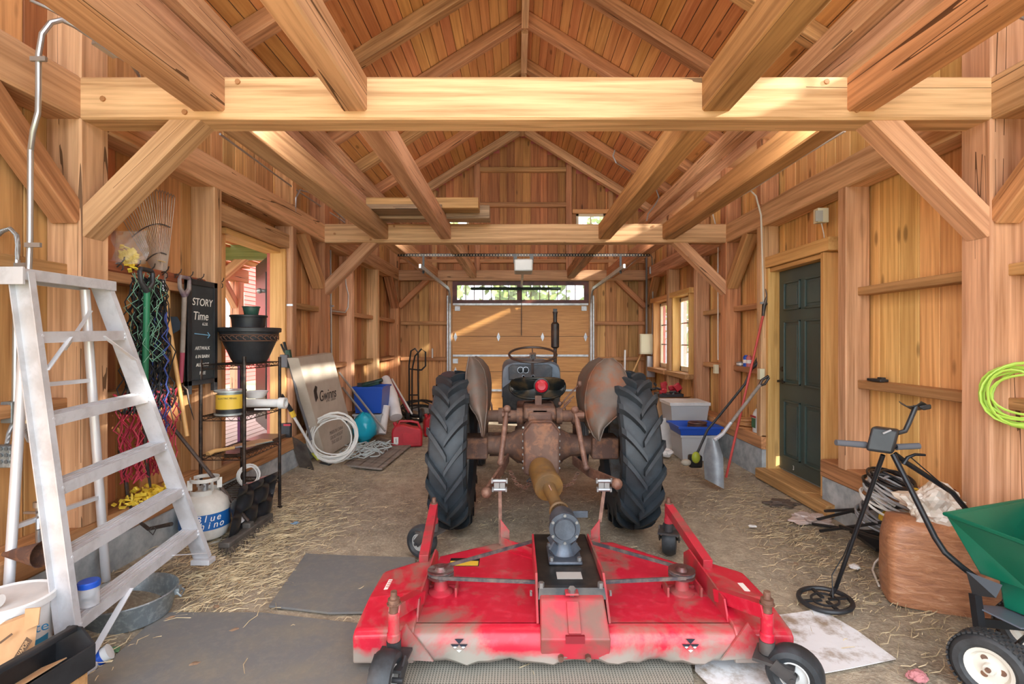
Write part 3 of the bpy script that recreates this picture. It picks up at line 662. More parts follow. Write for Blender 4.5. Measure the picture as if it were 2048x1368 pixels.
# rockshaft and lift arms
m = MB(); m.cyl((-.24, 3.82, .85), (.56, 3.82, .85), .045, .045, 18)
for x in (-.24, -.12, .02, .32, .44, .56): m.cyl((x - .022, 3.82, .85), (x + .022, 3.82, .85), .062, .062, 16)
m.bb(.12, .22, 3.68, 3.86, .78, .92); m.build('rockshaft', CAST, tr)
m = MB()
for x, xe, yy in ((-.10, -.075, 3.52), (.50, .44, 3.5)):
    m.bar((x, 3.84, .86), (xe, yy, .905), .045, .035, (1, 0, 0)); m.cyl((xe - .03, yy, .905), (xe + .03, yy, .905), .022, .022, 10)
m.build('lift_arms', LINK, tr)
m = MB()
a1, b1 = P(1014, 818, 3.5), P(1001, 925, 3.42); a2, b2 = P(1150, 820, 3.5), P(1172, 935, 3.42)
for a, b in ((a1, b1), (a2, b2)):
    m = MB(); m.tube([a, a.lerp(b, .15), a.lerp(b, .18), b], [.014, .014, .019, .019], 10); m.ball(a, .028); m.ball(b, .024); m.build('lift_rod', LINK, tr)
m = MB()
for pts in ([(1016, 915, 3.72), (1006, 935, 3.45), (973, 985, 3.05)], [(1147, 920, 3.72), (1180, 945, 3.42), (1234, 968, 3.05)]):
    q = PT(pts); m = MB(); m.bar(q[0], q[1], .018, .062, (0, 0, 1)); m.bar(q[1], q[2], .018, .062, (0, 0, 1)); m.ball(q[2], .034); m.build('lower_link_arm', LINK, tr)
m = MB()
for q in ([(-.05, 3.55, .5), (.0, 3.5, .42), (.06, 3.47, .40), (.10, 3.5, .45)], [(.26, 3.5, .46), (.32, 3.48, .41), (.38, 3.5, .42), (.44, 3.55, .5)]):
    n_ = 16
    for i in range(n_):
        t_ = i / n_ * 3; k_ = min(2, int(t_)); p = Vector(q[k_]).lerp(Vector(q[k_ + 1]), t_ - k_)
        M = Matrix.Translation(p) @ Matrix.Rotation(R(90 * (i % 2)), 4, 'X') @ Matrix.Diagonal((1.5, 1, 1, 1))
        m.tube([M @ Vector((.009 * math.cos(a), .009 * math.sin(a), 0)) for a in [math.pi / 4 * z for z in range(8)]], .003, 5, closed=True)
m.build('check_chain', LINK, tr)
# engine block, bell housing, radiator, front axle
MB().bb(.0, .33, 4.85, 5.75, .45, .92).bb(-.06, .02, 4.95, 5.5, .6, .85).bb(.31, .38, 5.0, 5.6, .55, .8).bb(-.02, .30, 4.3, 4.9, .42, .6).build('engine_block', ENG, tr, bevel=.03)
m = MB()
for i in range(6): m.cyl((.34, 5.0 + i * .1, .5), (.34, 5.02 + i * .1, .95), .02, .02, 8)
m.cyl((-.08, 5.0, .78), (-.08, 5.5, .78), .05).cyl((.29, 4.72, .88), (.29, 4.72, 1.08), .07, .07, 16).cyl((.29, 4.72, .92), (.29, 4.72, .96), .082, .082, 16).cyl((.29, 4.72, 1.0), (.29, 4.72, 1.03), .08, .08, 16)
m.build('engine_fittings', ENG, tr)
m = MB(); m.bar((-.36, 5.7, .34), (.66, 5.66, .34), .07, .07).cyl((-.36, 5.72, .29), (-.36, 5.72, .5), .03).cyl((.66, 5.66, .29), (.66, 5.66, .5), .03); m.build('front_axle', CAST, tr)
m = MB(); m.bar((-.30, 5.5, .36), (.02, 4.2, .42), .03, .05).bar((.64, 5.5, .36), (.36, 4.2, .42), .03, .05); m.build('radius_rod', CAST, tr)
# hood (tank cowl) with a rounded top, and its dash panel
def hood_sec(w_, z0, z1, k=10):
    hw = w_ / 2; pts = [(-hw, z0)]
    for i in range(k + 1):
        a = math.pi - math.pi * i / k; c = math.cos(a); s_ = math.sin(a)
        pts.append((hw * math.copysign(abs(c) ** .38, c), z1 - .17 + .17 * abs(s_) ** .55))
    return pts + [(hw, z0)]
m = MB(); secs = [(4.72, .135, .545, .90, 1.215), (4.76, .135, .56, .88, 1.235), (5.3, .10, .52, .86, 1.24), (5.85, .075, .46, .6, 1.20), (5.9, .075, .42, .6, 1.16)]
rows = [[(cx + x, y, z) for x, z in hood_sec(w_, z0, z1)] for y, cx, w_, z0, z1 in secs]; n_ = len(rows[0]); vs = [p for r in rows for p in r]; fs = []
for i in range(len(rows) - 1):
    for j in range(n_ - 1): fs.append((i * n_ + j, i * n_ + j + 1, (i + 1) * n_ + j + 1, (i + 1) * n_ + j))
fs.append(tuple(range(n_))); fs.append(tuple((len(rows) - 1) * n_ + j for j in range(n_))[::-1])
m.add(vs, fs).build('hood', HOOD, tr, ang=50)
MB().prism([(-.27, -.36), (-.27, -.02), (-.2, .03), (.24, .03), (.27, -.02), (.27, -.36)], 0, .02, facing((.135, 4.73, 1.0), (1, 0, 0), (0, 0, 1))).build('cowl', ENG, tr, bevel=.006)
dp = MB().prism([(-.2, -.075), (-.205, .04), (-.17, .065), (.17, .065), (.205, .04), (.2, -.075)], 0, .012, facing((.125, 4.69, 1.135), (1, 0, 0), (0, 0, 1))).build('dash_panel', DASH, tr, bevel=.004)
CH = plain('gauge_face', '0d0d0f', .15); CHR = plain('gauge_chrome', 'b9bcc0', .25, .9)
for x, y, r in ((1041, 740, .028), (1051.5, 740, .028), (1047, 753, .012), (1066, 753, .014)):
    c = P(x, y, 4.67); g = MB().cyl(c, c + Vector((0, -.006, 0)), r, r, 20).build('gauge', CH, dp); MB().tube([c + Vector((r * math.cos(a), -.008, r * math.sin(a))) for a in [math.pi / 8 * i for i in range(16)]], .003, 6, closed=True).build('bezel', CHR, g)
# steering wheel
sw = Matrix.Translation((.142, 4.5, 1.30)) @ Matrix.Rotation(R(17), 4, 'X'); m = MB(); rw = .212
m.tube([sw @ Vector((rw * math.cos(a), rw * math.sin(a), 0)) for a in [math.pi / 18 * i for i in range(36)]], .011, 8, closed=True)
swo = m.build('steering_wheel', plain('bakelite_brown', '3a2c24', .4), tr)
m = MB()
for i in range(3): a = R(90 + 120 * i); m.tube([sw @ Vector((0, 0, -.02)), sw @ Vector((rw * math.cos(a), rw * math.sin(a), 0))], .006, 6)
m.cyl(sw @ Vector((0, 0, -.035)), sw @ Vector((0, 0, .01)), .03).cyl(sw @ Vector((0, 0, -.02)), Vector((.142, 4.62, 1.12)), .014, .014, 10); m.build('spokes', CHR, swo)
# exhaust
mu = MB(); c = (.385, 5.05); mu.lathe([(.018, .95), (.018, 1.345), (.03, 1.35), (.041, 1.36), (.041, 1.59), (.03, 1.605), (.02, 1.61), (.02, 1.66), (.022, 1.70), (.026, 1.705), (.026, 1.715), (.015, 1.715)], Matrix.Translation((*c, 0)), 20)
mu.bb(c[0] - .02, c[0] + .02, c[1] - .01, c[1] + .01, 1.715, 1.745); mu.build('exhaust_stack', plain('muffler_black', '1b1c1e', .5, .2, col2='3a2c24', scale=12), tr)
# seat: a pressed steel pan on a spring
g = []
for i in range(13):
    u = -1 + i / 6; row = []
    for j in range(9):
        v = j / 8; wd = .215 * (1 - .15 * (v - .3) ** 2) * math.sqrt(max(.04, 1 - (max(0, v - .55) / .47) ** 2 * .5)); x = .165 + u * wd
        y = 3.93 + v * .38; z = .995 + .06 * (abs(u) ** 2.2) + .125 * max(0, 1 - v / .3) ** 1.4 * (1 - abs(u) ** 4 * .55) - .02 * math.sin(math.pi * v)
        row.append((x, y - .05 * max(0, 1 - v / .3) * (1 - u * u) + .05 * abs(u) ** 3 * (1 - v), z))
    g.append(row)
MB().solid(g, .006, (0, 0, -1)).build('seat', SEATM, tr, ang=60)
m = MB(); a_ = []
for i in range(28):
    a = 2 * math.pi * i / 28; a_.append((.165 + .222 * math.copysign(abs(math.cos(a)) ** .62, math.cos(a)), 0, 1.052 + .080 * math.copysign(abs(math.sin(a)) ** .75, math.sin(a))))
vs = [(x, 3.885 + .16 * ((x - .165) / .222) ** 2, z) for x, _, z in a_] + [(.165 + (x - .165) * .8, 3.91 + .14 * ((x - .165) / .222) ** 2, 1.052 + (z - 1.052) * .62) for x, _, z in a_] + [(.165, 3.93, 1.052)]
fs = [(i, (i + 1) % 28, 28 + (i + 1) % 28, 28 + i) for i in range(28)] + [(28 + i, 28 + (i + 1) % 28, 56) for i in range(28)]
m.add(vs, fs); m.tube([Vector(v) for v in vs[:28]], .010, 6, closed=True); m.build('seat_back', SEATM, tr, ang=70)
m = MB(); m.tube([(.16, 3.98, 1.0), (.16, 4.0, .93), (.165, 4.25, .90), (.17, 4.5, .88)], [.02, .02, .025, .03], 8); m.bb(.14, .19, 3.86, 3.9, .88, 1.0); m.build('seat_spring', CAST, tr)
RLENS = plain('red_lens', '9c1626', .3); RLENS.node_tree.nodes['Principled BSDF'].inputs['Specular IOR Level'].default_value = .4
c = P(1083, 772, 3.86); tl = MB().lathe([(.0, .03), (.03, .032), (.048, .02), (.055, .0), (.055, -.03)], facing(c, (1, 0, 0), (0, 0, 1)), 24).build('tail_light', RLENS, tr)
MB().lathe([(.052, .012), (.060, .008), (.060, -.03), (.03, -.05)], facing(c, (1, 0, 0), (0, 0, 1)), 24).build('light_housing', plain('light_rim', '3d4044', .35, .6), tl)
# fenders
def fender(outl_l, outl_r, yfun, name, inner_x, sg):
    n_ = len(outl_l); rows = []
    for (lx, ly), (rx, ry) in zip(outl_l, outl_r):
        row = []
        for j in range(9):
            u = j / 8; x = lx + (rx - lx) * u; y = ly + (ry - ly) * u; Y = yfun(y) - .05 * math.sin(math.pi * u) + (.03 * (1 - u) if sg > 0 else .03 * u)
            row.append(P(x, y, Y))
        rows.append(row)
    m = MB().solid(rows, .006, (0, 1, 0)); rim = [r[0] for r in rows] + [r[-1] for r in rows[::-1]]
    m.tube(rim, .006, 6, closed=True)
    # inner side plate running forward beside the tyre
    pr = [r[0] if sg > 0 else r[-1] for r in rows]; g = []
    for p in pr:
        k = max(0, (p.z - .62)) ; L = .75 * math.sqrt(max(.02, min(1, k / .62)) * max(.0, 1 - max(0, (p.z - .9) / .42) ** 2) + .01)
        g.append([(p.x + (-.0) * t, p.y + L * t + .004, p.z) for t in (0, .25, .5, .75, 1)])
    m.solid(g, .005, (1, 0, 0)); m.build(name, FEND, tr, ang=60)
yf = lambda y: 3.50 + .30 * max(0, min(1, (880 - y) / 165)) ** 1.5
OR_L = [(1210, 718), (1194, 729), (1183, 746), (1176, 764), (1171, 790), (1170, 810), (1172, 832), (1178, 852), (1186, 870), (1196, 881)]
OR_R = [(1226, 717), (1243, 730), (1251, 746), (1256, 762), (1259, 783), (1256, 806), (1245, 824), (1227, 838), (1208, 856), (1199, 882)]
fender(OR_L, OR_R, yf, 'fender', .6, 1)
OL_L = [(938, 714), (935, 728), (932, 748), (931, 766), (932, 784), (935, 802), (943, 818), (952, 830), (959, 846), (964, 872)]
OL_R = [(946, 714), (958, 723), (968, 740), (972, 758), (974, 780), (974, 802), (973, 822), (971, 838), (969, 855), (967, 876)]
fender(OL_L, OL_R, yf, 'fender', -.3, -1)
# levers
m = MB(); q = PT([(1113, 822, 4.0), (1133, 795, 4.0), (1157, 770, 4.0)]); m.tube(q, .006, 6); m.ball(P(1160, 768, 4.0), .022, 1, 1, 1.3); m.tube(PT([(1118, 826, 3.9), (1130, 812, 3.9), (1142, 800, 3.9)]), .007, 6); m.ball(P(1120, 807, 3.9), .018)
m.tube(PT([(1136, 836, 3.9), (1128, 808, 3.9), (1148, 792, 3.9)]), .005, 6); m.build('hydraulic_lever', LINK, tr)
m = MB(); m.tube(PT([(985, 840, 4.0), (983, 810, 4.0), (978, 798, 4.0)]), .008, 6).bb(-.22, -.12, 4.0, 4.2, .5, .53).bb(.44, .56, 4.0, 4.2, .5, .53); m.build('footrest', CAST, tr)
# pto shaft with its yellow guard
ps = T('pto_shaft', 'dusty yellow guarded drive shaft between tractor and red mower', 'drive shaft', P(1083, 938, 3.45))
A, B_ = P(1078, 930, 3.47), P(1126, 1040, 2.82); d = (B_ - A)
m = MB(); m.tube([A + d * t for t in (0, .05, .12, .3, .34, .38, .46, .47)], [.055, .075, .088, .088, .086, .094, .094, .09], 24, cap=True); m.build('guard_bell', YGUARD, ps)
MB().tube([A + d * t for t in (.40, .46, .70, .78)], [.045, .042, .036, .036], 18).build('guard_tube', YGUARD, ps)
m = MB(); ax = d.normalized(); M = Matrix.Translation(A + d * .84) @ frame(d).to_4x4() @ Matrix.Rotation(R(90), 4, 'Y')
m.lathe([(.045, -.01), (.052, -.01), (.058, .012), (.05, .02)], M, 28)
for i in range(16):
    a = 2 * math.pi * i / 16; m.box(M @ Vector((.042 * math.cos(a), .042 * math.sin(a), .0)), (.012, .012, .02), frame(d))
m.build('guard_collar', YGUARD, ps)
MB().tube([A + d * t for t in (.76, .99)], [.026, .030], 12).build('drive_shaft', CAST, ps)
tag(MB().bar(A + d * .47 + Vector((-.005, -.045, .02)), A + d * .56 + Vector((-.003, -.04, .02)), .002, .03, (0, 0, 1)).build('warning_label', plain('label_pinkish', 'c9a49a', .6), ps, smooth=False))
# ---------------- mower ----------------
n = NT('mower_red_paint'); t = n.obj(); sp_ = n.n('SeparateXYZ'); n.l(t, sp_.inputs[0])
a = n.noise(t, 3.2, 6, .65, .4); b = n.noise(t, 22, 5, .6); lowz = n.n('MapRange'); n.l(sp_.outputs[2], lowz.inputs['Value']); lowz.inputs['From Min'].default_value = .20; lowz.inputs['From Max'].default_value = .06
c1 = n.mix(n.ramp(b, [(.5, (0, 0, 0)), (.75, (.5, .5, .5))]), rgb('bc1c34'), rgb('d4485a'))
c2 = n.mix(n.ramp(a, [(.50, (0, 0, 0)), (.66, (.85, .85, .85))]), c1, rgb('7f7668'))
md = n.ramp(n.math('ADD', n.math('MULTIPLY', lowz.outputs[0], .45), n.math('MULTIPLY', a, .75)), [(.62, (0, 0, 0)), (.78, (.9, .9, .9))])
c3 = n.mix(md, c2, rgb('8b8a80')); n.l(c3, n.b.inputs['Base Color']); n.b.inputs['Roughness'].default_value = .33; n.bump(b, .12, .003); RED_M = n.m
REDG = grime('mower_red_grimy', 'b52a3a', '8a3a38', '6e5c50', .5, 0, 8, 4, .8)
MBLK = grime('mower_black_plate', '1e2021', '35322e', '5c5046', .4, .3, 9, 4, .7)
GBOX = grime('gearbox_slate', '4b525c', '5f6874', '3c3c40', .42, .4, 9, 4, .5)
WHT = plain('sticker_white', 'e9e6e0', .5); YEL = plain('sticker_yellow', 'd8b23c', .5); INK = plain('ink_black', '141414', .5)
mw = T('finishing_mower', 'wide red finishing mower hitched behind the tractor', 'mower', (.24, 2.6, 0))
ZT_ = .19
m = MB(); low = [(-.44, 2.135), (.93, 2.135), (.93, 2.74), (.585, 3.06), (-.105, 3.06), (-.44, 2.86)]
# rolled front skirt and deck top
N = 30; g = []
for i in range(N + 1):
    x = -.44 + 1.37 * i / N; wv = .008 * math.sin(i * .9) + .004 * math.sin(i * 2.3); row = []
    for (y, z) in ((2.17, .045), (2.135, .055), (2.118, .075 + wv * .5), (2.120, .12), (2.128, .165), (2.15, .185), (2.19, .19)): row.append((x, y + (wv if z < .1 else 0), z + (wv * .8 if z < .08 else 0)))
    g.append(row)
m.solid(g, .004, (0, 1, 0)); m.prism([(-.44, 2.18), (.93, 2.18), (.93, 2.74), (.585, 3.06), (-.105, 3.06), (-.44, 2.86)], .184, .19)
m.bar((.93, 2.74, .12), (.585, 3.06, .12), .006, .14).bar((.585, 3.06, .12), (-.105, 3.06, .12), .006, .14).bar((-.105, 3.06, .12), (-.44, 2.86, .12), .006, .14)
m.build('deck', RED_M, mw, ang=40)
for x0, x1, nm in ((-.70, -.44, 0), (.93, 1.18, 1)):
    xi, xo = (x1, x0) if nm == 0 else (x0, x1); s = 1 if nm else -1
    prof = [(2.13, .05), (2.125, .175), (2.15, .20), (2.36, .245), (2.74, .245), (2.80, .22), (2.80, .05)]
    prof2 = [(2.13, .05), (2.125, .165), (2.15, .185), (2.36, .215), (2.60, .215), (2.66, .2), (2.66, .05)]
    vs = [(xi, y, z) for y, z in prof] + [(xo, y, z) for y, z in prof2]; k_ = len(prof)
    MB().add(vs, [tuple(range(k_)), tuple(range(k_, 2 * k_))] + [(i, (i + 1) % k_, k_ + (i + 1) % k_, k_ + i) for i in range(k_)]).build('end_cap', RED_M, mw, smooth=False, bevel=.008)
    MB().prism([(2.20, .19), (2.24, .27), (2.70, .30), (2.78, .25), (2.78, .19)], -.004, .004, facing((xi, 0, 0), (0, 1, 0), (0, 0, 1))).build('side_flange', REDG, mw, smooth=False)
# far and near caster arms, pivots, forks and wheels
CR = grime('caster_rubber', '22262a', '3a3f44', '5c6266', .5, 0, 6, 2, .5); FRK = grime('fork_dark', '3a3a3c', '5c5450', '77706a', .5, .3)
def caster(px, py, ztop, zb, ang, arm_from, near):
    ca = MB(); p = Vector((px, py, 0))
    ca.tube([p + Vector((0, 0, z)) for z in (zb, zb + .03, zb + .031, ztop - .085)], [.028, .028, .024, .024], 14)
    ca.bar(arm_from, p + Vector((0, 0, (zb + ztop) / 2 + .02)), .05, .055); arm = ca.build('caster_arm', RED_M if near else REDG, mw, bevel=.004)
    q = MB().tube([p + Vector((0, 0, z)) for z in (ztop - .085, ztop - .05, ztop - .049, ztop - .03, ztop - .029, ztop)], [.019, .019, .025, .025, .015, .013], 12); q.tube([p + Vector((.028 * math.cos(a), .028 * math.sin(a), ztop - .05)) for a in [math.pi / 4 * i for i in range(8)]], .003, 5, closed=True); q.build('pivot_pin', LINK, mw)
    d = Vector((math.cos(ang), math.sin(ang), 0)); sdv = Vector((-d.y, d.x, 0)); wc = p + d * .10 + Vector((0, 0, .105))
    f = MB(); f.cyl(p + Vector((0, 0, zb - .05)), p + Vector((0, 0, zb)), .03); f.box(p + d * .03 + Vector((0, 0, zb - .06)), (.15, .13, .012), frame(d))
    for s in (-1, 1): f.bar(p + d * .03 + sdv * s * .062 + Vector((0, 0, zb - .055)), wc + sdv * s * .062, .008, .05, (0, 0, 1))
    f.cyl(wc - sdv * .07, wc + sdv * .07, .01); f.build('caster_fork', FRK, mw)
    M = Matrix.Translation(wc) @ frame(sdv).to_4x4() @ Matrix.Rotation(R(90), 4, 'Y')
    wl = MB().lathe([(.055, -.035), (.075, -.045), (.095, -.042), (.104, -.025), (.106, 0), (.104, .025), (.095, .042), (.075, .045), (.055, .035)], M, 30).build('caster_wheel', CR, mw)
    MB().lathe([(.012, .02), (.02, .03), (.056, .02), (.058, .034), (.05, .036)], M, 20).lathe([(.012, -.02), (.02, -.03), (.056, -.02), (.058, -.034), (.05, -.036)], M, 20).build('wheel_hub', plain('hub_white', 'b9b9b6', .5), wl)
caster(-.505, 2.05, .40, .20, R(-95), (-.45, 2.32, .24), True)
caster(1.025, 2.05, .40, .20, R(-35), (.94, 2.34, .24), True)
caster(-.54, 3.25, .405, .24, R(150), (-.50, 2.68, .25), False)
caster(.985, 3.25, .405, .24, R(70), (1.0, 2.62, .25), False)
for x, s in ((-.47, 1), (.98, -1)): MB().prism([(-.10, -.02), (.12, -.02), (.0, .13)], 0, .008, facing((x, 2.118, .10), (s, -.1, 0), (0, 0, 1))).build('gusset', RED_M, mw, smooth=False)
# centre tunnel
MB().add([(.10, 2.125, .07), (.395, 2.125, .07), (.10, 2.10, .17), (.395, 2.10, .17), (.105, 2.22, .28), (.385, 2.22, .28), (.10, 2.29, .295), (.39, 2.29, .295), (.10, 2.32, .19), (.39, 2.32, .19)],
     [(0, 1, 3, 2), (2, 3, 5, 4), (4, 5, 7, 6), (6, 7, 9, 8), (0, 2, 4, 6, 8), (1, 9, 7, 5, 3), (0, 8, 9, 1)]).build('front_cover', REDG, mw, smooth=False, bevel=.006)
MB().add([(.09, 2.29, .30), (.40, 2.29, .30), (.09, 2.92, .30), (.40, 2.92, .30), (.09, 2.29, .19), (.40, 2.29, .19), (.09, 2.92, .19), (.40, 2.92, .19)], [(0, 1, 3, 2), (0, 2, 6, 4), (1, 5, 7, 3), (2, 3, 7, 6), (0, 4, 5, 1)]).build('belt_cover', MBLK, mw, smooth=False, bevel=.01)
MB().add([(.10, 2.30, .303), (.395, 2.30, .303), (.10, 2.26, .31), (.395, 2.26, .31), (.095, 2.235, .27), (.40, 2.235, .27)], [(0, 1, 3, 2), (2, 3, 5, 4)]).build('cover_lip', MBLK, mw, smooth=False)
MB().box((.245, 2.16, .232), (.055, .012, .13), Matrix.Rotation(R(-48), 3, 'X')).box((.245, 2.24, .30), (.06, .05, .01)).build('latch_bracket', REDG, mw, smooth=False, bevel=.003)
MB().bb(.205, .285, 2.098, 2.112, .155, .185).build('cover_window', plain('slot_dark_red', '7c1420', .6), mw, smooth=False)
m = MB()
for x in (.185, .30): m.cyl((x, 2.125, .09), (x, 2.095, .09), .013, .013, 6)
m.build('cover_bolt', LINK, mw)
m = MB()
for x, z in ((.11, .285), (.38, .285)): m.cyl((x, 2.27, z + .02), (x, 2.27, z + .045), .014, .014, 6)
m.cyl((.245, 2.235, .295), (.245, 2.225, .325), .017, .017, 6).cyl((.07, 2.33, .25), (.06, 2.33, .25), .014, .014, 6).cyl((.43, 2.33, .25), (.44, 2.33, .25), .014, .014, 6); m.build('zinc_bolt', BOLT, mw)
for x0, x1 in ((.085, .095), (.398, .408)): MB().prism([(2.20, .17), (2.17, .20), (2.33, .345), (2.85, .325), (2.85, .19)], x0, x1, Matrix(((0, 0, 1, 0), (1, 0, 0, 0), (0, 1, 0, 0), (0, 0, 0, 1)))).build('side_strap', REDG, mw, smooth=False)
# gearbox on its stand
gc = P(1128, 1052, 2.60); GZ = gc.z
MB().prism([(-.075, -.055), (.075, -.055), (.095, .0), (.095, .012)[:2], (-.095, .0)], 0, .001, facing((gc.x, 2.7, .31), (1, 0, 0), (0, 1, 0))) if 0 else None
m = MB(); m.bb(gc.x - .085, gc.x + .085, 2.50, 2.72, .302, .318).build('gearbox_base', GBOX, mw, bevel=.006)
m = MB(); m.tube([(gc.x, 2.63, .315), (gc.x, 2.63, .345), (gc.x, 2.63, .40)], [.075, .055, .055], 20)
for i in range(4): a = R(45 + 90 * i); m.bar((gc.x + .05 * math.cos(a), 2.63 + .05 * math.sin(a), .36), (gc.x + .085 * math.cos(a), 2.63 + .085 * math.sin(a), .33), .012, .08)
m.build('gearbox_column', GBOX, mw)
m = MB(); M = facing((gc.x, 2.62, GZ), (1, 0, 0), (0, 0, 1))
m.lathe([(0, .075), (.052, .075), (.055, .068), (.058, .062), (.079, .062), (.080, .05), (.080, .035), (.072, .03), (.070, -.08), (.062, -.11), (.035, -.12), (.033, -.18), (0, -.18)], M, 36)
m.build('gearbox', GBOX, mw, ang=30)
m = MB()
for i in range(6): a = R(30 + 60 * i); m.cyl(M @ Vector((.070 * math.cos(a), .070 * math.sin(a), .06)), M @ Vector((.070 * math.cos(a), .070 * math.sin(a), .072)), .008, .008, 6)
for x in (-.07, .07):
    for y in (2.52, 2.70): m.cyl((gc.x + x, y, .318), (gc.x + x, y, .335), .012, .012, 6)
m.build('gearbox_bolt', BOLT, mw)
MB().box((gc.x + .10, 2.72, GZ + .02), (.08, .01, .035)).build('shield_bracket', GBOX, mw, smooth=False)
# spindles, pulleys and belt
BELT = plain('belt_rubber', '3c3c42', .6, col2='6a6058', scale=20)
def pulley(x, y):
    c = Matrix.Translation((x, y, .19)); MB().lathe([(.06, 0), (.06, .008), (.035, .02), (.03, .07), (.0, .07)], c, 24).bb(x - .085, x - .075, y - .05, y + .05, .19, .235).bb(x + .075, x + .085, y - .05, y + .05, .19, .235).bb(x - .085, x + .085, y + .035, y + .05, .19, .205).build('spindle', REDG, mw)
    MB().lathe([(.0, .078), (.02, .078), (.03, .085), (.052, .083), (.064, .078), (.064, .083), (.052, .092), (.052, .1), (.064, .108), (.064, .113), (.03, .108), (.018, .125), (.0, .125)], c, 32).build('pulley', grime('pulley_steel_%d' % (x * 100), '6a3c3c', '8a8480', '4c4442', .4, .5, 12, 5), mw)
pulley(-.375, 2.46); pulley(.81, 2.46)
for sx, pxx in ((-1, -.375), (1, .81)):
    xe = .245 + sx * .14; MB().bar((pxx, 2.40, .287), (xe, 2.36, .287), .01, .016, (0, 0, 1)).bar((pxx, 2.52, .287), (xe, 2.85, .287), .01, .016, (0, 0, 1)).tube([(pxx + .058 * math.cos(a), 2.46 + .058 * math.sin(a), .287) for a in [math.pi / 10 * i for i in range(20)]], .007, 6, closed=True).build('drive_belt', BELT, mw, smooth=False)
# hitch plates and clevis links
for x, s in ((-.10, 1), (.50, -1)):
    MB().prism([(0, 0), (s * .055, 0), (s * .055, .09), (0, .16)], 0, .006, facing((x, 3.02, .19), (1, 0, 0), (0, 0, 1))).build('hitch_plate', RED_M, mw, smooth=False, bevel=.002)
    MB().bar((x, 3.02, .215), (x + s * .20, 2.86, .21), .006, .05, (0, 0, 1)).bar((x, 3.0, .19), (x + s * .20, 2.84, .194), .05, .006, (0, 0, 1)).build('hitch_angle', RED_M, mw, smooth=False)
lk = P(1000, 965, 3.08); MB().bar((-.10, 3.02, .2), lk + Vector((0, 0, -.03)), .008, .02, (1, 0, 0)).build('link_strap', LINK, mw, smooth=False)
for i, (x, y) in enumerate(((999, 968), (1208, 968))):
    m = MB(); c = P(x, y, 3.08)
    for s in (-1, 1): m.bar(c + Vector((s * .016, 0, .03)), c + Vector((s * .016, 0, -.045)), .01, .035, (1, 0, 0))
    m.cyl(c + Vector((-.04, 0, .018)), c + Vector((.04, 0, .018)), .012, .012, 8).cyl(c + Vector((-.035, 0, -.035)), c + Vector((.045, 0, -.035)), .012, .012, 8)
    for s in (-1, 1): m.cyl(c + Vector((s * .04, 0, .018)), c + Vector((s * .05, 0, .018)), .018, .018, 6).cyl(c + Vector((s * .036, 0, -.035)), c + Vector((s * .046, 0, -.035)), .018, .018, 6)
    m.build('clevis', BOLT, mw)
MB().bar((.50, 3.02, .33), P(1208, 968, 3.08) + Vector((0, 0, -.04)), .008, .02, (1, 0, 0)).build('link_strap', LINK, mw, smooth=False)
# stickers and emblems
def decal(x0, x1, y0, y1, z, mat, name='sticker'): return MB().bb(x0, x1, y0, y1, z, z + .0015).build(name, mat, mw, smooth=False)
decal(-.375, -.21, 2.74, 2.84, .190, INK); dk_ = decal(-.372, -.215, 2.745, 2.80, .1915, YEL)
decal(-.645, -.59, 2.42, 2.52, .222, WHT); decal(1.06, 1.12, 2.40, 2.48, .224, WHT); decal(.19, .31, 2.36, 2.43, .3015, plain('sticker_grey', 'a5a4a0', .5))
m1 = MB(); 
for i, y in enumerate((2.50, 2.48, 2.46, 2.44)): m1.bb(-.64, -.595, y, y + .006, .2238, .2244)
m1.build('print', plain('print_red', 'b04040', .6), mw, smooth=False)
for cx_ in (-.245, .735):
    e = MB(); wq = MB(); Mf = facing((cx_, 2.1185, .135), (1, 0, 0), (0, 0, 1))
    def tri(mm, x, z, s): mm.prism([(x - s, z + s * .55), (x + s, z + s * .55), (x, z - s * .55)], 0, .002, Mf)
    tri(e, 0, .018, .019); tri(e, -.0175, -.004, .018); tri(e, .0175, -.004, .018)
    for x, z, s in ((-.0175, -.004, .008), (.0175, -.004, .008), (0, -.018, .010)): wq.prism([(x, z - s * .9), (x + s, z - s * .9 + s * .9), (x, z + s * .2), (x - s, z)], .002, .003, Mf)
    em = e.build('emblem', plain('emblem_navy', '1d2230', .5), mw, smooth=False); wq.build('emblem_facets', WHT, em, smooth=False)
# ---------------- things on the left ----------------
ALU = grime('ladder_aluminium', 'c4c5c9', 'a6a7ab', 'aca49e', .45, .15, 10, 5, .4, .5)
ALUB = plain('aluminium_edge', 'dcdee2', .35, .35)
WHITEP = plain('white_plastic', 'e6e6e4', .45, col2='cfcfcd', scale=5); BLKP = plain('black_plastic', '1d1f22', .45, col2='2b2d30', scale=8)
CARD = plain('cardboard', 'c2a07a', .8, col2='b08c66', scale=4); CARDG = plain('grey_cardboard', 'c0b4a4', .8, col2='b0a392', scale=3)
GALV = grime('galvanised_tub', '8e999e', 'b6c0c4', '6a7070', .45, .6, 28, 5, .4); COND = plain('conduit', 'b5b8ba', .35, .8)
CREAM = plain('cream_cover', 'd8d0b0', .5); BLUEP = plain('blue_plastic', '1c4fb4', .4); GREENP = plain('green_handle', '1f6b4a', .45)
WHANDLE = plain('ash_handle', 'dcb074', .5, col2='cb9a5c', scale=5); GREYW = plain('grey_wood_handle', '8f857c', .8, col2='75695f', scale=9)
DSTEEL = grime('dark_tool_steel', '3e3a38', '5f4c3e', '6f6864', .5, .6, 10, 4)
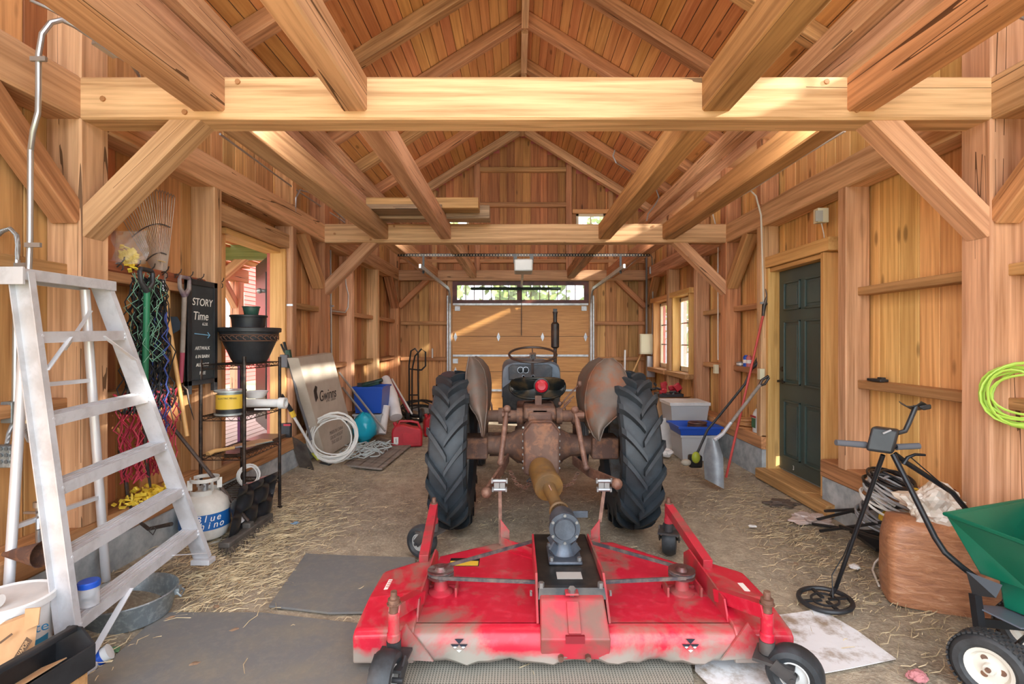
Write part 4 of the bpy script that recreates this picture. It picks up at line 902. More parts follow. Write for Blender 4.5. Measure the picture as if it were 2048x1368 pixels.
def ladder():
    t = T('stepladder', 'aluminium stepladder standing by the left wall', 'ladder', (-1.95, 2.6, .05))
    LT, LB, RT, RB = Vector((-2.17, 2.20, 1.72)), P(152, 1335, 2.13), Vector((-2.19, 2.62, 1.72)), P(403, 1118, 2.98)
    LB.x, RB.x = LB.x, RB.x
    def rail(a, b, sgn):
        d = (b - a); u = Vector((0, 1, 0)); fr_ = frame(d, (1, 0, 0)); m = MB()
        wdir = Vector((1, 0, 0)); wdir = (wdir - d.normalized() * wdir.dot(d.normalized())).normalized(); ydir = d.normalized().cross(wdir)
        m.bar(a, b, .006, .088, wdir)
        for s in (-1, 1): m.bar(a + wdir * .044 * s + ydir * .012 * sgn, b + wdir * .044 * s + ydir * .012 * sgn, .03, .005, wdir)
        return m, wdir
    for a, b, s in ((LT, LB, 1), (RT, RB, -1)):
        m, wd = rail(a, b, s); m.build('front_rail', ALU, t, smooth=False)
        foot = MB().box(b + Vector((.01, 0, -.01)), (.11, .07, .03)); foot.build('foot', ALU, t, smooth=False, bevel=.004)
    ts = [.155, .37, .545, .72, .885]
    for k, u in enumerate(ts):
        a, b = LT.lerp(LB, u), RT.lerp(RB, u - (.0 if k < 4 else .005)); z = (a.z + b.z) / 2
        if k >= 2: pass
        m = MB(); d = (b - a); m.bar(a + Vector((-.0, 0, 0)), b, .085, .005, (0, 0, 1)); m.bar(a + Vector((.042, 0, -.018)), b + Vector((.042, 0, -.018)), .004, .05, (0, 0, 1)); m.bar(a + Vector((-.042, 0, -.018)), b + Vector((-.042, 0, -.018)), .004, .05, (0, 0, 1))
        for q in range(4): m.bar(a + Vector((-.03 + q * .02, 0, .004)), b + Vector((-.03 + q * .02, 0, .004)), .004, .003, (0, 0, 1))
        st = m.build('step', ALU, t, smooth=False)
        if k in (0, 3, 4): pass
        rv = MB()
        for e, s in ((a, -1), (b, 1)):
            for dz in (-.01, -.03): rv.cyl(e + Vector((.044, s * .0, dz)), e + Vector((.05, 0, dz)), .006, .006, 8)
        tag(rv.build('rivets', ALUB, t), None, None, None, 'stuff')
    a, b = LT.lerp(LB, .885), RT.lerp(RB, .88)
    MB().bar(a.lerp(b, .35) + Vector((.045, 0, -.03)), LT.lerp(LB, .985) + Vector((.045, .02, 0)), .004, .03, (1, 0, 0)).build('step_brace', ALUB, t, smooth=False)
    MB().bar(a.lerp(b, .72) + Vector((.045, 0, -.03)), RT.lerp(RB, .97) + Vector((.045, -.02, 0)), .004, .03, (1, 0, 0)).build('step_brace', ALUB, t, smooth=False)
    a, b = LT.lerp(LB, .155), RT.lerp(RB, .155)
    MB().bar(a.lerp(b, .3) + Vector((.045, 0, -.02)), LT.lerp(LB, .25) + Vector((.045, .0, 0)), .004, .022, (1, 0, 0)).build('step_brace', ALUB, t, smooth=False)
    MB().bar(a.lerp(b, .7) + Vector((.045, 0, -.02)), RT.lerp(RB, .25) + Vector((.045, .0, 0)), .004, .022, (1, 0, 0)).build('step_brace', ALUB, t, smooth=False)
    m = MB().box(((LT + RT) / 2 + Vector((-.03, 0, .015))), (.16, .50, .012)).box(((LT + RT) / 2 + Vector((.045, 0, -.005))), (.012, .50, .05)).box(((LT + RT) / 2 + Vector((-.105, 0, -.005))), (.012, .50, .05)); m.build('top_cap', ALU, t, smooth=False, bevel=.003)
    MB().cyl((LT.x - .10, LT.y - .055, 1.71), (LT.x - .10, LT.y - .04, 1.71), .045, .045, 20).bb(LT.x - .1, LT.x + .05, LT.y - .055, LT.y - .045, 1.67, 1.745).build('cap_bracket', ALU, t)
    r1, r2 = Vector((-2.23, 2.58, 1.69)), Vector((-2.235, 2.72, .12)); MB().tube([r1, r2], .021, 12).build('rear_leg', ALUB, t)
    r3, r4 = Vector((-2.22, 2.27, 1.69)), Vector((-2.27, 2.22, .12)); MB().tube([r3, r4], .02, 12).build('rear_leg', ALUB, t)
    for u in (.3, .7): MB().bar(r1.lerp(r2, u), r3.lerp(r4, u), .02, .02).build('rear_bar', ALUB, t, smooth=False)
    MB().bar((-2.19, 2.57, 1.58), (-2.21, 2.44, 1.38), .004, .02, (1, 0, 0)).build('spreader', ALUB, t, smooth=False)
    return t, LT.lerp(LB, .885), RT.lerp(RB, .88)
lad, s5a, s5b = ladder()
j = s5a.lerp(s5b, .12) + Vector((0, 0, .006)); jt = T('jar', 'clear plastic jar with a blue lid standing on the bottom ladder step', 'jar', tuple(j))
CLEAR = NT('clear_plastic'); CLEAR.b.inputs['Base Color'].default_value = (.85, .88, .92, 1); CLEAR.b.inputs['Alpha'].default_value = .35; CLEAR.b.inputs['Roughness'].default_value = .15; CLEAR = CLEAR.m
MB().lathe([(0, .0), (.036, 0), (.04, .005), (.04, .085), (.036, .09)], Matrix.Translation(j), 24).build('jar_body', CLEAR, jt); MB().lathe([(.042, .085), (.042, .105), (.038, .11), (0, .11)], Matrix.Translation(j), 24).build('lid', BLUEP, jt)
m = MB()
for i in range(7): a = i * .9; m.tube([j + Vector((.025 * math.cos(a), .025 * math.sin(a), .01 + .003 * i)), j + Vector((.025 * math.cos(a + 2), .025 * math.sin(a + 2), .018 + .004 * i))], .004, 5)
m.build('hardware', DSTEEL, jt)
# tub
tc_ = Vector((-2.0, 2.56, .0)); tt = T('tub', 'galvanised steel oval tub on the floor under the ladder', 'tub', tuple(tc_))
M = Matrix.Translation((-1.99, 2.56, .0)) @ Matrix.Diagonal((1.0, 1.0, 1, 1))
MB().lathe([(0, .012), (.17, .012), (.185, .02), (.212, .13), (.217, .137), (.212, .142), (.205, .135), (.178, .024), (.165, .018), (0, .018)][::-1], M, 48).build('tub_body', GALV, tt)
MB().lathe([(0, .03), (.185, .03)], M, 40).build('rusty_water', plain('rusty_water', '3c2a20', .25, col2='5a3c2a'), tt)
for a in (R(20), R(200)):
    c = M @ Vector((.218 * math.cos(a), .218 * math.sin(a), .115)); m = MB(); tv = Vector((-math.sin(a), math.cos(a), 0)); ov = Vector((math.cos(a), math.sin(a), 0))
    m.box(c, (.05, .02, .03), frame(tv)); m.tube([c - tv * .03, c - tv * .035 + ov * .02 - Vector((0, 0, .02)), c + tv * .035 + ov * .02 - Vector((0, 0, .02)), c + tv * .03], .005, 8); m.build('tub_handle', GALV, tt)
# bucket with tube, carton, tray
bc = Vector((-2.11, 2.07, 0)); bt = T('bucket', 'white plastic bucket with a teal label beside the ladder', 'bucket', tuple(bc)); M = Matrix.Translation(bc)
MB().lathe([(0, .01), (.128, .01), (.132, .02), (.144, .33), (.150, .335), (.152, .35)], M, 44).build('bucket_body', WHITEP, bt)
MB().lathe([(.156, .335), (.157, .362), (.150, .368), (.143, .36), (0, .358)], M, 44).build('lid', WHITEP, bt)
MB().lathe([(.1365, .10), (.1402, .20)], M, 30, R(-75), R(15)).build('label', plain('teal_label', '2b86b0', .5), bt)
text('CleanRite', .055, facing(bc + Vector((.117, -.098, .26)), (.64, .77, 0), (0, 0, 1)), plain('teal_print', '2b7fae', .6), bt)
tb_ = T('caulk_tube', 'white caulk tube with red print lying on the bucket lid', 'tube', (-2.11, 2.0, .37)); MB().cyl((-2.25, 1.99, .393), (-2.055, 1.985, .393), .025, .025, 20).cyl((-2.26, 1.99, .393), (-2.25, 1.99, .393), .012).build('tube_body', WHITEP, tb_); MB().cyl((-2.19, 1.99, .393), (-2.12, 1.988, .393), .0254, .0254, 20).build('label', plain('pinkish_label', 'd8b0b0', .5), tb_)
cb = T('carton', 'folded brown cardboard carton leaning before the white bucket', 'box', (-1.95, 1.86, 0))
q = [P(-25, 1262, 1.95), P(78, 1222, 1.93), P(62, 1352, 1.90), P(8, 1385, 1.88), P(-25, 1385, 1.88)]
MB().add([tuple(p) for p in q] + [tuple(p + Vector((-.02, .02, 0))) for p in q], [(0, 1, 2, 3, 4), (9, 8, 7, 6, 5)] + [(i, 5 + i, 5 + (i + 1) % 5, (i + 1) % 5) for i in range(5)]).build('panel', CARD, cb, smooth=False)
q = [P(50, 1218, 1.92), P(80, 1215, 1.92), P(76, 1250, 1.90), P(48, 1262, 1.90)]
MB().add([tuple(p) for p in q] + [tuple(p + Vector((0, .004, 0))) for p in q], [(0, 1, 2, 3), (7, 6, 5, 4), (0, 4, 5, 1), (1, 5, 6, 2), (2, 6, 7, 3), (3, 7, 4, 0)]).build('flap', CARD, cb, smooth=False)
dgn = Vector((.62, 0, .78)); c0 = P(40, 1306, 1.885); MB().box(c0, (.125, .002, .026), frame((.62, -.02, .78), (0, 1, 0))) if 0 else None
Mt = facing(P(40, 1307, 1.885), (.55, -.05, .83), (-.83, 0, .55)); MB().add([Mt @ Vector(v) for v in ((-.068, -.013, -.002), (.068, -.013, -.002), (.068, .013, -.002), (-.068, .013, -.002))], [(0, 1, 2, 3)]).build('print_band', plain('print_brown', '5a4636', .7), cb, smooth=False)
text('ASIA VAPOR', .021, Mt, CARD, cb)
Mt = facing(P(12, 1277, 1.90), (.8, 0, .6), (-.6, 0, .8)); text('♥', .04, Mt, bpy.data.materials['print_brown'], cb) if 0 else MB().add([Mt @ Vector(v) for v in ((-.03, -.004, 0), (.03, -.004, 0), (.03, .004, 0), (-.03, .004, 0))], [(0, 1, 2, 3)]).build('print', bpy.data.materials['print_brown'], cb, smooth=False)
ty = T('tool_tray', 'black plastic tool tray with a carry handle in the near left corner', 'tray', (-1.75, 1.95, 0))
ta, tbv = P(160, 1300, 2.02), P(20, 1400, 1.80); 
d = Vector((-.13, -.99, 0)).normalized(); nrm = Vector((.99, -.13, 0)); c = Vector((-1.72, 1.95, .0)); m = MB(); Ld, Wd, Hd = .46, .17, .09
fr3 = frame(d); base = c + d * Ld / 2
zb_ = .165
m.box(base + Vector((0, 0, zb_)), (Ld, Wd, .008), fr3); m.box(base + nrm * Wd / 2 + Vector((0, 0, zb_ + Hd / 2)), (Ld, .008, Hd), fr3); m.box(base - nrm * Wd / 2 + Vector((0, 0, zb_ + Hd / 2)), (Ld, .008, Hd), fr3)
m.build('tray_body', BLKP, ty, smooth=False, bevel=.003)
for s in (0, 1):
    e = c + d * Ld * s; m = MB().add([e - nrm * Wd / 2 + Vector((0, 0, zb_)), e + nrm * Wd / 2 + Vector((0, 0, zb_)), e + nrm * Wd / 2 + Vector((0, 0, zb_ + Hd)), e + nrm * .03 + Vector((0, 0, zb_ + .15)), e - nrm * .03 + Vector((0, 0, zb_ + .15)), e - nrm * Wd / 2 + Vector((0, 0, zb_ + Hd))] , [(0, 1, 2, 3, 4, 5)])
    m.v += [v + d * .008 for v in m.v]; m.f += [[11, 10, 9, 8, 7, 6]] + [[i, (i + 1) % 6, 6 + (i + 1) % 6, 6 + i] for i in range(6)]; m.build('end_panel', BLKP, ty, smooth=False)
MB().bar(c + Vector((0, 0, zb_ + .145)), c + d * Ld + Vector((0, 0, zb_ + .145)), .03, .022).build('handle', BLKP, ty, smooth=False, bevel=.006)
cl = T('crate', 'low wooden crate under the black tool tray', 'crate', tuple(base)); MB().box(base + Vector((0, 0, zb_ / 2 - .004)), (Ld * .9, Wd * .9, zb_ - .01), fr3).build('crate_body', GIRT, cl, smooth=False)
cd = T('cardboard_insert', 'torn piece of cardboard lying in the black tool tray', 'cardboard', tuple(base)); MB().box(base + d * .0 - nrm * .03 + Vector((0, 0, zb_ + .04)), (.34, .13, .004), frame(d) @ Matrix.Rotation(R(24), 3, 'X')).build('sheet', CARD, cd, smooth=False)
pl_ = T('pliers', 'worn steel pliers on the cardboard in the black tool tray', 'pliers', tuple(base)); m = MB(); p0 = base + nrm * .035 + Vector((0, 0, zb_ + .03)) - d * .1; m.tube([p0, p0 + d * .05 + nrm * .02, p0 + d * .12 + nrm * .025, p0 + d * .18], .006, 8).tube([p0, p0 + d * .05 - nrm * .02, p0 + d * .12 - nrm * .02, p0 + d * .18], .006, 8).box(p0 - d * .02, (.05, .022, .012), fr3); m.build('jaws_and_grips', ALUB, pl_)
cn = T('can', 'blue and white tin lying on its side beside the galvanised tub', 'can', F(197, 1315)[:]); p = F(195, 1318, .03); MB().lathe([(0, 0), (.033, 0), (.033, .045), (.035, .048), (0, .05)], Matrix.Translation(p) @ Matrix.Rotation(R(60), 4, 'Y') @ Matrix.Rotation(R(-25), 4, 'X'), 24).build('can_body', plain('can_white', 'd5dadc', .4), cn); MB().lathe([(.0338, .004), (.0338, .024)], Matrix.Translation(p) @ Matrix.Rotation(R(60), 4, 'Y') @ Matrix.Rotation(R(-25), 4, 'X'), 24).build('label', BLUEP, cn)
def leaf(c, r, mat, rot, label, name='leaf', cat='leaf', group=None):
    g = []
    for i in range(7):
        u = i / 6; hw = r * .62 * math.sin(math.pi * (u * .93 + .05)) ** .7
        g.append([Vector(c) + Matrix.Rotation(rot, 3, 'Z') @ Vector((hw * v, (u - .5) * 2 * r, .006 + .15 * r * (1 - abs(v)) + .1 * r * math.sin(u * 5))) for v in (-1, -.5, 0, .5, 1)])
    o = MB().solid(g, .0008, (0, 0, 1)).build(name, mat, None); tag(o, label, cat, group); return o
leaf(F(222, 1303), .05, plain('wilted_green', '5c8a62', .7, col2='34503c', scale=30), R(60), 'wilted green leaf beside the blue and white tin on the grey mat')
BRL = plain('dry_leaf', '9c8064', .8, col2='7c6452', scale=20)
for i, (x, y, l) in enumerate(((340, 1238, 'curled brown leaf on the near grey mat before the tub'), (468, 1262, 'small dry leaf on the near grey mat edge by the hay'), (390, 1330, 'small brown leaf low on the near grey mat'), (432, 1215, 'red brown leaf at the back edge of the near grey mat'), (1592, 1130, 'dry leaf on the earth near the right side of the mower'), (585, 1046, 'leaf scrap on the earth behind the far grey mat'))):
    q = F(x, y, .01); leaf(q, .022, BRL, random.uniform(0, 6), l)
# propane tank
pc = Vector((-2.135, 3.42, .07)); pt = T('propane_tank', 'white propane tank with a blue wrap beside the ladder foot', 'tank', tuple(pc)); M = Matrix.Translation(pc)
TANKW = plain('tank_white', 'd2d0c8', .45, col2='bcb9b0', scale=6)
MB().lathe([(.09, -.03), (.105, -.03), (.10, .0)], M, 32).build('foot_ring', TANKW, pt)
MB().lathe([(0, 0), (.08, .0), (.13, .03), (.152, .08), (.152, .215), (.138, .27), (.10, .31), (.05, .33), (0, .332)], M, 40).build('tank_body', TANKW, pt)
MB().lathe([(.1535, .10), (.1535, .205)], M, 48).build('blue_wrap', plain('wrap_blue', '1a5a9c', .4), pt)
for a0, a1 in ((R(-150), R(-30)), (R(30), R(150))): MB().lathe([(.085, .31), (.085, .345), (.088, .345), (.088, .31)], M, 20, a0, a1).build('collar', TANKW, pt)
MB().lathe([(.085, .40), (.088, .40), (.088, .425), (.085, .425), (.085, .40)], M, 30, R(-170), R(170)).build('collar_ring', TANKW, pt)
for a in (-150, -30, 30, 150): p = pc + Vector((.0865 * math.cos(R(a)), .0865 * math.sin(R(a)), 0)); MB().bar(p + Vector((0, 0, .34)), p + Vector((0, 0, .41)), .004, .03, (math.cos(R(a)), math.sin(R(a)), 0)).build('collar_post', TANKW, pt, smooth=False)
MB().cyl(pc + Vector((0, 0, .33)), pc + Vector((0, 0, .38)), .02).cyl(pc + Vector((0, -.04, .365)), pc + Vector((0, .03, .365)), .012).build('valve', COND, pt)
for i, (s_, z) in enumerate((('Blue', .178), ('Rhino', .132))):
    for k, chh in enumerate(s_):
        a = R(-50 + (k - (len(s_) - 1) / 2) * 15); cpt = pc + Vector((.1545 * math.cos(a), .1545 * math.sin(a), z)); text(chh, .062, facing(cpt, (-math.sin(a), math.cos(a), 0), (0, 0, 1)), WHT, pt, shear=.2)
# broom
bm_ = T('push_broom', 'push broom with a dark bristle head leaning across the propane tank', 'broom', F(487, 1085)[:])
hd0, hd1 = F(447, 1092, .09), F(537, 1030, .07); hc = (hd0 + hd1) / 2; MB().tube([P(300, 798, 3.27), hc + Vector((0, 0, .06))], .012, 10).build('handle', plain('broom_handle', '3c322e', .5, col2='57463c', scale=30), bm_)
MB().tube([hc + (P(300, 798, 3.27) - hc).normalized() * .12, hc + (P(300, 798, 3.27) - hc).normalized() * .07], .017, 10).build('ferrule', ALUB, bm_)
MB().bar(hd0, hd1, .075, .035).box(hc + Vector((0, 0, .03)), (.06, .06, .04)).build('broom_head', plain('broom_block', '4a4642', .7, col2='5e5852', scale=20), bm_, bevel=.008)
m = MB(); dd = (hd1 - hd0); sd = Vector((dd.y, -dd.x, 0)).normalized()
for i in range(60):
    for jx in (-1, -.35, .35, 1): p = hd0 + dd * (i + .5) / 60 + sd * .03 * jx; e = p + Vector((random.gauss(0, .006), random.gauss(0, .006), -.085)) + sd * (.016 * jx); e.z = max(e.z, .004); m.tube([p + Vector((0, 0, -.015)), e], [.005, .002], 3, cap=False)
tag(m.build('bristles', plain('bristle', '3c332c', .9, col2='6a5c4c', scale=60), bm_, smooth=False), None, None, None, 'stuff')
# wire shelf
SH = plain('shelf_black', '1e1c1c', .4, .4, col2='4a3a30', scale=18)
sx0, sx1, sy0, sy1 = -2.29, -1.975, 3.62, 4.16; ws_ = T('wire_shelf', 'black wire shelving rack standing before the open doorway', 'shelf', (-2.13, 3.9, .06))
for x in (sx0, sx1):
    for y in (sy0, sy1): MB().cyl((x, y, .05), (x, y, 1.29 if not (x == sx1 and y == sy0) else 1.31), .0125).cyl((x, y, .03), (x, y, .05), .018).build('shelf_post', SH, ws_)
for z in (.29, .59, .875, 1.25):
    m = MB()
    for x in (sx0, sx1):
        for dz in (0, -.03): m.tube([(x, sy0, z + dz), (x, sy1, z + dz)], .0035, 6)
        k_ = 9
        m.tube([(x, sy0 + (sy1 - sy0) * i / (k_ * 2), z - .03 * (i % 2)) for i in range(k_ * 2 + 1)], .002, 5)
    for y in (sy0, sy1):
        for dz in (0, -.03): m.tube([(sx0, y, z + dz), (sx1, y, z + dz)], .0035, 6)
        m.tube([(sx0 + (sx1 - sx0) * i / 10, y, z - .03 * (i % 2)) for i in range(11)], .002, 5)
    for i in range(1, 20): y = sy0 + (sy1 - sy0) * i / 20; m.tube([(sx0, y, z + .003), (sx1, y, z + .003)], .002, 5)
    m.build('wire_shelf_tier', SH, ws_)
def pot(name, label, c, r0, r1, h_, mat, band=None):
    t = T(name, label, 'pot', tuple(c)); M = Matrix.Translation(c); MB().lathe([(0, 0), (r0 * .86, 0), (r0, h_ * .12), (r1 * .9, h_ * .72), (r1 * .93, h_ * .86), (r1, h_ * .88), (r1 * 1.01, h_ * .98), (r1 * .97, h_), (r1 * .9, h_ * .95), (r1 * .84, h_ * .6), (r0 * .85, h_ * .1), (0, h_ * .08)], M, 40).build('pot_body', mat, t)
    if band:
        m = MB()
        for i in range(26):
            a = 2 * math.pi * i / 26; rr_ = r1 * .915; zc = h_ * .71
            m.tube([c + Vector((rr_ * math.cos(a + .1 * math.cos(b)), rr_ * math.sin(a + .1 * math.cos(b)), zc + .014 * math.sin(b))) for b in [math.pi / 4 * k for k in range(7)]], .003, 5)
        for zc in (h_ * .62, h_ * .79): rr_ = r1 * (.885 if zc < h_ * .7 else .93); m.tube([c + Vector((rr_ * math.cos(a), rr_ * math.sin(a), zc)) for a in [math.pi / 20 * k for k in range(40)]], .003, 5, closed=True)
        m.build('scroll_band', band, t)
    return t
pot('planter', 'big black bowl planter with a scrolled band on top of the wire shelf', Vector((-2.10, 3.93, 1.256)), .135, .225, .27, BLKP, plain('band_copper', '6a4a38', .5))
pot('plant_pot', 'small black round pot nested in the big black planter', Vector((-2.12, 3.95, 1.50)), .115, .135, .125, BLKP)
pot('plant_pot', 'small dark green pot on top of the stacked black pots', Vector((-2.10, 3.95, 1.62)), .05, .065, .075, plain('pot_green', '2c4a40', .4))
spc = Vector((-2.12, 3.70, .882)); spt = T('wire_spool', 'spool with a yellow label on the middle wire shelf tier', 'spool', tuple(spc)); M = Matrix.Translation(spc); MB().lathe([(.02, 0), (.107, 0), (.107, .012), (.085, .014), (.085, .165), (.107, .168), (.107, .18), (.035, .18), (.03, .16)], M, 36).build('spool_body', plain('spool_zinc', '9fa6a4', .4, .4), spt); MB().lathe([(.0952, .016), (.0952, .045)], M, 36).build('dark_wire', BLKP, spt); MB().lathe([(.096, .045), (.096, .15)], M, 36).build('label', YEL, spt); text('ELECTRIC FENCE', .016, facing(spc + Vector((.03, -.0925, .125)), (.95, .3, 0), (0, 0, 1)), INK, spt)
wp = T('pipe_fitting', 'white plastic pipe lying across the middle wire shelf tier', 'pipe', (-2.05, 4.05, .9)); MB().lathe([(.03, 0), (.033, 0), (.033, .3), (.045, .3), (.045, .35), (.03, .35), (.03, 0)], facing((-2.20, 4.0, .925), (0, 1, 0), (0, 0, 1)) @ Matrix.Rotation(R(0), 4, 'X'), 20).build('pipe', WHITEP, wp); MB().bar((-2.05, 3.9, .89), (-1.95, 3.95, .885), .03, .01).build('tag', WHITEP, wp, smooth=False)
dsh = T('dish', 'shallow white dish at the back of the middle wire shelf tier', 'dish', (-2.1, 4.1, .88)); MB().lathe([(0, 0), (.06, 0), (.09, .05), (.094, .05), (.064, -.003)], Matrix.Translation((-2.12, 4.06, .965)), 24).build('bowl', WHITEP, dsh)
sa = T('pruning_saw', 'pruning saw with a wooden handle lying on the lower wire shelf tier', 'saw', (-2.1, 3.9, .6)); MB().tube([(-2.245, 3.63, .60), (-2.23, 3.68, .612), (-2.18, 3.75, .612), (-2.15, 3.80, .612)], [.02, .016, .013, .012], 10).build('saw_handle', WHANDLE, sa); MB().bar((-2.15, 3.80, .612), (-2.01, 4.10, .60), .04, .003).build('blade', plain('saw_blue', '6a9aac', .4, .3), sa, smooth=False)
wb = T('wood_block', 'flat tan wooden board lying on the lower wire shelf tier', 'board', (-2.08, 3.95, .6)); MB().box((-2.11, 4.0, .605), (.13, .26, .015), Matrix.Rotation(R(-20), 3, 'Z')).build('board', CARD, wb, smooth=False)
def coil(name, label, cat, c, r, n_, mat, rad=.005, nrm=(0, 0, 1), jit=.15, group=None, flat=.3, parent=None):
    c = Vector(c); Mx = frame(nrm); u, v, w_ = Mx.col[1], Mx.col[2], Mx.col[0]; m = MB(); pts = []; K = 22
    for i in range(n_ * K):
        a = 2 * math.pi * i / K; t_ = i / K; rr_ = r * (1 + jit * math.sin(t_ * 2.39 + 1) * .6 + jit * .3 * math.sin(a * 2 + t_)); off = w_ * (flat * r * (math.sin(t_ * 1.7) * .5)); pts.append(c + u * rr_ * math.cos(a) + v * rr_ * math.sin(a) * (1 + .1 * math.sin(t_ * 3)) + off + u * r * jit * .5 * math.sin(t_ * 1.3))
    m.tube(pts, rad, 6)
    if parent: return m.build(name, mat, parent)
    return tag(m.build(name, mat, None), label, cat, group)
WCORD = plain('white_cord', 'd9d8d2', .5); coil('cord_coil', 'coil of white cord on the bottom wire shelf tier', 'cord', (-2.12, 3.95, .36), .075, 7, WCORD, .005, (1, -1, .4))
# seedling tray leaning on the shelf
st = T('seedling_tray', 'black plastic seedling tray with deep cells leaning on the wire shelf', 'tray', F(520, 1050)[:]); O_ = P(457, 1085, 3.35); U_ = (P(556, 950, 3.95) - P(478, 985, 3.38)); V_ = P(478, 985, 3.38) - O_
m = MB(); N_ = U_.cross(V_).normalized(); N_ = N_ if N_.y < 0 else -N_; gx, gy = 36, 18; g = []
for i in range(gx + 1):
    row = []
    for jx in range(gy + 1):
        u, v = i / gx, jx / gy; dpt = 0
        if 0 < i < gx and 0 < jx < gy: dpt = .055 * (abs(math.sin(u * 5 * math.pi)) * abs(math.sin(v * 2.5 * math.pi))) ** .6
        row.append(O_ + U_ * u + V_ * v + Vector((0, 0, .03)) - N_ * (-dpt) * (1 if (int(u * 5) + int(v * 2.5)) % 2 else -.4))
    g.append(row)
m.solid(g, .003, tuple(-N_)); m.build('tray_cells', plain('tray_black', '1a1d22', .28), st, ang=50)
# rack with hooks, tools hanging
rk = T('coat_rack', 'brown board with iron hooks fixed along the left wall', 'rack', (-2.40, 3.4, 1.86)); timber('rack_board', (-2.375, 2.84, 1.865), (-2.375, 4.0, 1.855), .02, .065, wood('rack_brown', '6a3c24', '96603c', .2), rk)
for i in range(9): y = 2.95 + i * .125; MB().tube([(-2.365, y, 1.88), (-2.345, y, 1.885), (-2.325, y, 1.87), (-2.325, y, 1.85), (-2.335, y, 1.84)], .004, 6).tube([(-2.36, y, 1.86), (-2.32, y, 1.90), (-2.315, y, 1.92)], .004, 6).build('hook', DSTEEL, rk)
# nets
def net(name, label, cx, cy, z0, z1, w0, w1, mat, dens, cat='net', r=.0042, jt=1):
    m = MB(); K = dens; rows = int((z1 - z0) / .05)
    for k in range(K):
        pts = []; ph = random.uniform(0, 6)
        for i in range(rows + 1):
            t_ = i / rows; w_ = w0 + (w1 - w0) * t_ ** .7; u = (k + .5) / K * 2 - 1; zz_ = z1 - (z1 - z0) * t_ * random.uniform(.98, 1.0) 
            pts.append((cx + .055 * math.cos(u * 1.5 + ph) * (1 - .2 * t_) + random.gauss(0, .008 * jt), cy + u * w_ + (.016 if (i + k) % 2 else -.016) + random.gauss(0, .011 * jt), zz_))
        m.tube(pts, r, 4, cap=False)
    return tag(m.build(name, mat, None), label, cat)
BN = plain('net_black', '0c0d10', .8); RN = plain('net_red', 'a82c40', .7); GN = plain('net_green', '6f9c84', .7); BL = plain('net_blue', '2c3c7a', .7)
net('cargo_net', 'black knotted net hanging from the coat rack', -2.23, 3.02, 1.0, 1.80, .06, .17, BN, 80)
net('cargo_net', 'red knotted net hanging below the black net on the left wall', -2.24, 3.04, .60, 1.12, .17, .17, RN, 54)
net('cargo_net', 'pale green string net tangled at the top of the black net', -2.19, 2.95, 1.30, 1.82, .05, .09, GN, 16, 'net', .0022, 2.2)
net('rope', 'dark blue rope hanging within the black and red nets', -2.19, 3.06, .80, 1.6, .02, .05, BL, 6, 'rope')
def dgrip(t, p, ax, mat):
    p = Vector(p); m = MB(); a, u = Vector(ax).normalized(), Vector((0, 1, 0)); m.tube([p, p + a * .05 - u * .045, p + a * .11 - u * .05, p + a * .125 - u * .04, p + a * .125 + u * .04, p + a * .11 + u * .05, p + a * .05 + u * .045, p], [.018, .014, .012, .013, .013, .012, .014, .018], 10); m.build('grip', mat, t)
t = T('spade', 'garden fork with a black D grip and green shaft hanging upside down on the rack', 'fork', (-2.30, 3.2, 1.0)); dgrip(t, (-2.13, 2.88, 1.71), (-.05, 0, 1), BLKP); MB().tube([(-2.13, 2.88, 1.73), (-2.20, 2.95, .98)], .017, 12).build('shaft', GREENP, t)
MB().tube([(-2.20, 2.95, .98), (-2.21, 2.98, .72), (-2.20, 3.0, .55)], [.012, .010, .006], 8).build('tine', DSTEEL, t)
t = T('leaf_rake', 'wire tined leaf rake with a pale wooden handle leaning tines up', 'rake', (-2.2, 3.6, .8)); hd = P(326, 575, 3.35); ft = P(374, 872, 3.35); MB().tube([hd, ft], .0135, 12).build('handle', WHANDLE, t)
MB().tube([hd + (hd - ft).normalized() * .05, hd - (hd - ft).normalized() * .03], .018, 12).build('ferrule', ALUB, t)
TN = plain('tine_steel', '9a8c80', .4, .6); a_, b_ = P(235, 436, 3.3), P(346, 416, 3.45)
for i in range(22):
    u = i / 21; e = P(232 + 118 * u, 440 - 62 * math.sin(math.pi * (.12 + u * .55)) + 8 * u, min(3.3 + .1 * u, 2430 / (802 - 118 * u))); d_ = (e - hd).normalized(); s_ = hd + Vector(((u - .5) * .03, 0, .03)); MB().tube([s_, s_.lerp(e, .95), e, e + Vector((.012, -.03, .008)), e + Vector((.016, -.05, -.02))], .0028, 5).build('tine', TN, t)
for f_, r_ in ((.36, .004), (.66, .004)): 
    pts = []
    for i in range(12): u = i / 11; e = P(232 + 118 * u, 440 - 62 * math.sin(math.pi * (.12 + u * .55)) + 8 * u, min(3.3 + .1 * u, 2430 / (802 - 118 * u))); pts.append(hd.lerp(e, f_) + Vector((0, -.008, 0)))
    MB().tube(pts, r_, 6).build('cross_wire', DSTEEL, t)
MB().bar(P(294, 515, 3.33), P(330, 524, 3.33), .006, .016, (0, 1, 0)).build('brace_bar', plain('brass_bar', 'c0a068', .5), t, smooth=False)
t = T('bag', 'clear bag of bright yellow plastic pieces on the rack behind the leaf rake', 'bag', (-2.38, 3.1, 1.9)); m = MB()
for _ in range(90): p = P(random.gauss(256, 15), random.gauss(512, 9), 3.02); p.x = -2.36 + random.uniform(-.03, .06); m.box(p, (.03, .02, .008), Matrix.Rotation(random.uniform(0, 6), 3, (random.random(), random.random(), 1)))
tag(m.build('yellow_pieces', plain('bright_yellow', 'f0d44a', .5), t, smooth=False), None, None, None, 'stuff')
g = []
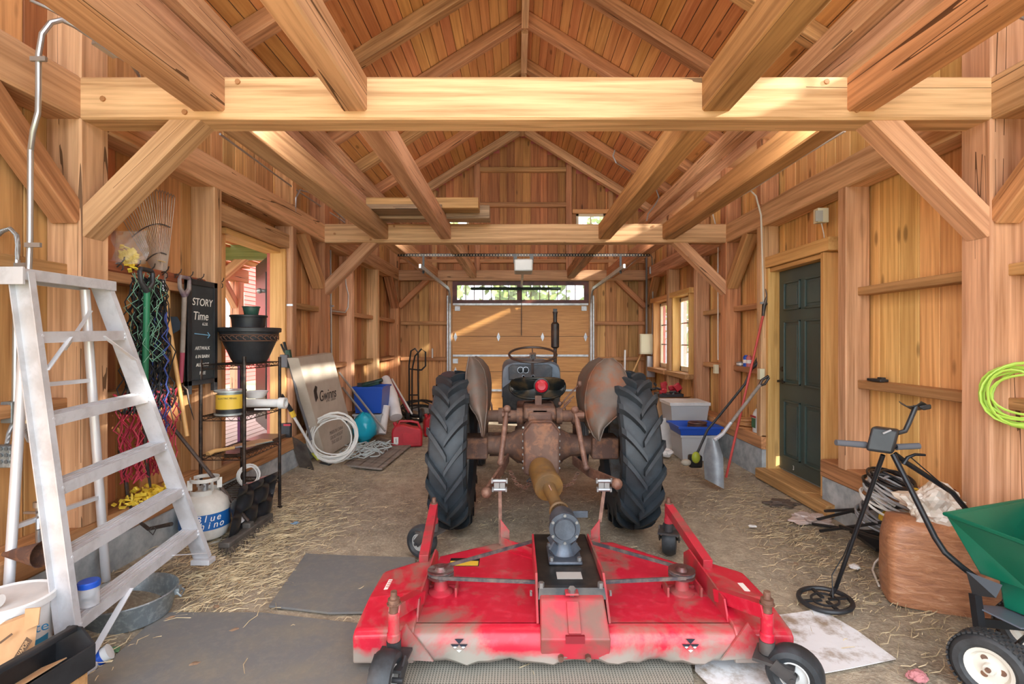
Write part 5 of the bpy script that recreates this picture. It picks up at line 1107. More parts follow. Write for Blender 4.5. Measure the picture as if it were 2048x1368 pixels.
for i in range(9): g.append([P(225 + 70 * jx / 6 - 4 * math.sin(i), 462 + 66 * i / 8 , 2.96 + .04 * math.sin(i * 2 + jx * 1.7)) for jx in range(7)])
CLR2 = NT('thin_film'); CLR2.b.inputs['Base Color'].default_value = (.95, .95, .97, 1); CLR2.b.inputs['Alpha'].default_value = .16; CLR2.b.inputs['Roughness'].default_value = .12; CLR2 = CLR2.m
MB().solid(g, .001, (0, 1, 0)).build('film', CLR2, t)
t = T('bag', 'clear bag of yellow pieces on the sill behind the ladder steps', 'bag', (-2.3, 3.15, .45)); m = MB()
for _ in range(110): m.box((-2.32 + random.uniform(-.02, .09), 3.10 + random.gauss(0, .09), .46 + abs(random.gauss(0, .025))), (.03, .02, .008), Matrix.Rotation(random.uniform(0, 6), 3, (random.random(), random.random(), 1)))
tag(m.build('yellow_pieces', bpy.data.materials['bright_yellow'], t, smooth=False), None, None, None, 'stuff')
t = T('shovel', 'shovel with a worn purple D grip and grey wooden shaft hanging beside the chalkboard', 'shovel', (-2.3, 3.55, 1.2)); dgrip(t, P(369, 592, 3.36), (0, 0, 1), plain('grip_purple', '5c4a5c', .5, col2='8a8078', scale=12)); MB().tube([P(369, 592, 3.36), P(365, 705, 3.38)], .015, 12).build('shaft', GREYW, t); MB().tube([P(365, 705, 3.38), P(362, 765, 3.40)], [.015, .012], 12).build('painted_shaft', plain('shaft_pink', '9c4456', .6), t)
t = T('garden_fork', 'digging fork with three thin tines hanging low on the left wall', 'fork', (-2.3, 3.6, 1.1)); 
for q in ([(360, 770), (343, 780), (339, 810), (347, 845)], [(362, 770), (360, 790), (356, 815), (362, 842)], [(364, 770), (374, 780), (378, 805), (388, 840)]): MB().tube([P(x, y, 3.45) for x, y in q], [.007, .007, .006, .002], 6).build('tine', DSTEEL, t)
t = T('trowel', 'rounded grey trowel with a wooden handle hanging from the rack', 'trowel', (-2.3, 3.45, 1.5)); MB().tube([P(336, 578, 3.42), P(336, 616, 3.42)], [.012, .015], 10).build('handle', WHANDLE, t); MB().tube([P(336, 616, 3.42), P(338, 632, 3.42)], .006).build('neck', DSTEEL, t); MB().prism([(-.035, .04), (.035, .04), (.055, 0), (.05, -.05), (0, -.085), (-.05, -.05), (-.055, 0)], 0, .003, facing(P(343, 645, 3.42), (1, .3, 0), (0, 0, 1))).build('blade', plain('trowel_blue_grey', '4a5664', .4, .5), t)
t = T('grass_shears', 'old curved sickle and shears hanging in a row from the rack hooks', 'shears', (-2.3, 3.3, 1.5)); MB().tube(PT([(306, 600, 3.25), (320, 625, 3.25), (326, 655, 3.25), (318, 690, 3.25)]), [.012, .01, .008, .006], 6).build('sickle_blade', DSTEEL, t); MB().tube(PT([(296, 590, 3.25), (299, 620, 3.25), (302, 655, 3.25)]), .008).build('pull_chain', DSTEEL, t); MB().tube(PT([(313, 690, 3.25), (325, 700, 3.25), (322, 720, 3.25), (322, 765, 3.25)]), [.014, .018, .014, .008], 8).build('green_handle', plain('old_green', '6c7c54', .6), t); MB().ball(P(303, 660, 3.25), .022).build('pulley', DSTEEL, t)
t = T('hand_saw', 'narrow grey steel blade hanging from the rack beside the net', 'saw', (-2.3, 3.2, 1.5)); MB().bar(P(296, 552, 3.22), P(286, 685, 3.22), .003, .035, (1, 0, 0)).build('blade', plain('green_steel', '5c6c5c', .5, .4), t, smooth=False)
# chalkboard
t = T('chalkboard', 'narrow black chalkboard with white handwriting hanging on the left wall', 'chalkboard', (-2.33, 3.75, 1.1)); CB = plain('chalkboard', '2a2e30', .8, col2='363a3c', scale=4)
x_, y0_, y1_, z0_, z1_ = -2.285, 3.46, 3.80, 1.11, 1.83
MB().bb(x_ - .01, x_, y0_, y1_, z0_, z1_).build('slate', CB, t, smooth=False)
for a, b, c_, d_ in ((y0_, y0_ + .04, z0_ - .06, z1_ + .03), (y1_ - .04, y1_, z0_ - .06, z1_ + .03), (y0_, y1_, z1_ - .01, z1_ + .03), (y0_, y1_, z0_, z0_ + .035)): MB().bb(x_ - .02, x_ + .01, a, b, c_, d_).build('frame_rail', BLKP, t, smooth=False, bevel=.002)
CHK = plain('chalk', 'e4e4dc', .9)
for s_, sz, yy, zz_ in (('STORY', .075, 3.63, 1.70), ('Time', .085, 3.61, 1.60), ('6.2.8.', .03, 3.66, 1.545), ('ARTWALK', .036, 3.63, 1.37), ('6 IN BARN', .034, 3.63, 1.31), ('ALL AGES', .034, 3.63, 1.25), ('FREE', .034, 3.63, 1.19)): text(s_, sz, facing((x_ + .002, yy, zz_), (0, 1, 0), (0, 0, 1)), CHK, t, shear=.15)
MB().tube([(x_ + .003, 3.54, 1.475), (x_ + .003, 3.71, 1.465)], .003, 4).tube([(x_ + .003, 3.69, 1.485), (x_ + .003, 3.715, 1.465), (x_ + .003, 3.69, 1.445)], .003, 4).build('chalk_arrow', plain('chalk_blue', '7ab4d4', .9), t)
# hooked iron on the step, faucet, electrical
t = T('cane', 'dark metal cane with a wooden grip leaning through the ladder steps', 'cane', (-2.2, 2.9, .3)); MB().tube(PT([(240, 900, 3.0), (252, 960, 3.0), (256, 1000, 3.0), (268, 1035, 2.95), (297, 1058, 2.9), (343, 1048, 2.85)]), [.012, .011, .010, .010, .011, .012], 8).build('shaft', DSTEEL, t); MB().tube(PT([(306, 1052, 2.86), (298, 1062, 2.84), (306, 1070, 2.84), (312, 1058, 2.86)]), .003, 5, closed=True).build('ring', DSTEEL, t)
t = T('faucet', 'old brass faucet on a pipe by the wall behind the ladder', 'faucet', (-2.26, 2.35, .45)); c = P(78, 1035, 2.36); MB().cyl(c + Vector((0, 0, -.12)), c + Vector((0, 0, .05)), .013).tube([c, c + Vector((.03, -.03, 0)), c + Vector((.045, -.045, -.04))], .012, 8).cyl(c + Vector((0, 0, .05)), c + Vector((0, 0, .075)), .022).build('faucet_body', COND, t); MB().box(c + Vector((-.02, -.02, .03)), (.06, .01, .01)).build('faucet_handle', COND, t, smooth=False)
t = T('funnel', 'rusty sheet metal cone lying on the sill under the faucet', 'funnel', (-2.2, 2.3, .45)); MB().lathe([(.01, 0), (.055, .17), (.058, .17)], Matrix.Translation((-2.28, 2.22, .48)) @ Matrix.Rotation(R(90), 4, 'Y'), 20).build('cone', CAST, t)
FLX = NT('flex_conduit'); wv = FLX.n('TexWave'); wv.inputs['Scale'].default_value = 60; FLX.l(FLX.obj(), wv.inputs['Vector']); FLX.b.inputs['Base Color'].default_value = rgb('a8acae'); FLX.b.inputs['Metallic'].default_value = .7; FLX.b.inputs['Roughness'].default_value = .4; FLX.bump(wv.outputs['Fac'], .6, .003); FLX = FLX.m
def cond(label, q, r=.011, mat=None, clips=()):
    t = T('conduit', label, 'conduit', PT(q)[0][:]); MB().tube(PT(q), r, 10).build('pipe', mat or COND, t)
    for (x, y, Y) in clips: MB().box(P(x, y, Y), (.07, .012, .02)).build('strap', COND, t, smooth=False)
    return t
cond('galvanised conduit rising past the left brace and bending over at the top', [(50, 808, 2.27), (57, 560, 2.27), (60, 480, 2.27), (61, 300, 2.29), (66, 262, 2.25), (76, 225, 2.25), (77, 180, 2.25), (77, 110, 2.25), (84, 68, 2.25), (102, 45, 2.26), (124, 40, 2.29), (150, 52, 2.32), (205, 88, 2.39)], .0115, None, ((66, 490, 2.25), (77, 118, 2.24)))
cond('short galvanised conduit with a flexible top loop in the left corner', [(30, 808, 2.37), (33, 560, 2.37), (34, 520, 2.37)], .0125, None, ((38, 530, 2.36),))
cond('ribbed flexible conduit curving over at the near left edge', [(34, 520, 2.37), (36, 490, 2.37), (33, 470, 2.37), (20, 457, 2.37), (5, 462, 2.37), (-15, 480, 2.37)], .010, FLX)
cond('conduit running from the top edge down to the grey box at the post', [(60, 0, 2.3), (100, 18, 2.36), (150, 45, 2.42), (195, 85, 2.5), (235, 112, 2.58), (262, 128, 2.66), (274, 145, 2.72), (280, 156, 2.76)], .008)
tb2 = T('junction_box', 'grey conduit fitting box high beside the near left post', 'electrical box', P(210, 98, 2.52)[:]); MB().bar(P(188, 82, 2.48), P(232, 112, 2.58), .035, .03).build('box_body', COND, tb2, smooth=False, bevel=.004)
t = T('switch_box', 'galvanised switch box beside a cream outlet cover on the left wall', 'electrical box', P(30, 825, 2.4)[:]); MB().box(P(29, 823, 2.38), (.055, .08, .10)).build('box_body', GALV, t, smooth=False, bevel=.004)
t = T('outlet', 'cream duplex outlet cover on the left wall behind the ladder', 'outlet', P(54, 823, 2.36)[:]); MB().box(P(55, 823, 2.36), (.068, .02, .112)).build('cover_plate', CREAM, t, smooth=False, bevel=.003)
for dy in (-12, 12): MB().box(P(55, 823 + dy, 2.345), (.03, .006, .026)).build('socket', plain('socket_beige', 'a39c82', .5), t, smooth=False, bevel=.002)  # sockets in a darker beige than the cover plate
cond('ribbed flexible loop hanging under the cream outlet', [(52, 846, 2.36), (50, 865, 2.34), (58, 882, 2.33), (74, 886, 2.33), (88, 872, 2.33), (88, 852, 2.34), (74, 838, 2.36)], .009, FLX)
cond('short ribbed conduit from the switch box to the knockout box', [(26, 846, 2.37), (18, 865, 2.35), (14, 888, 2.33)], .009, FLX)
t = T('knockout_box', 'large galvanised knockout box at the left edge under the switch box', 'electrical box', P(10, 912, 2.33)[:]); MB().box(P(10, 912, 2.33), (.10, .05, .10)).build('box_body', GALV, t, smooth=False, bevel=.004); m = MB()
for i in range(3):
    for jx in range(3): c = P(0 + i * 11, 898 + jx * 13, 2.30); m.cyl(c, c + Vector((0, .004, 0)), .009, .009, 10)
m.build('knockouts', plain('knockout', '6c7478', .5, .5), t)
# left bay two conduits
cond('thin conduit dropping from the plate beside the open doorway', [(690, 440, 6.6), (640, 395, 5.9), (620, 385, 5.5), (600, 380, 5.3), (592, 395, 5.2), (588, 450, 5.2), (586, 480, 5.18), (580, 560, 5.16), (578, 700, 5.15)], .010, None, ((579, 610, 5.12),))
cond('long thin conduit running along the upper left wall', [(440, 268, 3.6), (545, 345, 4.6), (600, 385, 5.4), (660, 425, 6.3), (690, 445, 6.8)], .008)
cond('thin conduit rising beside the second left post behind the leaning carton', [(663, 710, 6.3), (662, 620, 6.3), (661, 500, 6.3)], .010, None, ((662, 612, 6.28),))
cond('thin bent conduit on the far left wall between posts', [(664, 622, 6.35), (690, 625, 6.8), (696, 615, 6.8), (697, 590, 6.8), (692, 570, 6.8), (690, 540, 6.8)], .008)
# ---------------- left middle clutter ----------------
t = T('carton', 'tall grey cardboard carton printed with a rooster logo leaning on the left wall', 'box', (-2.15, 6.1, .1))
BL_, BR_, TR_, TL_ = Vector((-2.16, 5.65, .10)), Vector((-2.165, 6.68, .10)), Vector((-2.2, 5.95, 1.28)), Vector((-2.2, 5.03, 1.25)); off = Vector((-.10, -.03, .0))
q = [BL_, BR_, TR_, TL_]; MB().add(q + [p + off for p in q], [(0, 1, 2, 3), (7, 6, 5, 4), (0, 4, 5, 1), (1, 5, 6, 2), (2, 6, 7, 3), (3, 7, 4, 0)]).build('carton_body', CARDG, t, smooth=False, bevel=.004)
ur = (BR_ - BL_).normalized(); uu = (TL_ - BL_); nn = ur.cross(uu).normalized(); nn = nn if nn.x > 0 else -nn
def onbox(u, v, o=.004): return BL_.lerp(BR_, u).lerp(TL_.lerp(TR_, u), v) + nn * o
text('Gwinns', .17, facing(onbox(.52, .60), ur, uu), INK, t); text('HOME · GARDEN', .04, facing(onbox(.56, .54), ur, uu), plain('print_grey', '8a8078', .8), t)
text('MADE IN CHINA\nGROSS WEIGHT\nTHIS SIDE UP', .06, facing(onbox(.45, .16), ur, uu), bpy.data.materials['print_grey'], t)
MB().prism([(-.03, 0), (-.05, .07), (0, .12), (.05, .10), (.03, .05), (.06, -.02), (0, -.06)], 0, .001, facing(onbox(.16, .62), ur, uu)).build('rooster_print', INK, t, smooth=False)
m = MB()
for i in range(2): m.box(onbox(.86, .30 - .05 * i), (.002, .05, .05))
m.build('handling_marks', INK, t, smooth=False)
coil('cord_coil', 'large coil of pale cable leaning on the tall grey carton', 'cable', (-2.02, 5.5, .36), .235, 9, WCORD, .008, (.35, -1, .25), .16)
m = MB()
for k in range(34):
    c = Vector((random.uniform(-2.1, -1.62), random.uniform(5.75, 6.5), .05)); pts = [c + Vector((random.uniform(.05, .2) * math.cos(a * 1.0 + k), random.uniform(.06, .2) * math.sin(a + k), random.uniform(0, .08))) for a in (0, .9, 1.8, 2.7, 3.6)]
    m.tube(pts, .006, 5)
tag(m.build('cable_pile', plain('pale_cable', 'b9c4c4', .5), None), 'loose pile of pale cables on the floor before the gas cans', 'cable', None, 'stuff')
t = T('string_trimmer', 'string trimmer with a black head leaning beside the tall carton', 'trimmer', (-2.1, 5.5, 0)); MB().tube(PT([(562, 790, 5.0), (583, 822, 5.08)]), .022, 10).build('motor_grip', BLKP, t); MB().tube(PT([(583, 822, 5.08), (588, 833, 5.1)]), .026, 10).build('yellow_joint', YEL, t); MB().tube(PT([(586, 830, 5.1), (637, 918, 5.4)]), .014, 10).build('shaft', WHITEP, t); MB().tube(PT([(626, 905, 5.36), (637, 918, 5.4)]), .022, 10).build('yellow_clamp', plain('lime_plastic', 'b8b84a', .5), t); MB().box(F(650, 930, .05), (.14, .12, .07)).ball(F(650, 930, .04), .08, 1.1, .9, .5).build('trimmer_head', BLKP, t, bevel=.01)
t = T('pole_pruner', 'cordless pole tool with green motor leaning between wall and carton', 'pole tool', (-2.2, 5.3, 0)); MB().tube(PT([(568, 684, 5.05), (574, 706, 5.08)]), .014).tube(PT([(562, 688, 5.05), (570, 706, 5.08)]), .01).build('top_handle', BLKP, t); MB().tube(PT([(575, 700, 5.08), (580, 735, 5.1)]), [.03, .04], 10).build('motor', plain('motor_green', '24483a', .5), t); MB().box(P(570, 722, 5.06), (.08, .07, .13)).build('battery', plain('battery_grey', '5c5c60', .5), t, bevel=.006); MB().tube(PT([(581, 735, 5.1), (597, 800, 5.2), (612, 845, 5.28), (622, 880, 5.33)]), .014, 8).build('shaft', plain('shaft_grey', '6c6c70', .4, .3), t)
t = T('spade', 'flat steel spade blade resting on the concrete before the tall carton', 'spade', (-2.2, 5.2, .1)); g = [[P(578 + 34 * u + 22 * v, 872 + 20 * u + 66 * v - 4 * math.sin(3 * u), 5.12 + .1 * v) for u in (0, .25, .5, .75, 1)] for v in (0, .3, .6, .9, 1)]; MB().solid(g, .004, (0, 1, 0)).build('blade', plain('spade_steel', '7c746c', .4, .6, col2='5c5450', scale=8), t)
t = T('battery_charger', 'small black charger box on the sill left of the tall carton', 'charger', P(573, 878, 5.0)[:]); MB().box(P(574, 862, 5.12), (.10, .08, .17)).build('charger_body', BLKP, t, bevel=.01); MB().box(P(574, 850, 5.075), (.07, .004, .02)).build('face_label', plain('label_red', 'b03040', .5), t, smooth=False)
def bin_(name, label, cx, cy, z, wd, dp, h_, mat, rimmat=None, lid=None, tap=.88, group=None):
    t = T(name, label, 'bin', (cx, cy, z)); m = MB(); a, b = wd / 2, dp / 2; k = tap
    vs = [(-a * k, -b * k, 0), (a * k, -b * k, 0), (a * k, b * k, 0), (-a * k, b * k, 0), (-a, -b, h_), (a, -b, h_), (a, b, h_), (-a, b, h_)]; ins = [(x * .97, y * .97, zz_ + (.006 if zz_ == 0 else 0)) for x, y, zz_ in vs]
    m.add(vs + ins, [(3, 2, 1, 0), (0, 1, 5, 4), (1, 2, 6, 5), (2, 3, 7, 6), (3, 0, 4, 7), (8, 9, 10, 11), (8, 12, 13, 9), (9, 13, 14, 10), (10, 14, 15, 11), (11, 15, 12, 8), (4, 5, 13, 12), (5, 6, 14, 13), (6, 7, 15, 14), (7, 4, 12, 15)], Matrix.Translation((cx, cy, z)))
    m.build('bin_body', mat, t, smooth=False, fix=False, bevel=.006)
    r = MB().bb(cx - a - .012, cx + a + .012, cy - b - .012, cy - b, z + h_ - .02, z + h_ + .004).bb(cx - a - .012, cx + a + .012, cy + b, cy + b + .012, z + h_ - .02, z + h_ + .004).bb(cx - a - .012, cx - a, cy - b, cy + b, z + h_ - .02, z + h_ + .004).bb(cx + a, cx + a + .012, cy - b, cy + b, z + h_ - .02, z + h_ + .004); r.build('rim', rimmat or mat, t, smooth=False)
    if lid: MB().bb(cx - a - .015, cx + a + .015, cy - b - .015, cy + b + .015, z + h_ + .005, z + h_ + .02).build('lid', lid, t, smooth=False, bevel=.004)
    return t
MILK = NT('milky_plastic'); MILK.b.inputs['Base Color'].default_value = rgb('c9cdd0'); MILK.b.inputs['Alpha'].default_value = .72; MILK.b.inputs['Roughness'].default_value = .3; MILK = MILK.m
bin_('storage_bin', 'milky plastic bin under the blue bin by the left wall', -2.05, 7.05, .13, .38, .42, .28, MILK)
bin_('storage_bin', 'deep blue plastic bin stacked on the milky bin by the left wall', -2.04, 7.05, .425, .40, .44, .36, BLUEP, None, None)
t = T('power_drill', 'dark green tool with black parts lying in the blue bin', 'tool', (-2.04, 7.0, .8)); MB().box((-2.05, 6.95, .82), (.3, .12, .07), Matrix.Rotation(R(-12), 3, 'Y')).tube([(-2.2, 6.9, .78), (-1.86, 6.92, .88)], .03, 8).build('tool_body', plain('tool_green', '1e4438', .5, col2='16181a', scale=10), t, bevel=.01); MB().box((-2.16, 6.88, .80), (.06, .05, .08)).build('grip', BLKP, t)
t = T('plastic_bag', 'shiny turquoise plastic bag on the floor before the blue bin', 'bag', (-1.98, 6.6, .1)); m = MB(); c = Vector((-2.02, 6.62, .27)); g = []
for i in range(15):
    th = math.pi * i / 14; row = []
    for jx in range(20):
        ph = 2 * math.pi * jx / 20; rr_ = 1 + .12 * noise.noise(Vector((math.cos(ph) * 2, math.sin(ph) * 2, i * .5))) + .05 * math.sin(ph * 5 + i); row.append(c + Vector((.155 * math.sin(th) * math.cos(ph) * rr_, .14 * math.sin(th) * math.sin(ph) * rr_, -.19 * math.cos(th) * rr_)))
    g.append(row)
vs = [p for r in g for p in r]; fs = [(i * 20 + jx, i * 20 + (jx + 1) % 20, (i + 1) * 20 + (jx + 1) % 20, (i + 1) * 20 + jx) for i in range(14) for jx in range(20)]; MB().add(vs, fs).build('bag_body', plain('turquoise_film', '18a8c4', .2), t, ang=80)
t = T('fabric_roll', 'white fabric roll leaning on the wall behind the gas cans', 'roll', (-1.75, 7.2, .05)); MB().tube([P(771, 758, 7.7), P(783, 790, 7.4), P(792, 835, 7.15)], [.07, .085, .09], 16).build('roll_body', plain('white_fabric', 'e4e2e0', .8, col2='d0ccca', scale=3), t)
t = T('fabric_roll', 'short white roll standing beside the turquoise bag', 'roll', (-1.9, 6.9, .1)); MB().tube([P(772, 812, 7.0), P(764, 868, 6.85)], .055, 14).build('roll_body', bpy.data.materials['white_fabric'], t)
for l, q, mt in (('grey pole leaning from the left wall down to the red gas can', [(678, 745, 6.8), (770, 862, 6.45)], plain('pole_grey', '8c8884', .4, .3)), ('dark grey pole crossing below the grey pole', [(685, 775, 6.9), (730, 832, 6.7)], bpy.data.materials['pole_grey']), ('red and white pole leaning behind the white fabric roll', [(777, 752, 8.2), (818, 825, 7.6)], plain('pole_red', '9c4048', .5)), ('white pole beside the red pole at the far left wall', [(784, 758, 8.1), (824, 828, 7.6)], WHITEP)):
    tag(MB().tube(PT(q), .014, 8).build('pole', mt, None), l, 'pole')
def gascan(c, rz, label, clonef=None):
    t = T('gas_can', label, 'gas can', tuple(c)); M = Matrix.Translation(c) @ Matrix.Rotation(rz, 4, 'Z'); RD = bpy.data.materials.get('gas_red') or plain('gas_red', 'b81e2c', .4, col2='a01824', scale=4)
    prof = [(-.19, 0), (.19, 0), (.20, .02), (.20, .19), (.18, .24), (.06, .265), (-.06, .30), (-.15, .29), (-.19, .24), (-.20, .19), (-.20, .02)]
    MB().prism(prof, -.09, .09, M @ Matrix(((1, 0, 0, 0), (0, 0, -1, 0), (0, 1, 0, 0), (0, 0, 0, 1)))).build('can_body', RD, t, bevel=.02)
    MB().tube([M @ Vector(p) for p in ((-.12, 0, .28), (-.10, 0, .335), (.04, 0, .335), (.14, 0, .31), (.17, 0, .24))], .017, 10).build('handle', RD, t)
    MB().cyl(M @ Vector((-.15, 0, .27)), M @ Vector((-.17, 0, .325)), .028, .026, 14).build('cap', RD, t)
    MB().add([M @ Vector(p) for p in ((-.17, -.094, .05), (-.11, -.094, .05), (-.11, -.094, .14), (-.17, -.094, .14))], [(0, 1, 2, 3)]).build('label', WHT, t, smooth=False)
    text('GAS', .03, M @ facing((-.14, -.0955, .095), (0, 0, 1), (-1, 0, 0)), INK, t)
    MB().box(M @ Vector((.05, -.09, .12)), (.22, .008, .14), Matrix.Rotation(rz, 3, 'Z')).build('side_panel', RD, t, smooth=False, bevel=.003)
gascan(Vector((-1.48, 6.75, 0)), R(8), 'faded red gas can standing left of the other beside the tractor tyre'); gascan(Vector((-1.20, 7.5, 0)), R(20), 'faded red gas can half hidden behind the left tractor tyre')
# hand truck
t = T('hand_truck', 'black tube hand truck standing by the far left of the garage door', 'hand truck', (-1.7, 8.6, 0)); Y0 = 8.6; 
def ht(x, y, Y=8.6): return P(x, y, Y)
for q in ([(819, 832), (818, 730), (822, 702), (830, 697), (836, 705), (836, 760), (838, 835)], [(824, 832), (824, 740), (830, 712), (843, 698), (851, 704), (851, 732), (843, 740), (838, 740)]): MB().tube([ht(x, y, 8.6 if q[0][0] == 819 else 8.45) for x, y in q], .014, 10).build('frame_tube', BLACKM, t)
MB().tube([ht(819, 738), ht(838, 740)], .012).tube([ht(818, 790), ht(838, 790)], .012).build('crossbar', BLACKM, t)
for x in (816, 842): MB().lathe([(.0, -.02), (.05, -.03), (.11, -.03), (.125, -.015), (.125, .015), (.11, .03), (.05, .03), (0, .02)], Matrix.Translation((ht(x, 0).x, 8.68, .125)) @ Matrix.Rotation(R(90), 4, 'Y'), 22).build('wheel', BLKP, t)
MB().bb(ht(816, 0).x, ht(842, 0).x, 8.32, 8.6, .01, .02).build('toe_plate', BLACKM, t, smooth=False)
t = T('hose', 'heap of black hose in the far left corner behind the hand truck', 'hose', (-1.6, 9.2, 0)); bpy.data.objects.remove(t)
coil('hose_coil', 'heap of black hose in the far left corner behind the hand truck', 'hose', (-1.75, 9.0, .16), .32, 8, BLKP, .014, (.1, -.3, 1), .2, None, .5)
t = T('door_hook', 'white latch hook hanging on the far left planks', 'hook', P(865, 705, 9.7)[:]); MB().bar(P(865, 697, 9.72), P(865, 716, 9.72), .05, .02, (1, 0, 0)).build('latch', WHITEP, t, smooth=False)
# overhead slabs on the joists
for i, (x0, x1, y0, y1, Y, l) in enumerate(((738, 958, 400, 421, 5.45, 'long straight board lying across the left joists overhead'), (745, 980, 415, 441, 5.72, 'live edge slab lying across the left joists overhead, behind the straight board'))):
    a, b = P(x0, (y0 + y1) / 2, Y), P(x1, (y0 + y1) / 2 + 2, Y); z = 2.82 + (.05 if i else .16)
    hh_ = (y1 - y0) * Y / 1000; a.z = b.z = 1.43 + (680 - (y0 + y1) / 2) * Y / 1000; tag(timber('board', a, b, .22, hh_, SLAB if i else GIRT, None, rough=.008 if i else .002), l, 'board')
tag(MB().bb(-1.70, -.80, 5.30, 5.80, 2.822, 2.87).build('board_packing', SLAB, None, smooth=False), 'short timber packing under the overhead boards on the left joists', 'board')
# ---------------- floor mats and sheet ----------------
MAT = grime('rubber_mat_grey', '6c6c6b', '7f7c74', '8f8468', .9, 0, 30, 3, .35, .4)
def mat_(name, label, pts, mat, th=.012, z=0.0):
    q = [F(x, y, .012) for x, y in pts]; o = MB().prism([(p.x, p.y) for p in q], .004 + z, .004 + z + th).build(name, mat, None, smooth=False); return tag(o, label, 'mat')
mat_('stall_mat', 'grey rubber mat lying left of the mower, edge under it', [(538, 1212), (612, 1108), (700, 1112), (830, 1116), (835, 1222), (660, 1226)], MAT)
mat_('stall_mat', 'large grey rubber mat in the near left foreground before the tub', [(322, 1226), (520, 1226), (735, 1250), (760, 1440), (100, 1440), (150, 1372), (225, 1318)], MAT)
n = NT('woven_mesh'); ck = n.n('TexBrick'); ck.offset = 0; ck.inputs['Scale'].default_value = 1; ck.inputs['Mortar Size'].default_value = .0028; ck.inputs['Brick Width'].default_value = .0125; ck.inputs['Row Height'].default_value = .0125; ck.inputs['Color1'].default_value = rgb('55564f'); ck.inputs['Color2'].default_value = rgb('66655c'); ck.inputs['Mortar'].default_value = rgb('a39f92'); n.l(n.obj(), ck.inputs['Vector']); n.l(ck.outputs['Color'], n.b.inputs['Base Color']); n.b.inputs['Roughness'].default_value = .8; n.bump(ck.outputs['Fac'], .4, .003)
mat_('mesh_mat', 'grey woven mesh mat under the front edge of the mower', [(790, 1260), (1370, 1255), (1400, 1440), (770, 1440)], n.m, .006)
q = [(1390, 1290), (1480, 1222), (1560, 1228), (1605, 1222), (1640, 1216), (1660, 1228), (1715, 1260), (1792, 1316), (1700, 1335), (1600, 1353), (1520, 1372), (1445, 1395), (1390, 1340)]
n = NT('plastic_sheet_white'); a = n.noise(n.obj(), 5, 6, .7); n.l(n.ramp(a, [(.50, rgb('e2e4e6')), (.66, rgb('9a8a78'))]), n.b.inputs['Base Color']); n.b.inputs['Roughness'].default_value = .5; n.bump(n.noise(n.obj(), 9, 3), .3, .01)
mat_('plastic_sheet', 'dirty white plastic sheet on the floor right of the mower', q, n.m, .003, .002)
t = T('slatted_mat', 'grey slatted mat on the floor before the red gas cans', 'mat', F(750, 910)[:]); c0, c1, c2, c3 = F(667, 932), F(762, 942), F(828, 888), F(745, 880)
for i in range(13): u = (i + .5) / 13; timber('slat', c0.lerp(c1, u) + Vector((0, 0, .02)), c3.lerp(c2, u) + Vector((0, 0, .02)), .075, .02, GREYW, t)
# ---------------- right side ----------------
t = T('metal_detector', 'black metal detector standing on its round coil leaning on the spreader handle', 'metal detector', F(1650, 1199)[:]); cc = F(1650, 1199, .03)
m = MB(); Mx = Matrix.Translation(cc) @ Matrix.Rotation(R(-4), 4, 'Y')
m.tube([Mx @ Vector((.125 * math.cos(a), .125 * math.sin(a), 0)) for a in [math.pi / 18 * i for i in range(36)]], .013, 8, closed=True).tube([Mx @ Vector((.065 * math.cos(a), .065 * math.sin(a), 0)) for a in [math.pi / 12 * i for i in range(24)]], .007, 6, closed=True)
for a in (0, R(90), R(180), R(270)): m.bar(Mx @ Vector((.02 * math.cos(a), .02 * math.sin(a), .0)), Mx @ Vector((.12 * math.cos(a), .12 * math.sin(a), 0)), .018, .01)
m.build('search_coil', BLKP, t); top = P(1766, 910, 2.42); rod = [cc + Vector((.03, 0, .02)), P(1672, 1175, 2.72), top]
MB().tube(rod, .0105, 10).build('lower_rod', plain('rod_black', '2a2b2e', .3, .5), t); MB().tube([rod[0] + Vector((0, -.02, 0)), P(1664, 1150, 2.70), P(1688, 1110, 2.68), P(1700, 1080, 2.66)], .003, 5).build('cable', BLKP, t)
MB().add([P(x, y, Y) for x, y, Y in ((1743, 853, 2.38), (1799, 861, 2.34), (1786, 909, 2.34), (1731, 901, 2.38), (1748, 851, 2.50), (1800, 858, 2.47), (1788, 906, 2.47), (1737, 898, 2.5))], [(0, 1, 2, 3), (7, 6, 5, 4), (0, 4, 5, 1), (1, 5, 6, 2), (2, 6, 7, 3), (3, 7, 4, 0)]).build('control_box', BLKP, t, bevel=.012)
MB().bar(P(1766, 867, 2.348), P(1782, 860, 2.335), .002, .012, (0, 1, 0)).build('logo_sticker', plain('logo_grey', 'b0b4b8', .4), t, smooth=False)
MB().tube(PT([(1795, 866, 2.42), (1810, 862, 2.42), (1817, 848, 2.42), (1832, 812, 2.42)]), .011, 10).build('upper_rod', BLKP, t)
g = []
for i in range(9):
    a = -math.pi * (.12 + .76 * i / 8); g.append([P(1822 + 24 * math.cos(a) * 1.0 + 9 * v - 2, 796 - 16 * math.sin(a) * 1.0 + 5 * v, 2.40 + .07 * v) for v in (0, .5, 1, 1.5)])
MB().solid(g, .004, (0, 0, -1)).build('arm_cup', BLKP, t); MB().add([P(x, y, 2.42) for x, y in ((1836, 812), (1862, 808), (1863, 818), (1846, 821))] + [P(x, y, 2.50) for x, y in ((1836, 812), (1862, 808), (1863, 818), (1846, 821))], [(0, 1, 2, 3), (7, 6, 5, 4), (0, 4, 5, 1), (1, 5, 6, 2), (2, 6, 7, 3), (3, 7, 4, 0)]).build('battery_holder', BLKP, t, bevel=.006)
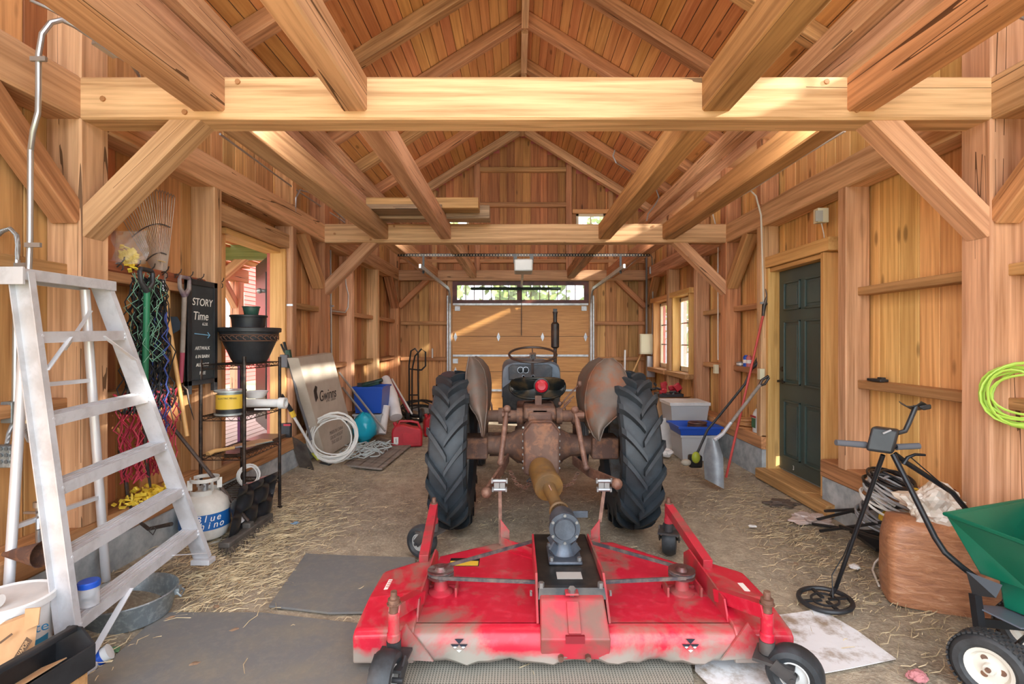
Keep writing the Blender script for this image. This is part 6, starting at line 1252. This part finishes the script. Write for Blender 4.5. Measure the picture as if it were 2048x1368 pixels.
# spreader
t = T('broadcast_spreader', 'green hopper spreader cart on one visible rubber wheel at the right edge', 'spreader', (2.1, 2.1, 0))
TEAL = plain('hopper_green', '0f6a50', .35, col2='0c5c46', scale=2); TEALI = TEAL
tl, bl_ = P(1890, 1029, 2.22), P(1944, 1146, 2.16)
rim = [(1890, 1028, 2.25), (2125, 1112, 1.80), (2240, 1060, 2.05), (2075, 1022, 2.48)]; bot = [(1960, 1148, 2.16), (2062, 1222, 2.0), (2140, 1200, 2.1), (2060, 1150, 2.3)]
A = [P(*q) for q in rim]; B = [P(*q) for q in bot]; zt = A[0].z
for p in A: p.z = zt
for p in B: p.z = .36 if 0 else B[0].z
ctr = sum(A, Vector()) / 4; Ai = [ctr + (p - ctr) * .95 for p in A]; cb_ = sum(B, Vector()) / 4; Bi = [cb_ + (p - cb_) * .9 + Vector((0, 0, .01)) for p in B]
MB().add(A + B + Ai + Bi, [(0, 1, 5, 4), (1, 2, 6, 5), (2, 3, 7, 6), (3, 0, 4, 7), (4, 5, 6, 7), (8, 12, 13, 9), (9, 13, 14, 10), (10, 14, 15, 11), (11, 15, 12, 8), (12, 15, 14, 13), (0, 8, 9, 1), (1, 9, 10, 2), (2, 10, 11, 3), (3, 11, 8, 0)]).build('hopper', TEAL, t, smooth=False, bevel=.012)
MB().tube(A, .009, 8, closed=True).build('hopper_rim', TEAL, t)
low = [cb_ + (p - cb_) * .62 for p in B]; low2 = [p + Vector((0, 0, -.14)) for p in [cb_ + (p - cb_) * .5 for p in B]]; MB().add(low + low2, [(0, 1, 5, 4), (1, 2, 6, 5), (2, 3, 7, 6), (3, 0, 4, 7), (4, 5, 6, 7)]).build('hopper_throat', TEAL, t, smooth=False, bevel=.006)
FR = plain('frame_black_tube', '202226', .35, .4)
hb = [P(1732, 889, 2.40), P(1790, 892, 2.40)]
MB().tube(PT([(1786, 908, 2.40), (1810, 955, 2.36), (1870, 1075, 2.26), (1890, 1105, 2.22), (1925, 1135, 2.2), (1985, 1180, 2.15)]), .0125, 10).build('handle_tube', FR, t)
MB().tube(PT([(1790, 908, 2.44), (1812, 925, 2.44), (1905, 985, 2.44), (1940, 1028, 2.44), (1985, 1085, 2.44)]), .0125, 10).build('handle_tube', FR, t)
MB().tube([P(1728, 889, 2.42), P(1796, 893, 2.42)], .011).build('handle_bar', FR, t); FOAM = plain('foam_grip', '55565c', .9)
MB().tube([P(1672, 885, 2.42), P(1732, 890, 2.42)], [.014, .016], 12).build('grip', FOAM, t); MB().tube([P(1792, 894, 2.42), P(1838, 892, 2.42)], .015, 12).build('grip', FOAM, t)
MB().tube(PT([(1806, 928, 2.40), (1815, 915, 2.40), (1830, 909, 2.40), (1850, 910, 2.40)]), [.01, .008, .007, .006], 8).build('control_lever', FR, t); MB().tube(PT([(1822, 915, 2.42), (1880, 965, 2.42), (1910, 995, 2.42), (1940, 1028, 2.42)]), .003, 5).build('control_rod', FR, t)
MB().add([P(x, y, Y) for x, y, Y in ((1932, 1142, 2.14), (2005, 1170, 2.06), (1992, 1196, 2.06), (1945, 1190, 2.12), (1932, 1142, 2.16), (2005, 1170, 2.08), (1992, 1196, 2.08), (1945, 1190, 2.14))], [(0, 1, 2, 3), (7, 6, 5, 4), (0, 4, 5, 1), (1, 5, 6, 2), (2, 6, 7, 3), (3, 7, 4, 0)]).build('side_plate', FR, t, smooth=False)
m = MB(); m.bar(P(1950, 1188, 2.12), P(1960, 1262, 2.1), .03, .03).build('leg_frame', FR, t, smooth=False); MB().bar(P(1962, 1245, 2.1), P(2080, 1255, 2.15), .012, .035, (0, 0, 1)).build('cross_frame', FR, t, smooth=False)
MB().bar(P(1990, 1232, 2.05), P(2090, 1240, 2.1), .18, .006).build('spinner_shield', plain('shield_grey', '5c6470', .4), t, smooth=False)
def cartwheel(c, ax, r=.13, w_=.085):
    M = Matrix.Translation(c) @ frame(ax).to_4x4() @ Matrix.Rotation(R(90), 4, 'Y'); h = w_ / 2; m = MB().lathe([(r * .58, -h * .7), (r * .7, -h), (r * .86, -h), (r * .96, -h * .75), (r, -h * .35), (r, h * .35), (r * .96, h * .75), (r * .86, h), (r * .7, h), (r * .58, h * .7), (r * .58, -h * .7)], M, 48)
    tyre = m.build('cart_tyre', plain('cart_rubber_%d' % int(c[0] * 100), '2c2e30', .6, col2='3a3c3e', scale=20), t)
    k = MB()
    for i in range(40):
        for jx in range(4): a = 2 * math.pi * (i + .5 * (jx % 2)) / 40; k.box(M @ Vector(((r + .0015) * math.cos(a), (r + .0015) * math.sin(a), (jx - 1.5) * w_ * .22)), (.007, .013, w_ * .19), frame(M.to_3x3() @ Vector((math.cos(a), math.sin(a), 0)), M.to_3x3() @ Vector((0, 0, 1))))
    tag(k.build('tread_blocks', tyre.data.materials[0], tyre, smooth=False), None, None, None, 'stuff')
    hub = MB()
    for s in (-1, 1): hub.lathe([(.0, s * .036), (.018, s * .036), (.022, s * .018), (r * .42, s * .012), (r * .50, s * .03), (r * .60, s * .034), (r * .61, s * .028), (r * .5, s * .02)], M, 36)
    hub.build('hub', plain('hub_cream_%d' % int(c[0] * 100), 'd8d4c8', .4), tyre)
    hl = MB()
    for a in (R(30), R(150), R(270)): hl.cyl(M @ Vector((r * .28 * math.cos(a), r * .28 * math.sin(a), -.016)), M @ Vector((r * .28 * math.cos(a), r * .28 * math.sin(a), -.010)), .012, .012, 12)
    hl.cyl(M @ Vector((0, 0, -.045)), M @ Vector((0, 0, -.03)), .009); hl.build('hub_holes', CAST, tyre)
axw = Vector((.86, .51, 0)) ; cartwheel(Vector((1.885, 1.985, .132)), axw); cartwheel(Vector((2.32, 2.243, .132)), axw)
MB().cyl(Vector((1.885, 1.985, .132)), Vector((2.32, 2.243, .132)), .009).build('axle', FR, t)
# wrapped bale and bags
n = NT('bale_wrap'); mp = n.n('Mapping'); mp.inputs['Scale'].default_value = (6, 6, 26); n.l(n.obj(), mp.inputs[0]); f = n.noise(mp.outputs[0], 1.6, 5, .7, .6); n.l(n.ramp(f, [(.3, rgb('8a5a40')), (.55, rgb('b27c58')), (.8, rgb('d0a888'))]), n.b.inputs['Base Color']); n.b.inputs['Roughness'].default_value = .35; n.bump(f, .5, .01)
t = T('shavings_bale', 'brown wood shavings bale in clear wrap standing behind the green spreader', 'bale', (2.35, 2.85, 0)); Pb = [F(1787, 1200), F(2022, 1246)]; g = []
c = Vector((2.285, 2.72, 0)); hw, hd_, hz = .245, .13, .44; ang = R(-24)
for i in range(13):
    z = hz * i / 12; row = []; sq = 1 - .1 * max(0, (i - 9) / 3) ** 2 - (.02 if i == 0 else 0)
    for jx in range(32):
        a = 2 * math.pi * jx / 32; x = hw * math.copysign(abs(math.cos(a)) ** .35, math.cos(a)); y = hd_ * math.copysign(abs(math.sin(a)) ** .35, math.sin(a)); k = sq * (1 + .03 * noise.noise(Vector((x * 8, y * 8, z * 9)))); v = Matrix.Rotation(ang, 3, 'Z') @ Vector((x * k, y * k, 0)); row.append(c + v + Vector((0, 0, z)))
    g.append(row)
vs = [p for r in g for p in r] + [c + Vector((0, 0, hz + .02))]; fs = [(i * 32 + jx, i * 32 + (jx + 1) % 32, (i + 1) * 32 + (jx + 1) % 32, (i + 1) * 32 + jx) for i in range(12) for jx in range(32)] + [(12 * 32 + jx, 12 * 32 + (jx + 1) % 32, 13 * 32) for jx in range(32)]
MB().add(vs, fs).build('bale_body', n.m, t, ang=80)
def crumple(name, label, c, dims, mat, cat='bag', seed=1, am=.35):
    bm = bmesh.new(); bmesh.ops.create_icosphere(bm, subdivisions=4, radius=1)
    for v in bm.verts:
        q = v.co.copy(); k = 1 + am * noise.noise(q * 1.6 + Vector((seed, 0, 0))) + am * .4 * noise.noise(q * 5 + Vector((0, seed, 0))) ; v.co = Vector((q.x * dims[0] * k, q.y * dims[1] * k, q.z * dims[2] * k)) + Vector(c)
    me = bpy.data.meshes.new(name); bm.to_mesh(me); bm.free(); me.materials.append(mat); o = bpy.data.objects.new(name, me); C.objects.link(o); return tag(o, label, cat)
FILM = plain('dusty_white_film', 'cfc8be', .3, col2='b8a894', scale=4)
crumple('plastic_bag', 'crumpled white plastic bag slumped on top of the brown bale', (2.30, 2.76, .50), (.16, .10, .12), FILM, seed=3, am=.6)
crumple('plastic_bag', 'small clear plastic scrap on the floor by the black poles', F(1622, 1037, .03), (.13, .11, .03), plain('film_pinkish', 'b8a8a0', .3), seed=5, am=.7)
crumple('paper_scrap', 'small white paper scrap on the earth beside the detector rod', F(1709, 1133, .015), (.03, .03, .012), WHITEP, 'paper', 6)
crumple('bark_scrap', 'dark scrap of torn film on the earth before the door step', F(1562, 1006, .02), (.12, .08, .02), plain('dark_film', '5c5048', .5), 'scrap', 8, .7)
crumple('paper_scrap', 'tiny pale scrap on the earth right of the tractor tyre', F(1505, 1052, .01), (.03, .02, .008), WHITEP, 'paper', 9)
crumple('paper_scrap', 'light blue scrap on the earth left of the tractor tyre', F(590, 1046, .01), (.03, .02, .01), plain('pale_blue', '6c94b4', .5), 'paper', 10)
crumple('cloth_scrap', 'small faded red cloth scrap on the near right floor', F(1835, 1352, .02), (.04, .03, .02), plain('faded_red', 'b87a7c', .8), 'cloth', 12)
# poles and hoses in a heap
HP = plain('heap_black', '1c1c1e', .4)
def H(x, y, z=0, lim=2.44):
    q = F(x, y, z); return q if q.x < lim else P(x, y, lim * 1000 / (x - 1034))
for i, (a, b) in enumerate((((1630, 1040), (1760, 1008)), ((1640, 1062), (1800, 1040)), ((1625, 1048), (1780, 1070)), ((1700, 1022), (1830, 1062)), ((1650, 1022), (1840, 1012)), ((1680, 1052), (1800, 1090)))):
    pa, pb = H(*a, .03 + .02 * i), H(*b, .05 + .03 * i); tag(MB().tube([pa, pb], .011, 8).build('rod', HP, None), 'black rod in the heap between the door step and the bale, number apart by nothing' if 0 else 'black rod lying in the heap between door step and brown bale', 'rod', 'black rods in the heap by the door step')
tag(MB().bar(H(1735, 1062, .02), H(1790, 1100, .02), .25, .02).build('black_panel', HP, None, smooth=False), 'flat black panel under the cord heap beside the bale', 'panel')
for i, (l, x, y, z, r, mt, nr) in enumerate((('grey hose looped at the back of the heap by the door step', 1790, 985, .2, .14, plain('hose_grey', '9a9a9a', .5), (.2, -.4, 1)), ('white and grey hose looped over the black rods', 1775, 1000, .22, .13, WCORD, (.3, -.5, 1)), ('dark hose looped on the sill behind the heap', 1780, 965, .33, .12, HP, (.1, -.3, 1)), ('yellow rope coiled in the heap by the bale', 1835, 1000, .26, .05, YEL, (.5, -1, .5)), ('yellow rope end lying before the bale', 1775, 1040, .12, .04, YEL, (.3, -1, .6)), ('thin grey cord looped low in the heap', 1760, 1030, .12, .11, plain('cord_grey', '7c7c7e', .5), (0, -.5, 1)))):
    coil('hose_coil', l, 'hose', H(x, y, z, 2.46), r, 6, mt, .008, nr, .35, None, .6)
tag(MB().tube([H(1805, 1055, .12), H(1790, 1085, .06), F(1750, 1125, .02), F(1745, 1140, .01), F(1758, 1172, .01)], .006, 6).build('cord', WCORD, None), 'white cord trailing from the heap across the earth', 'cord')
t = tag(MB().add([F(1663, 1032), F(1722, 1052), F(1735, 1020), F(1690, 1005), P(1665, 972, 4.05), P(1724, 1030, 3.80), P(1735, 1000, 4.1), P(1690, 975, 4.3)], [(0, 1, 2, 3), (4, 5, 6, 7), (0, 1, 5, 4), (1, 2, 6, 5), (2, 3, 7, 6), (3, 0, 4, 7)]).build('concrete_block', CONC, None, smooth=False), 'broken grey concrete block at the right end of the door step', 'block')
t = T('paint_can', 'dark red can standing on the sill behind the white plastic bag', 'can', (2.55, 2.93, .455)); MB().lathe([(0, 0), (.03, 0), (.03, .09), (.026, .095), (0, .095)], Matrix.Translation((2.555, 2.95, .455)), 20).build('can_body', plain('can_dark_red', '7a1c22', .5), t); MB().lathe([(.0305, .02), (.0305, .055)], Matrix.Translation((2.555, 2.95, .455)), 20).build('label', WHT, t)
LIME = plain('lime_hose', 'a8cc50', .45); coil('hose_coil', 'lime green hose coiled on the right wall', 'hose', P(2040, 790, 2.53), .135, 8, LIME, .0065, (-1, -.75, .05), .26, None, .4)
t = T('clip', 'small black clamp lying on the rail right of the door', 'clamp', P(1748, 763, 3.55)[:]); MB().box((2.61, 3.62, 1.14), (.06, .14, .02)).box((2.61, 3.58, 1.155), (.03, .05, .015)).build('clamp_body', BLKP, t, bevel=.004)
# shovel, pole pruner, black trimmer by the right wall
t = T('scoop_shovel', 'aluminium scoop shovel leaning on the right wall with its blade down', 'shovel', F(1430, 965)[:]); rows = []
for i in range(9):
    v = i / 8; hw_ = 21 * min(1, .45 + v * 1.4) - 2 * v; cx_ = 1425 + 4 * v; yy = 876 + 92 * v
    rows.append([P(cx_ + hw_ * u, yy + (4 * u if v > .9 else 0) + 6 * u * v, 4.72 + .13 * v * 0 + .035 * (1 - u * u) - .03 * v) for u in (-1, -.6, -.2, .2, .6, 1)])
MB().solid(rows, .004, (0, 1, 0)).build('scoop_blade', plain('scoop_alu', 'aaaeb2', .4, .55, col2='8c9094', scale=6), t, ang=60); MB().tube(PT([(1428, 880, 4.74), (1445, 868, 4.76), (1462, 845, 4.78)]), [.02, .018, .016], 10).build('socket', ALU, t); MB().tube(PT([(1460, 848, 4.78), (1520, 770, 4.86)]), .016, 10).build('shaft', GREYW, t)
dm = MB(); dm.tube(PT([(1518, 772, 4.86), (1524, 760, 4.86), (1537, 752, 4.86)]), .013, 8).tube(PT([(1518, 772, 4.86), (1530, 768, 4.86), (1538, 755, 4.86)]), .012, 8).build('grip', DSTEEL, t)
t = T('pole_saw', 'long red pole pruner leaning upright beside the door casing', 'pole saw', F(1453, 957)[:]); MB().tube([P(1452, 955, 4.95), P(1526, 632, 5.1)], .012, 10).build('red_pole', plain('pole_bright_red', 'b8423c', .4), t); MB().tube(PT([(1526, 632, 5.1), (1528, 612, 5.1), (1534, 592, 5.1), (1531, 578, 5.1)]), [.015, .02, .008, .004], 8).tube(PT([(1528, 612, 5.1), (1538, 604, 5.1), (1537, 584, 5.1)]), [.012, .01, .004], 8).build('pruner_head', DSTEEL, t)
t = T('edger', 'black shafted string trimmer with a lime guard leaning before the blue bin', 'trimmer', F(1385, 930)[:]); MB().tube(PT([(1516, 715, 5.3), (1500, 745, 5.3), (1490, 768, 5.3), (1448, 820, 5.3), (1415, 860, 5.25), (1395, 905, 5.2)]), .013, 10).build('shaft', BLKP, t); MB().tube(PT([(1536, 700, 5.2), (1522, 722, 5.2), (1505, 735, 5.25)]), [.02, .03, .02], 10).build('motor', BLKP, t); MB().box(P(1390, 922, 5.2), (.13, .1, .13)).build('trimmer_head', BLKP, t, bevel=.02); MB().ball(P(1392, 915, 5.12), .055, .8, .6, 1.1).build('lime_guard', plain('lime_green', 'a8b83c', .4), t); MB().ball(P(1372, 925, 5.15), .045, 1.2, .8, .8).build('grey_cover', plain('cover_beige', 'b0a898', .5), t)
# jugs and cans
t = T('jug', 'white plastic jug with a red cap label on the sill by the door casing', 'jug', (2.57, 5.3, .45)); M = Matrix.Translation((2.565, 5.3, .452)); g = []
prof = [(0, 0), (.075, 0), (.08, .01), (.08, .17), (.07, .205), (.045, .24), (.022, .255), (.022, .27)]
MB().lathe(prof, M @ Matrix.Diagonal((.75, 1.0, 1, 1)), 28).build('jug_body', WHITEP, t); MB().tube([M @ Vector(p) for p in ((-.02, -.03, .25), (-.03, -.06, .24), (-.04, -.07, .19))], .010, 8).build('handle', WHITEP, t); MB().cyl(M @ Vector((0, 0, .268)), M @ Vector((0, 0, .29)), .024).build('cap', plain('cap_tan', '8c7a68', .5), t); MB().add([M @ Vector(p) for p in ((-.061, -.05, .05), (-.061, .04, .05), (-.061, .04, .15), (-.061, -.05, .15))], [(0, 1, 2, 3)]).build('label', plain('label_green', '3c6c48', .5), t, smooth=False); MB().bb(2.50, 2.503, 5.24, 5.36, .61, .63).build('red_band', plain('band_red', 'b03438', .5), t, smooth=False)
coil('pipe_coil', 'stack of tan tubing rings on the sill left of the white jug', 'tubing', (2.57, 5.60, .50), .10, 6, plain('tan_tube', 'b07c4c', .5), .012, (0, 0, 1), .02, None, .9)
for i, (y, r, h_, mt, l) in enumerate(((5.86, .045, .05, plain('tin_grey', '8a8684', .4, .4), 'low grey tin on the rail beside the second right post'), (5.72, .032, .13, BLUEP, 'blue spray can on the rail beside the low tin'), (5.64, .032, .13, plain('can_pale_red', 'c06c70', .4), 'pale red spray can on the rail right of the blue can'), (5.36, .035, .15, BLKP, 'black bottle on the rail behind the red pole'))):
    tt_ = T('can' if i < 3 else 'bottle', l, 'can' if i < 3 else 'bottle', (2.63, y, 1.13)); MB().lathe([(0, 0), (r, 0), (r, h_ * .85), (r * .6, h_ * .92), (r * .55, h_), (0, h_)], Matrix.Translation((2.62, y, 1.128)), 20).build('body', mt, tt_); MB().lathe([(r * 1.01, h_ * .3), (r * 1.01, h_ * .6)], Matrix.Translation((2.62, y, 1.128)), 20).build('label', WHT, tt_)
bin_('storage_bin', 'clear bin with a bright blue upper tray before the right wall', 2.13, 6.05, .01, .42, .42, .30, MILK)
bin_('storage_tray', 'bright blue tray nested on the clear bin by the scoop shovel', 2.14, 6.05, .315, .50, .46, .10, BLUEP)
t = T('rope_coil', 'brown hose coiled in the bright blue tray', 'hose', (2.15, 6.0, .35)); bpy.data.objects.remove(t); coil('hose_coil', 'brown hose coiled in the bright blue tray', 'hose', (2.17, 6.02, .41), .10, 6, plain('hose_brown', '5a3c34', .5), .010, (0, 0, 1), .1, None, .6)
bin_('storage_bin', 'white tub half hidden behind the bright blue tray', 1.98, 6.62, .01, .28, .30, .36, WHITEP)
t_b = bin_('storage_bin', 'large clear bin with a white lid stacked behind the blue tray', 2.24, 6.70, .30, .50, .46, .30, MILK, WHITEP, WHITEP)
tag(MB().bb(2.14, 2.44, 6.5, 6.9, .01, .295).build('carton_plain', CARD, None, smooth=False, bevel=.004), 'plain carton under the large clear bin', 'box')
t = T('carton', 'open brown carton behind the clear bins under the pine framed windows', 'box', (2.2, 7.4, 0)); MB().bb(2.0, 2.44, 7.15, 7.6, .0, .60).build('carton_body', CARD, t, smooth=False, bevel=.004); MB().add([(2.0, 7.15, .6), (2.44, 7.15, .6), (2.46, 7.0, .64), (2.0, 7.0, .62)], [(0, 1, 2, 3)]).build('flap', CARD, t, smooth=False)
timb = timber('board', (1.95, 6.95, .03), (2.30, 7.06, .52), .12, .02, OAK, None); tag(timb, 'tan board leaning on the open brown carton', 'board')
tg = T('chainsaw', 'red and black power tool on top of the open brown carton', 'tool', (2.2, 7.35, .6)); mr, mk = MB(), MB()
RH = plain('tool_red', 'a8202c', .4)
for _ in range(9): p = Vector((random.uniform(2.05, 2.38), random.uniform(7.2, 7.5), random.uniform(.66, .78))); MB().box(p, (random.uniform(.05, .10), .06, random.uniform(.05, .12)), Matrix.Rotation(random.uniform(-.6, .6), 3, 'Y')).build('red_housing', RH, tg, bevel=.012)
for _ in range(10): p = Vector((random.uniform(2.02, 2.42), random.uniform(7.18, 7.5), random.uniform(.63, .76))); mk.tube([p, p + Vector((random.uniform(-.12, .12), 0, random.uniform(-.05, .08)))], .018, 8)
mk.bb(2.05, 2.40, 7.2, 7.5, .602, .65); mk.build('black_parts', BLKP, tg)
crumple('grey_bag', 'grey bag on the floor between the tractor tyre and the bins', F(1330, 905, .06), (.10, .09, .05), WHITEP, 'bag', 14) 
# electrical on the right
cond('white painted conduit along the outer right joist dropping to a switch', [(1690, 262, 3.55), (1600, 316, 4.1), (1510, 375, 4.9), (1500, 380, 5.0), (1512, 392, 5.05), (1522, 430, 5.1), (1526, 560, 5.12), (1527, 735, 5.14)], .009, plain('conduit_white', 'cfc8bc', .5), ((1527, 606, 5.1),))
cond('white painted conduit running on along the outer right joist', [(1510, 375, 4.9), (1425, 425, 5.85), (1350, 470, 7.2)], .009, bpy.data.materials['conduit_white'])
cond('bent conduit on the second right post', [(1425, 425, 6.3), (1436, 470, 6.3), (1436, 560, 6.3), (1436, 720, 6.3)], .008, bpy.data.materials['conduit_white'])
for x, y, Y, l in ((1522, 748, 5.1, 'cream outlet box at the foot of the white conduit by the door casing'), (1432, 738, 6.28, 'cream outlet box beside the second right post')):
    t = T('outlet', l, 'outlet', P(x, y, Y)[:]); MB().box(P(x, y, Y), (.05, .06, .11)).build('outlet_box', CREAM, t, smooth=False, bevel=.004)
t = T('emergency_light', 'white switch unit above the door head with a thin cable', 'electrical box', P(1641, 432, 4.1)[:]); MB().box(P(1642, 432, 4.18), (.09, .07, .12)).build('unit_body', CREAM, t, smooth=False, bevel=.004); MB().box(P(1638, 432, 4.14), (.06, .01, .09)).build('face', plain('unit_grey', 'a8a8a0', .5), t, smooth=False); MB().tube(PT([(1643, 447, 4.16), (1648, 470, 4.2), (1650, 492, 4.25)]), .004, 6).build('cable', WCORD, t)
cond('galvanised conduit bending over the near right post top', [(2060, 40, 2.45), (2035, 30, 2.5), (2015, 34, 2.5), (1985, 55, 2.5), (1960, 80, 2.5), (1945, 88, 2.5)], .0115)
t = T('junction_box', 'grey conduit fitting box high on the near right post', 'electrical box', P(1935, 95, 2.5)[:]); MB().bar(P(1950, 84, 2.5), P(1925, 104, 2.5), .035, .03).build('box_body', COND, t, smooth=False, bevel=.004)
t = T('electrical_panel', 'beige electrical panel box on the far right wall beside the windows', 'electrical panel', P(1292, 688, 9.4)[:]); c = P(1292, 688, 9.45); MB().box(c, (.25, .12, .38)).build('cabinet', CREAM, t, smooth=False, bevel=.006); MB().box(c + Vector((0, -.065, 0)), (.22, .01, .34)).build('cabinet_door', CREAM, t, smooth=False, bevel=.004)
t = T('meter_box', 'grey switch box under the beige electrical panel', 'electrical box', P(1300, 733, 9.4)[:]); MB().box(P(1301, 733, 9.45), (.15, .1, .40)).build('box_body', COND, t, smooth=False, bevel=.006)
cond('grey pipe rising above the beige electrical panel', [(1293, 668, 9.45), (1293, 515, 9.45), (1292, 500, 9.45)], .02, plain('pipe_grey', '6c6a68', .5)); cond('thin conduit with a square box beside the far right corner', [(1303, 710, 9.4), (1306, 620, 9.4), (1305, 540, 9.4), (1304, 515, 9.3), (1297, 503, 9.0)], .011); t = T('junction_box', 'square grey junction box on the thin conduit in the far right corner', 'electrical box', P(1304, 541, 9.36)[:]); MB().box(P(1304, 541, 9.36), (.10, .06, .14)).build('box_body', COND, t, smooth=False, bevel=.005)
cond('thin conduit curving up on a far right rafter', [(1230, 300, 7.9), (1226, 312, 7.9), (1232, 325, 7.9), (1260, 342, 8.2)], .012); cond('thin conduit dropping beyond the inner right joist', [(1312, 377, 8.5), (1318, 395, 8.5), (1310, 410, 8.5), (1296, 428, 8.5), (1293, 442, 8.5)], .012)
t = T('broom', 'pale handled tool leaning on the far wall right of the garage door', 'tool', (2.1, 9.6, 0)); MB().tube(PT([(1282, 708, 9.6), (1267, 742, 9.4), (1228, 838, 9.0)]), .014).build('handle', WHANDLE, t); MB().bar(P(1250, 700, 9.55), P(1249, 760, 9.5), .03, .03).build('white_strip', WHITEP, t, smooth=False)
# added fill lights, hidden behind the tie beams to brighten the rear
EM = NT('fill_light_tube'); EM.b.inputs['Emission Color'].default_value = (1, .96, .9, 1); EM.b.inputs['Emission Strength'].default_value = FILL_LIGHT; EM = EM.m
for (x, y, z, l) in ((-1.25, 2.84, 2.80, 'left of the front tie beam'), (1.4, 2.84, 2.80, 'right of the front tie beam'), (-1.25, 6.17, 2.80, 'left of the second tie beam'), (1.4, 6.17, 2.80, 'right of the second tie beam'), (.1, 2.84, 2.80, 'middle of the front tie beam'), (.1, 6.17, 2.80, 'middle of the second tie beam')):
    t = T('added_fill_light', 'added white fill light, unseen on the back face, ' + l, 'fill light', (x, y, z)); MB().bb(x - .3, x + .3, y - .02, y + .015, z - .08, z + .02).build('housing', WHITEP, t, smooth=False); MB().cyl((x - .28, y + .03, z - .03), (x + .28, y + .03, z - .03), .013, .013, 10).build('tube', EM, t)
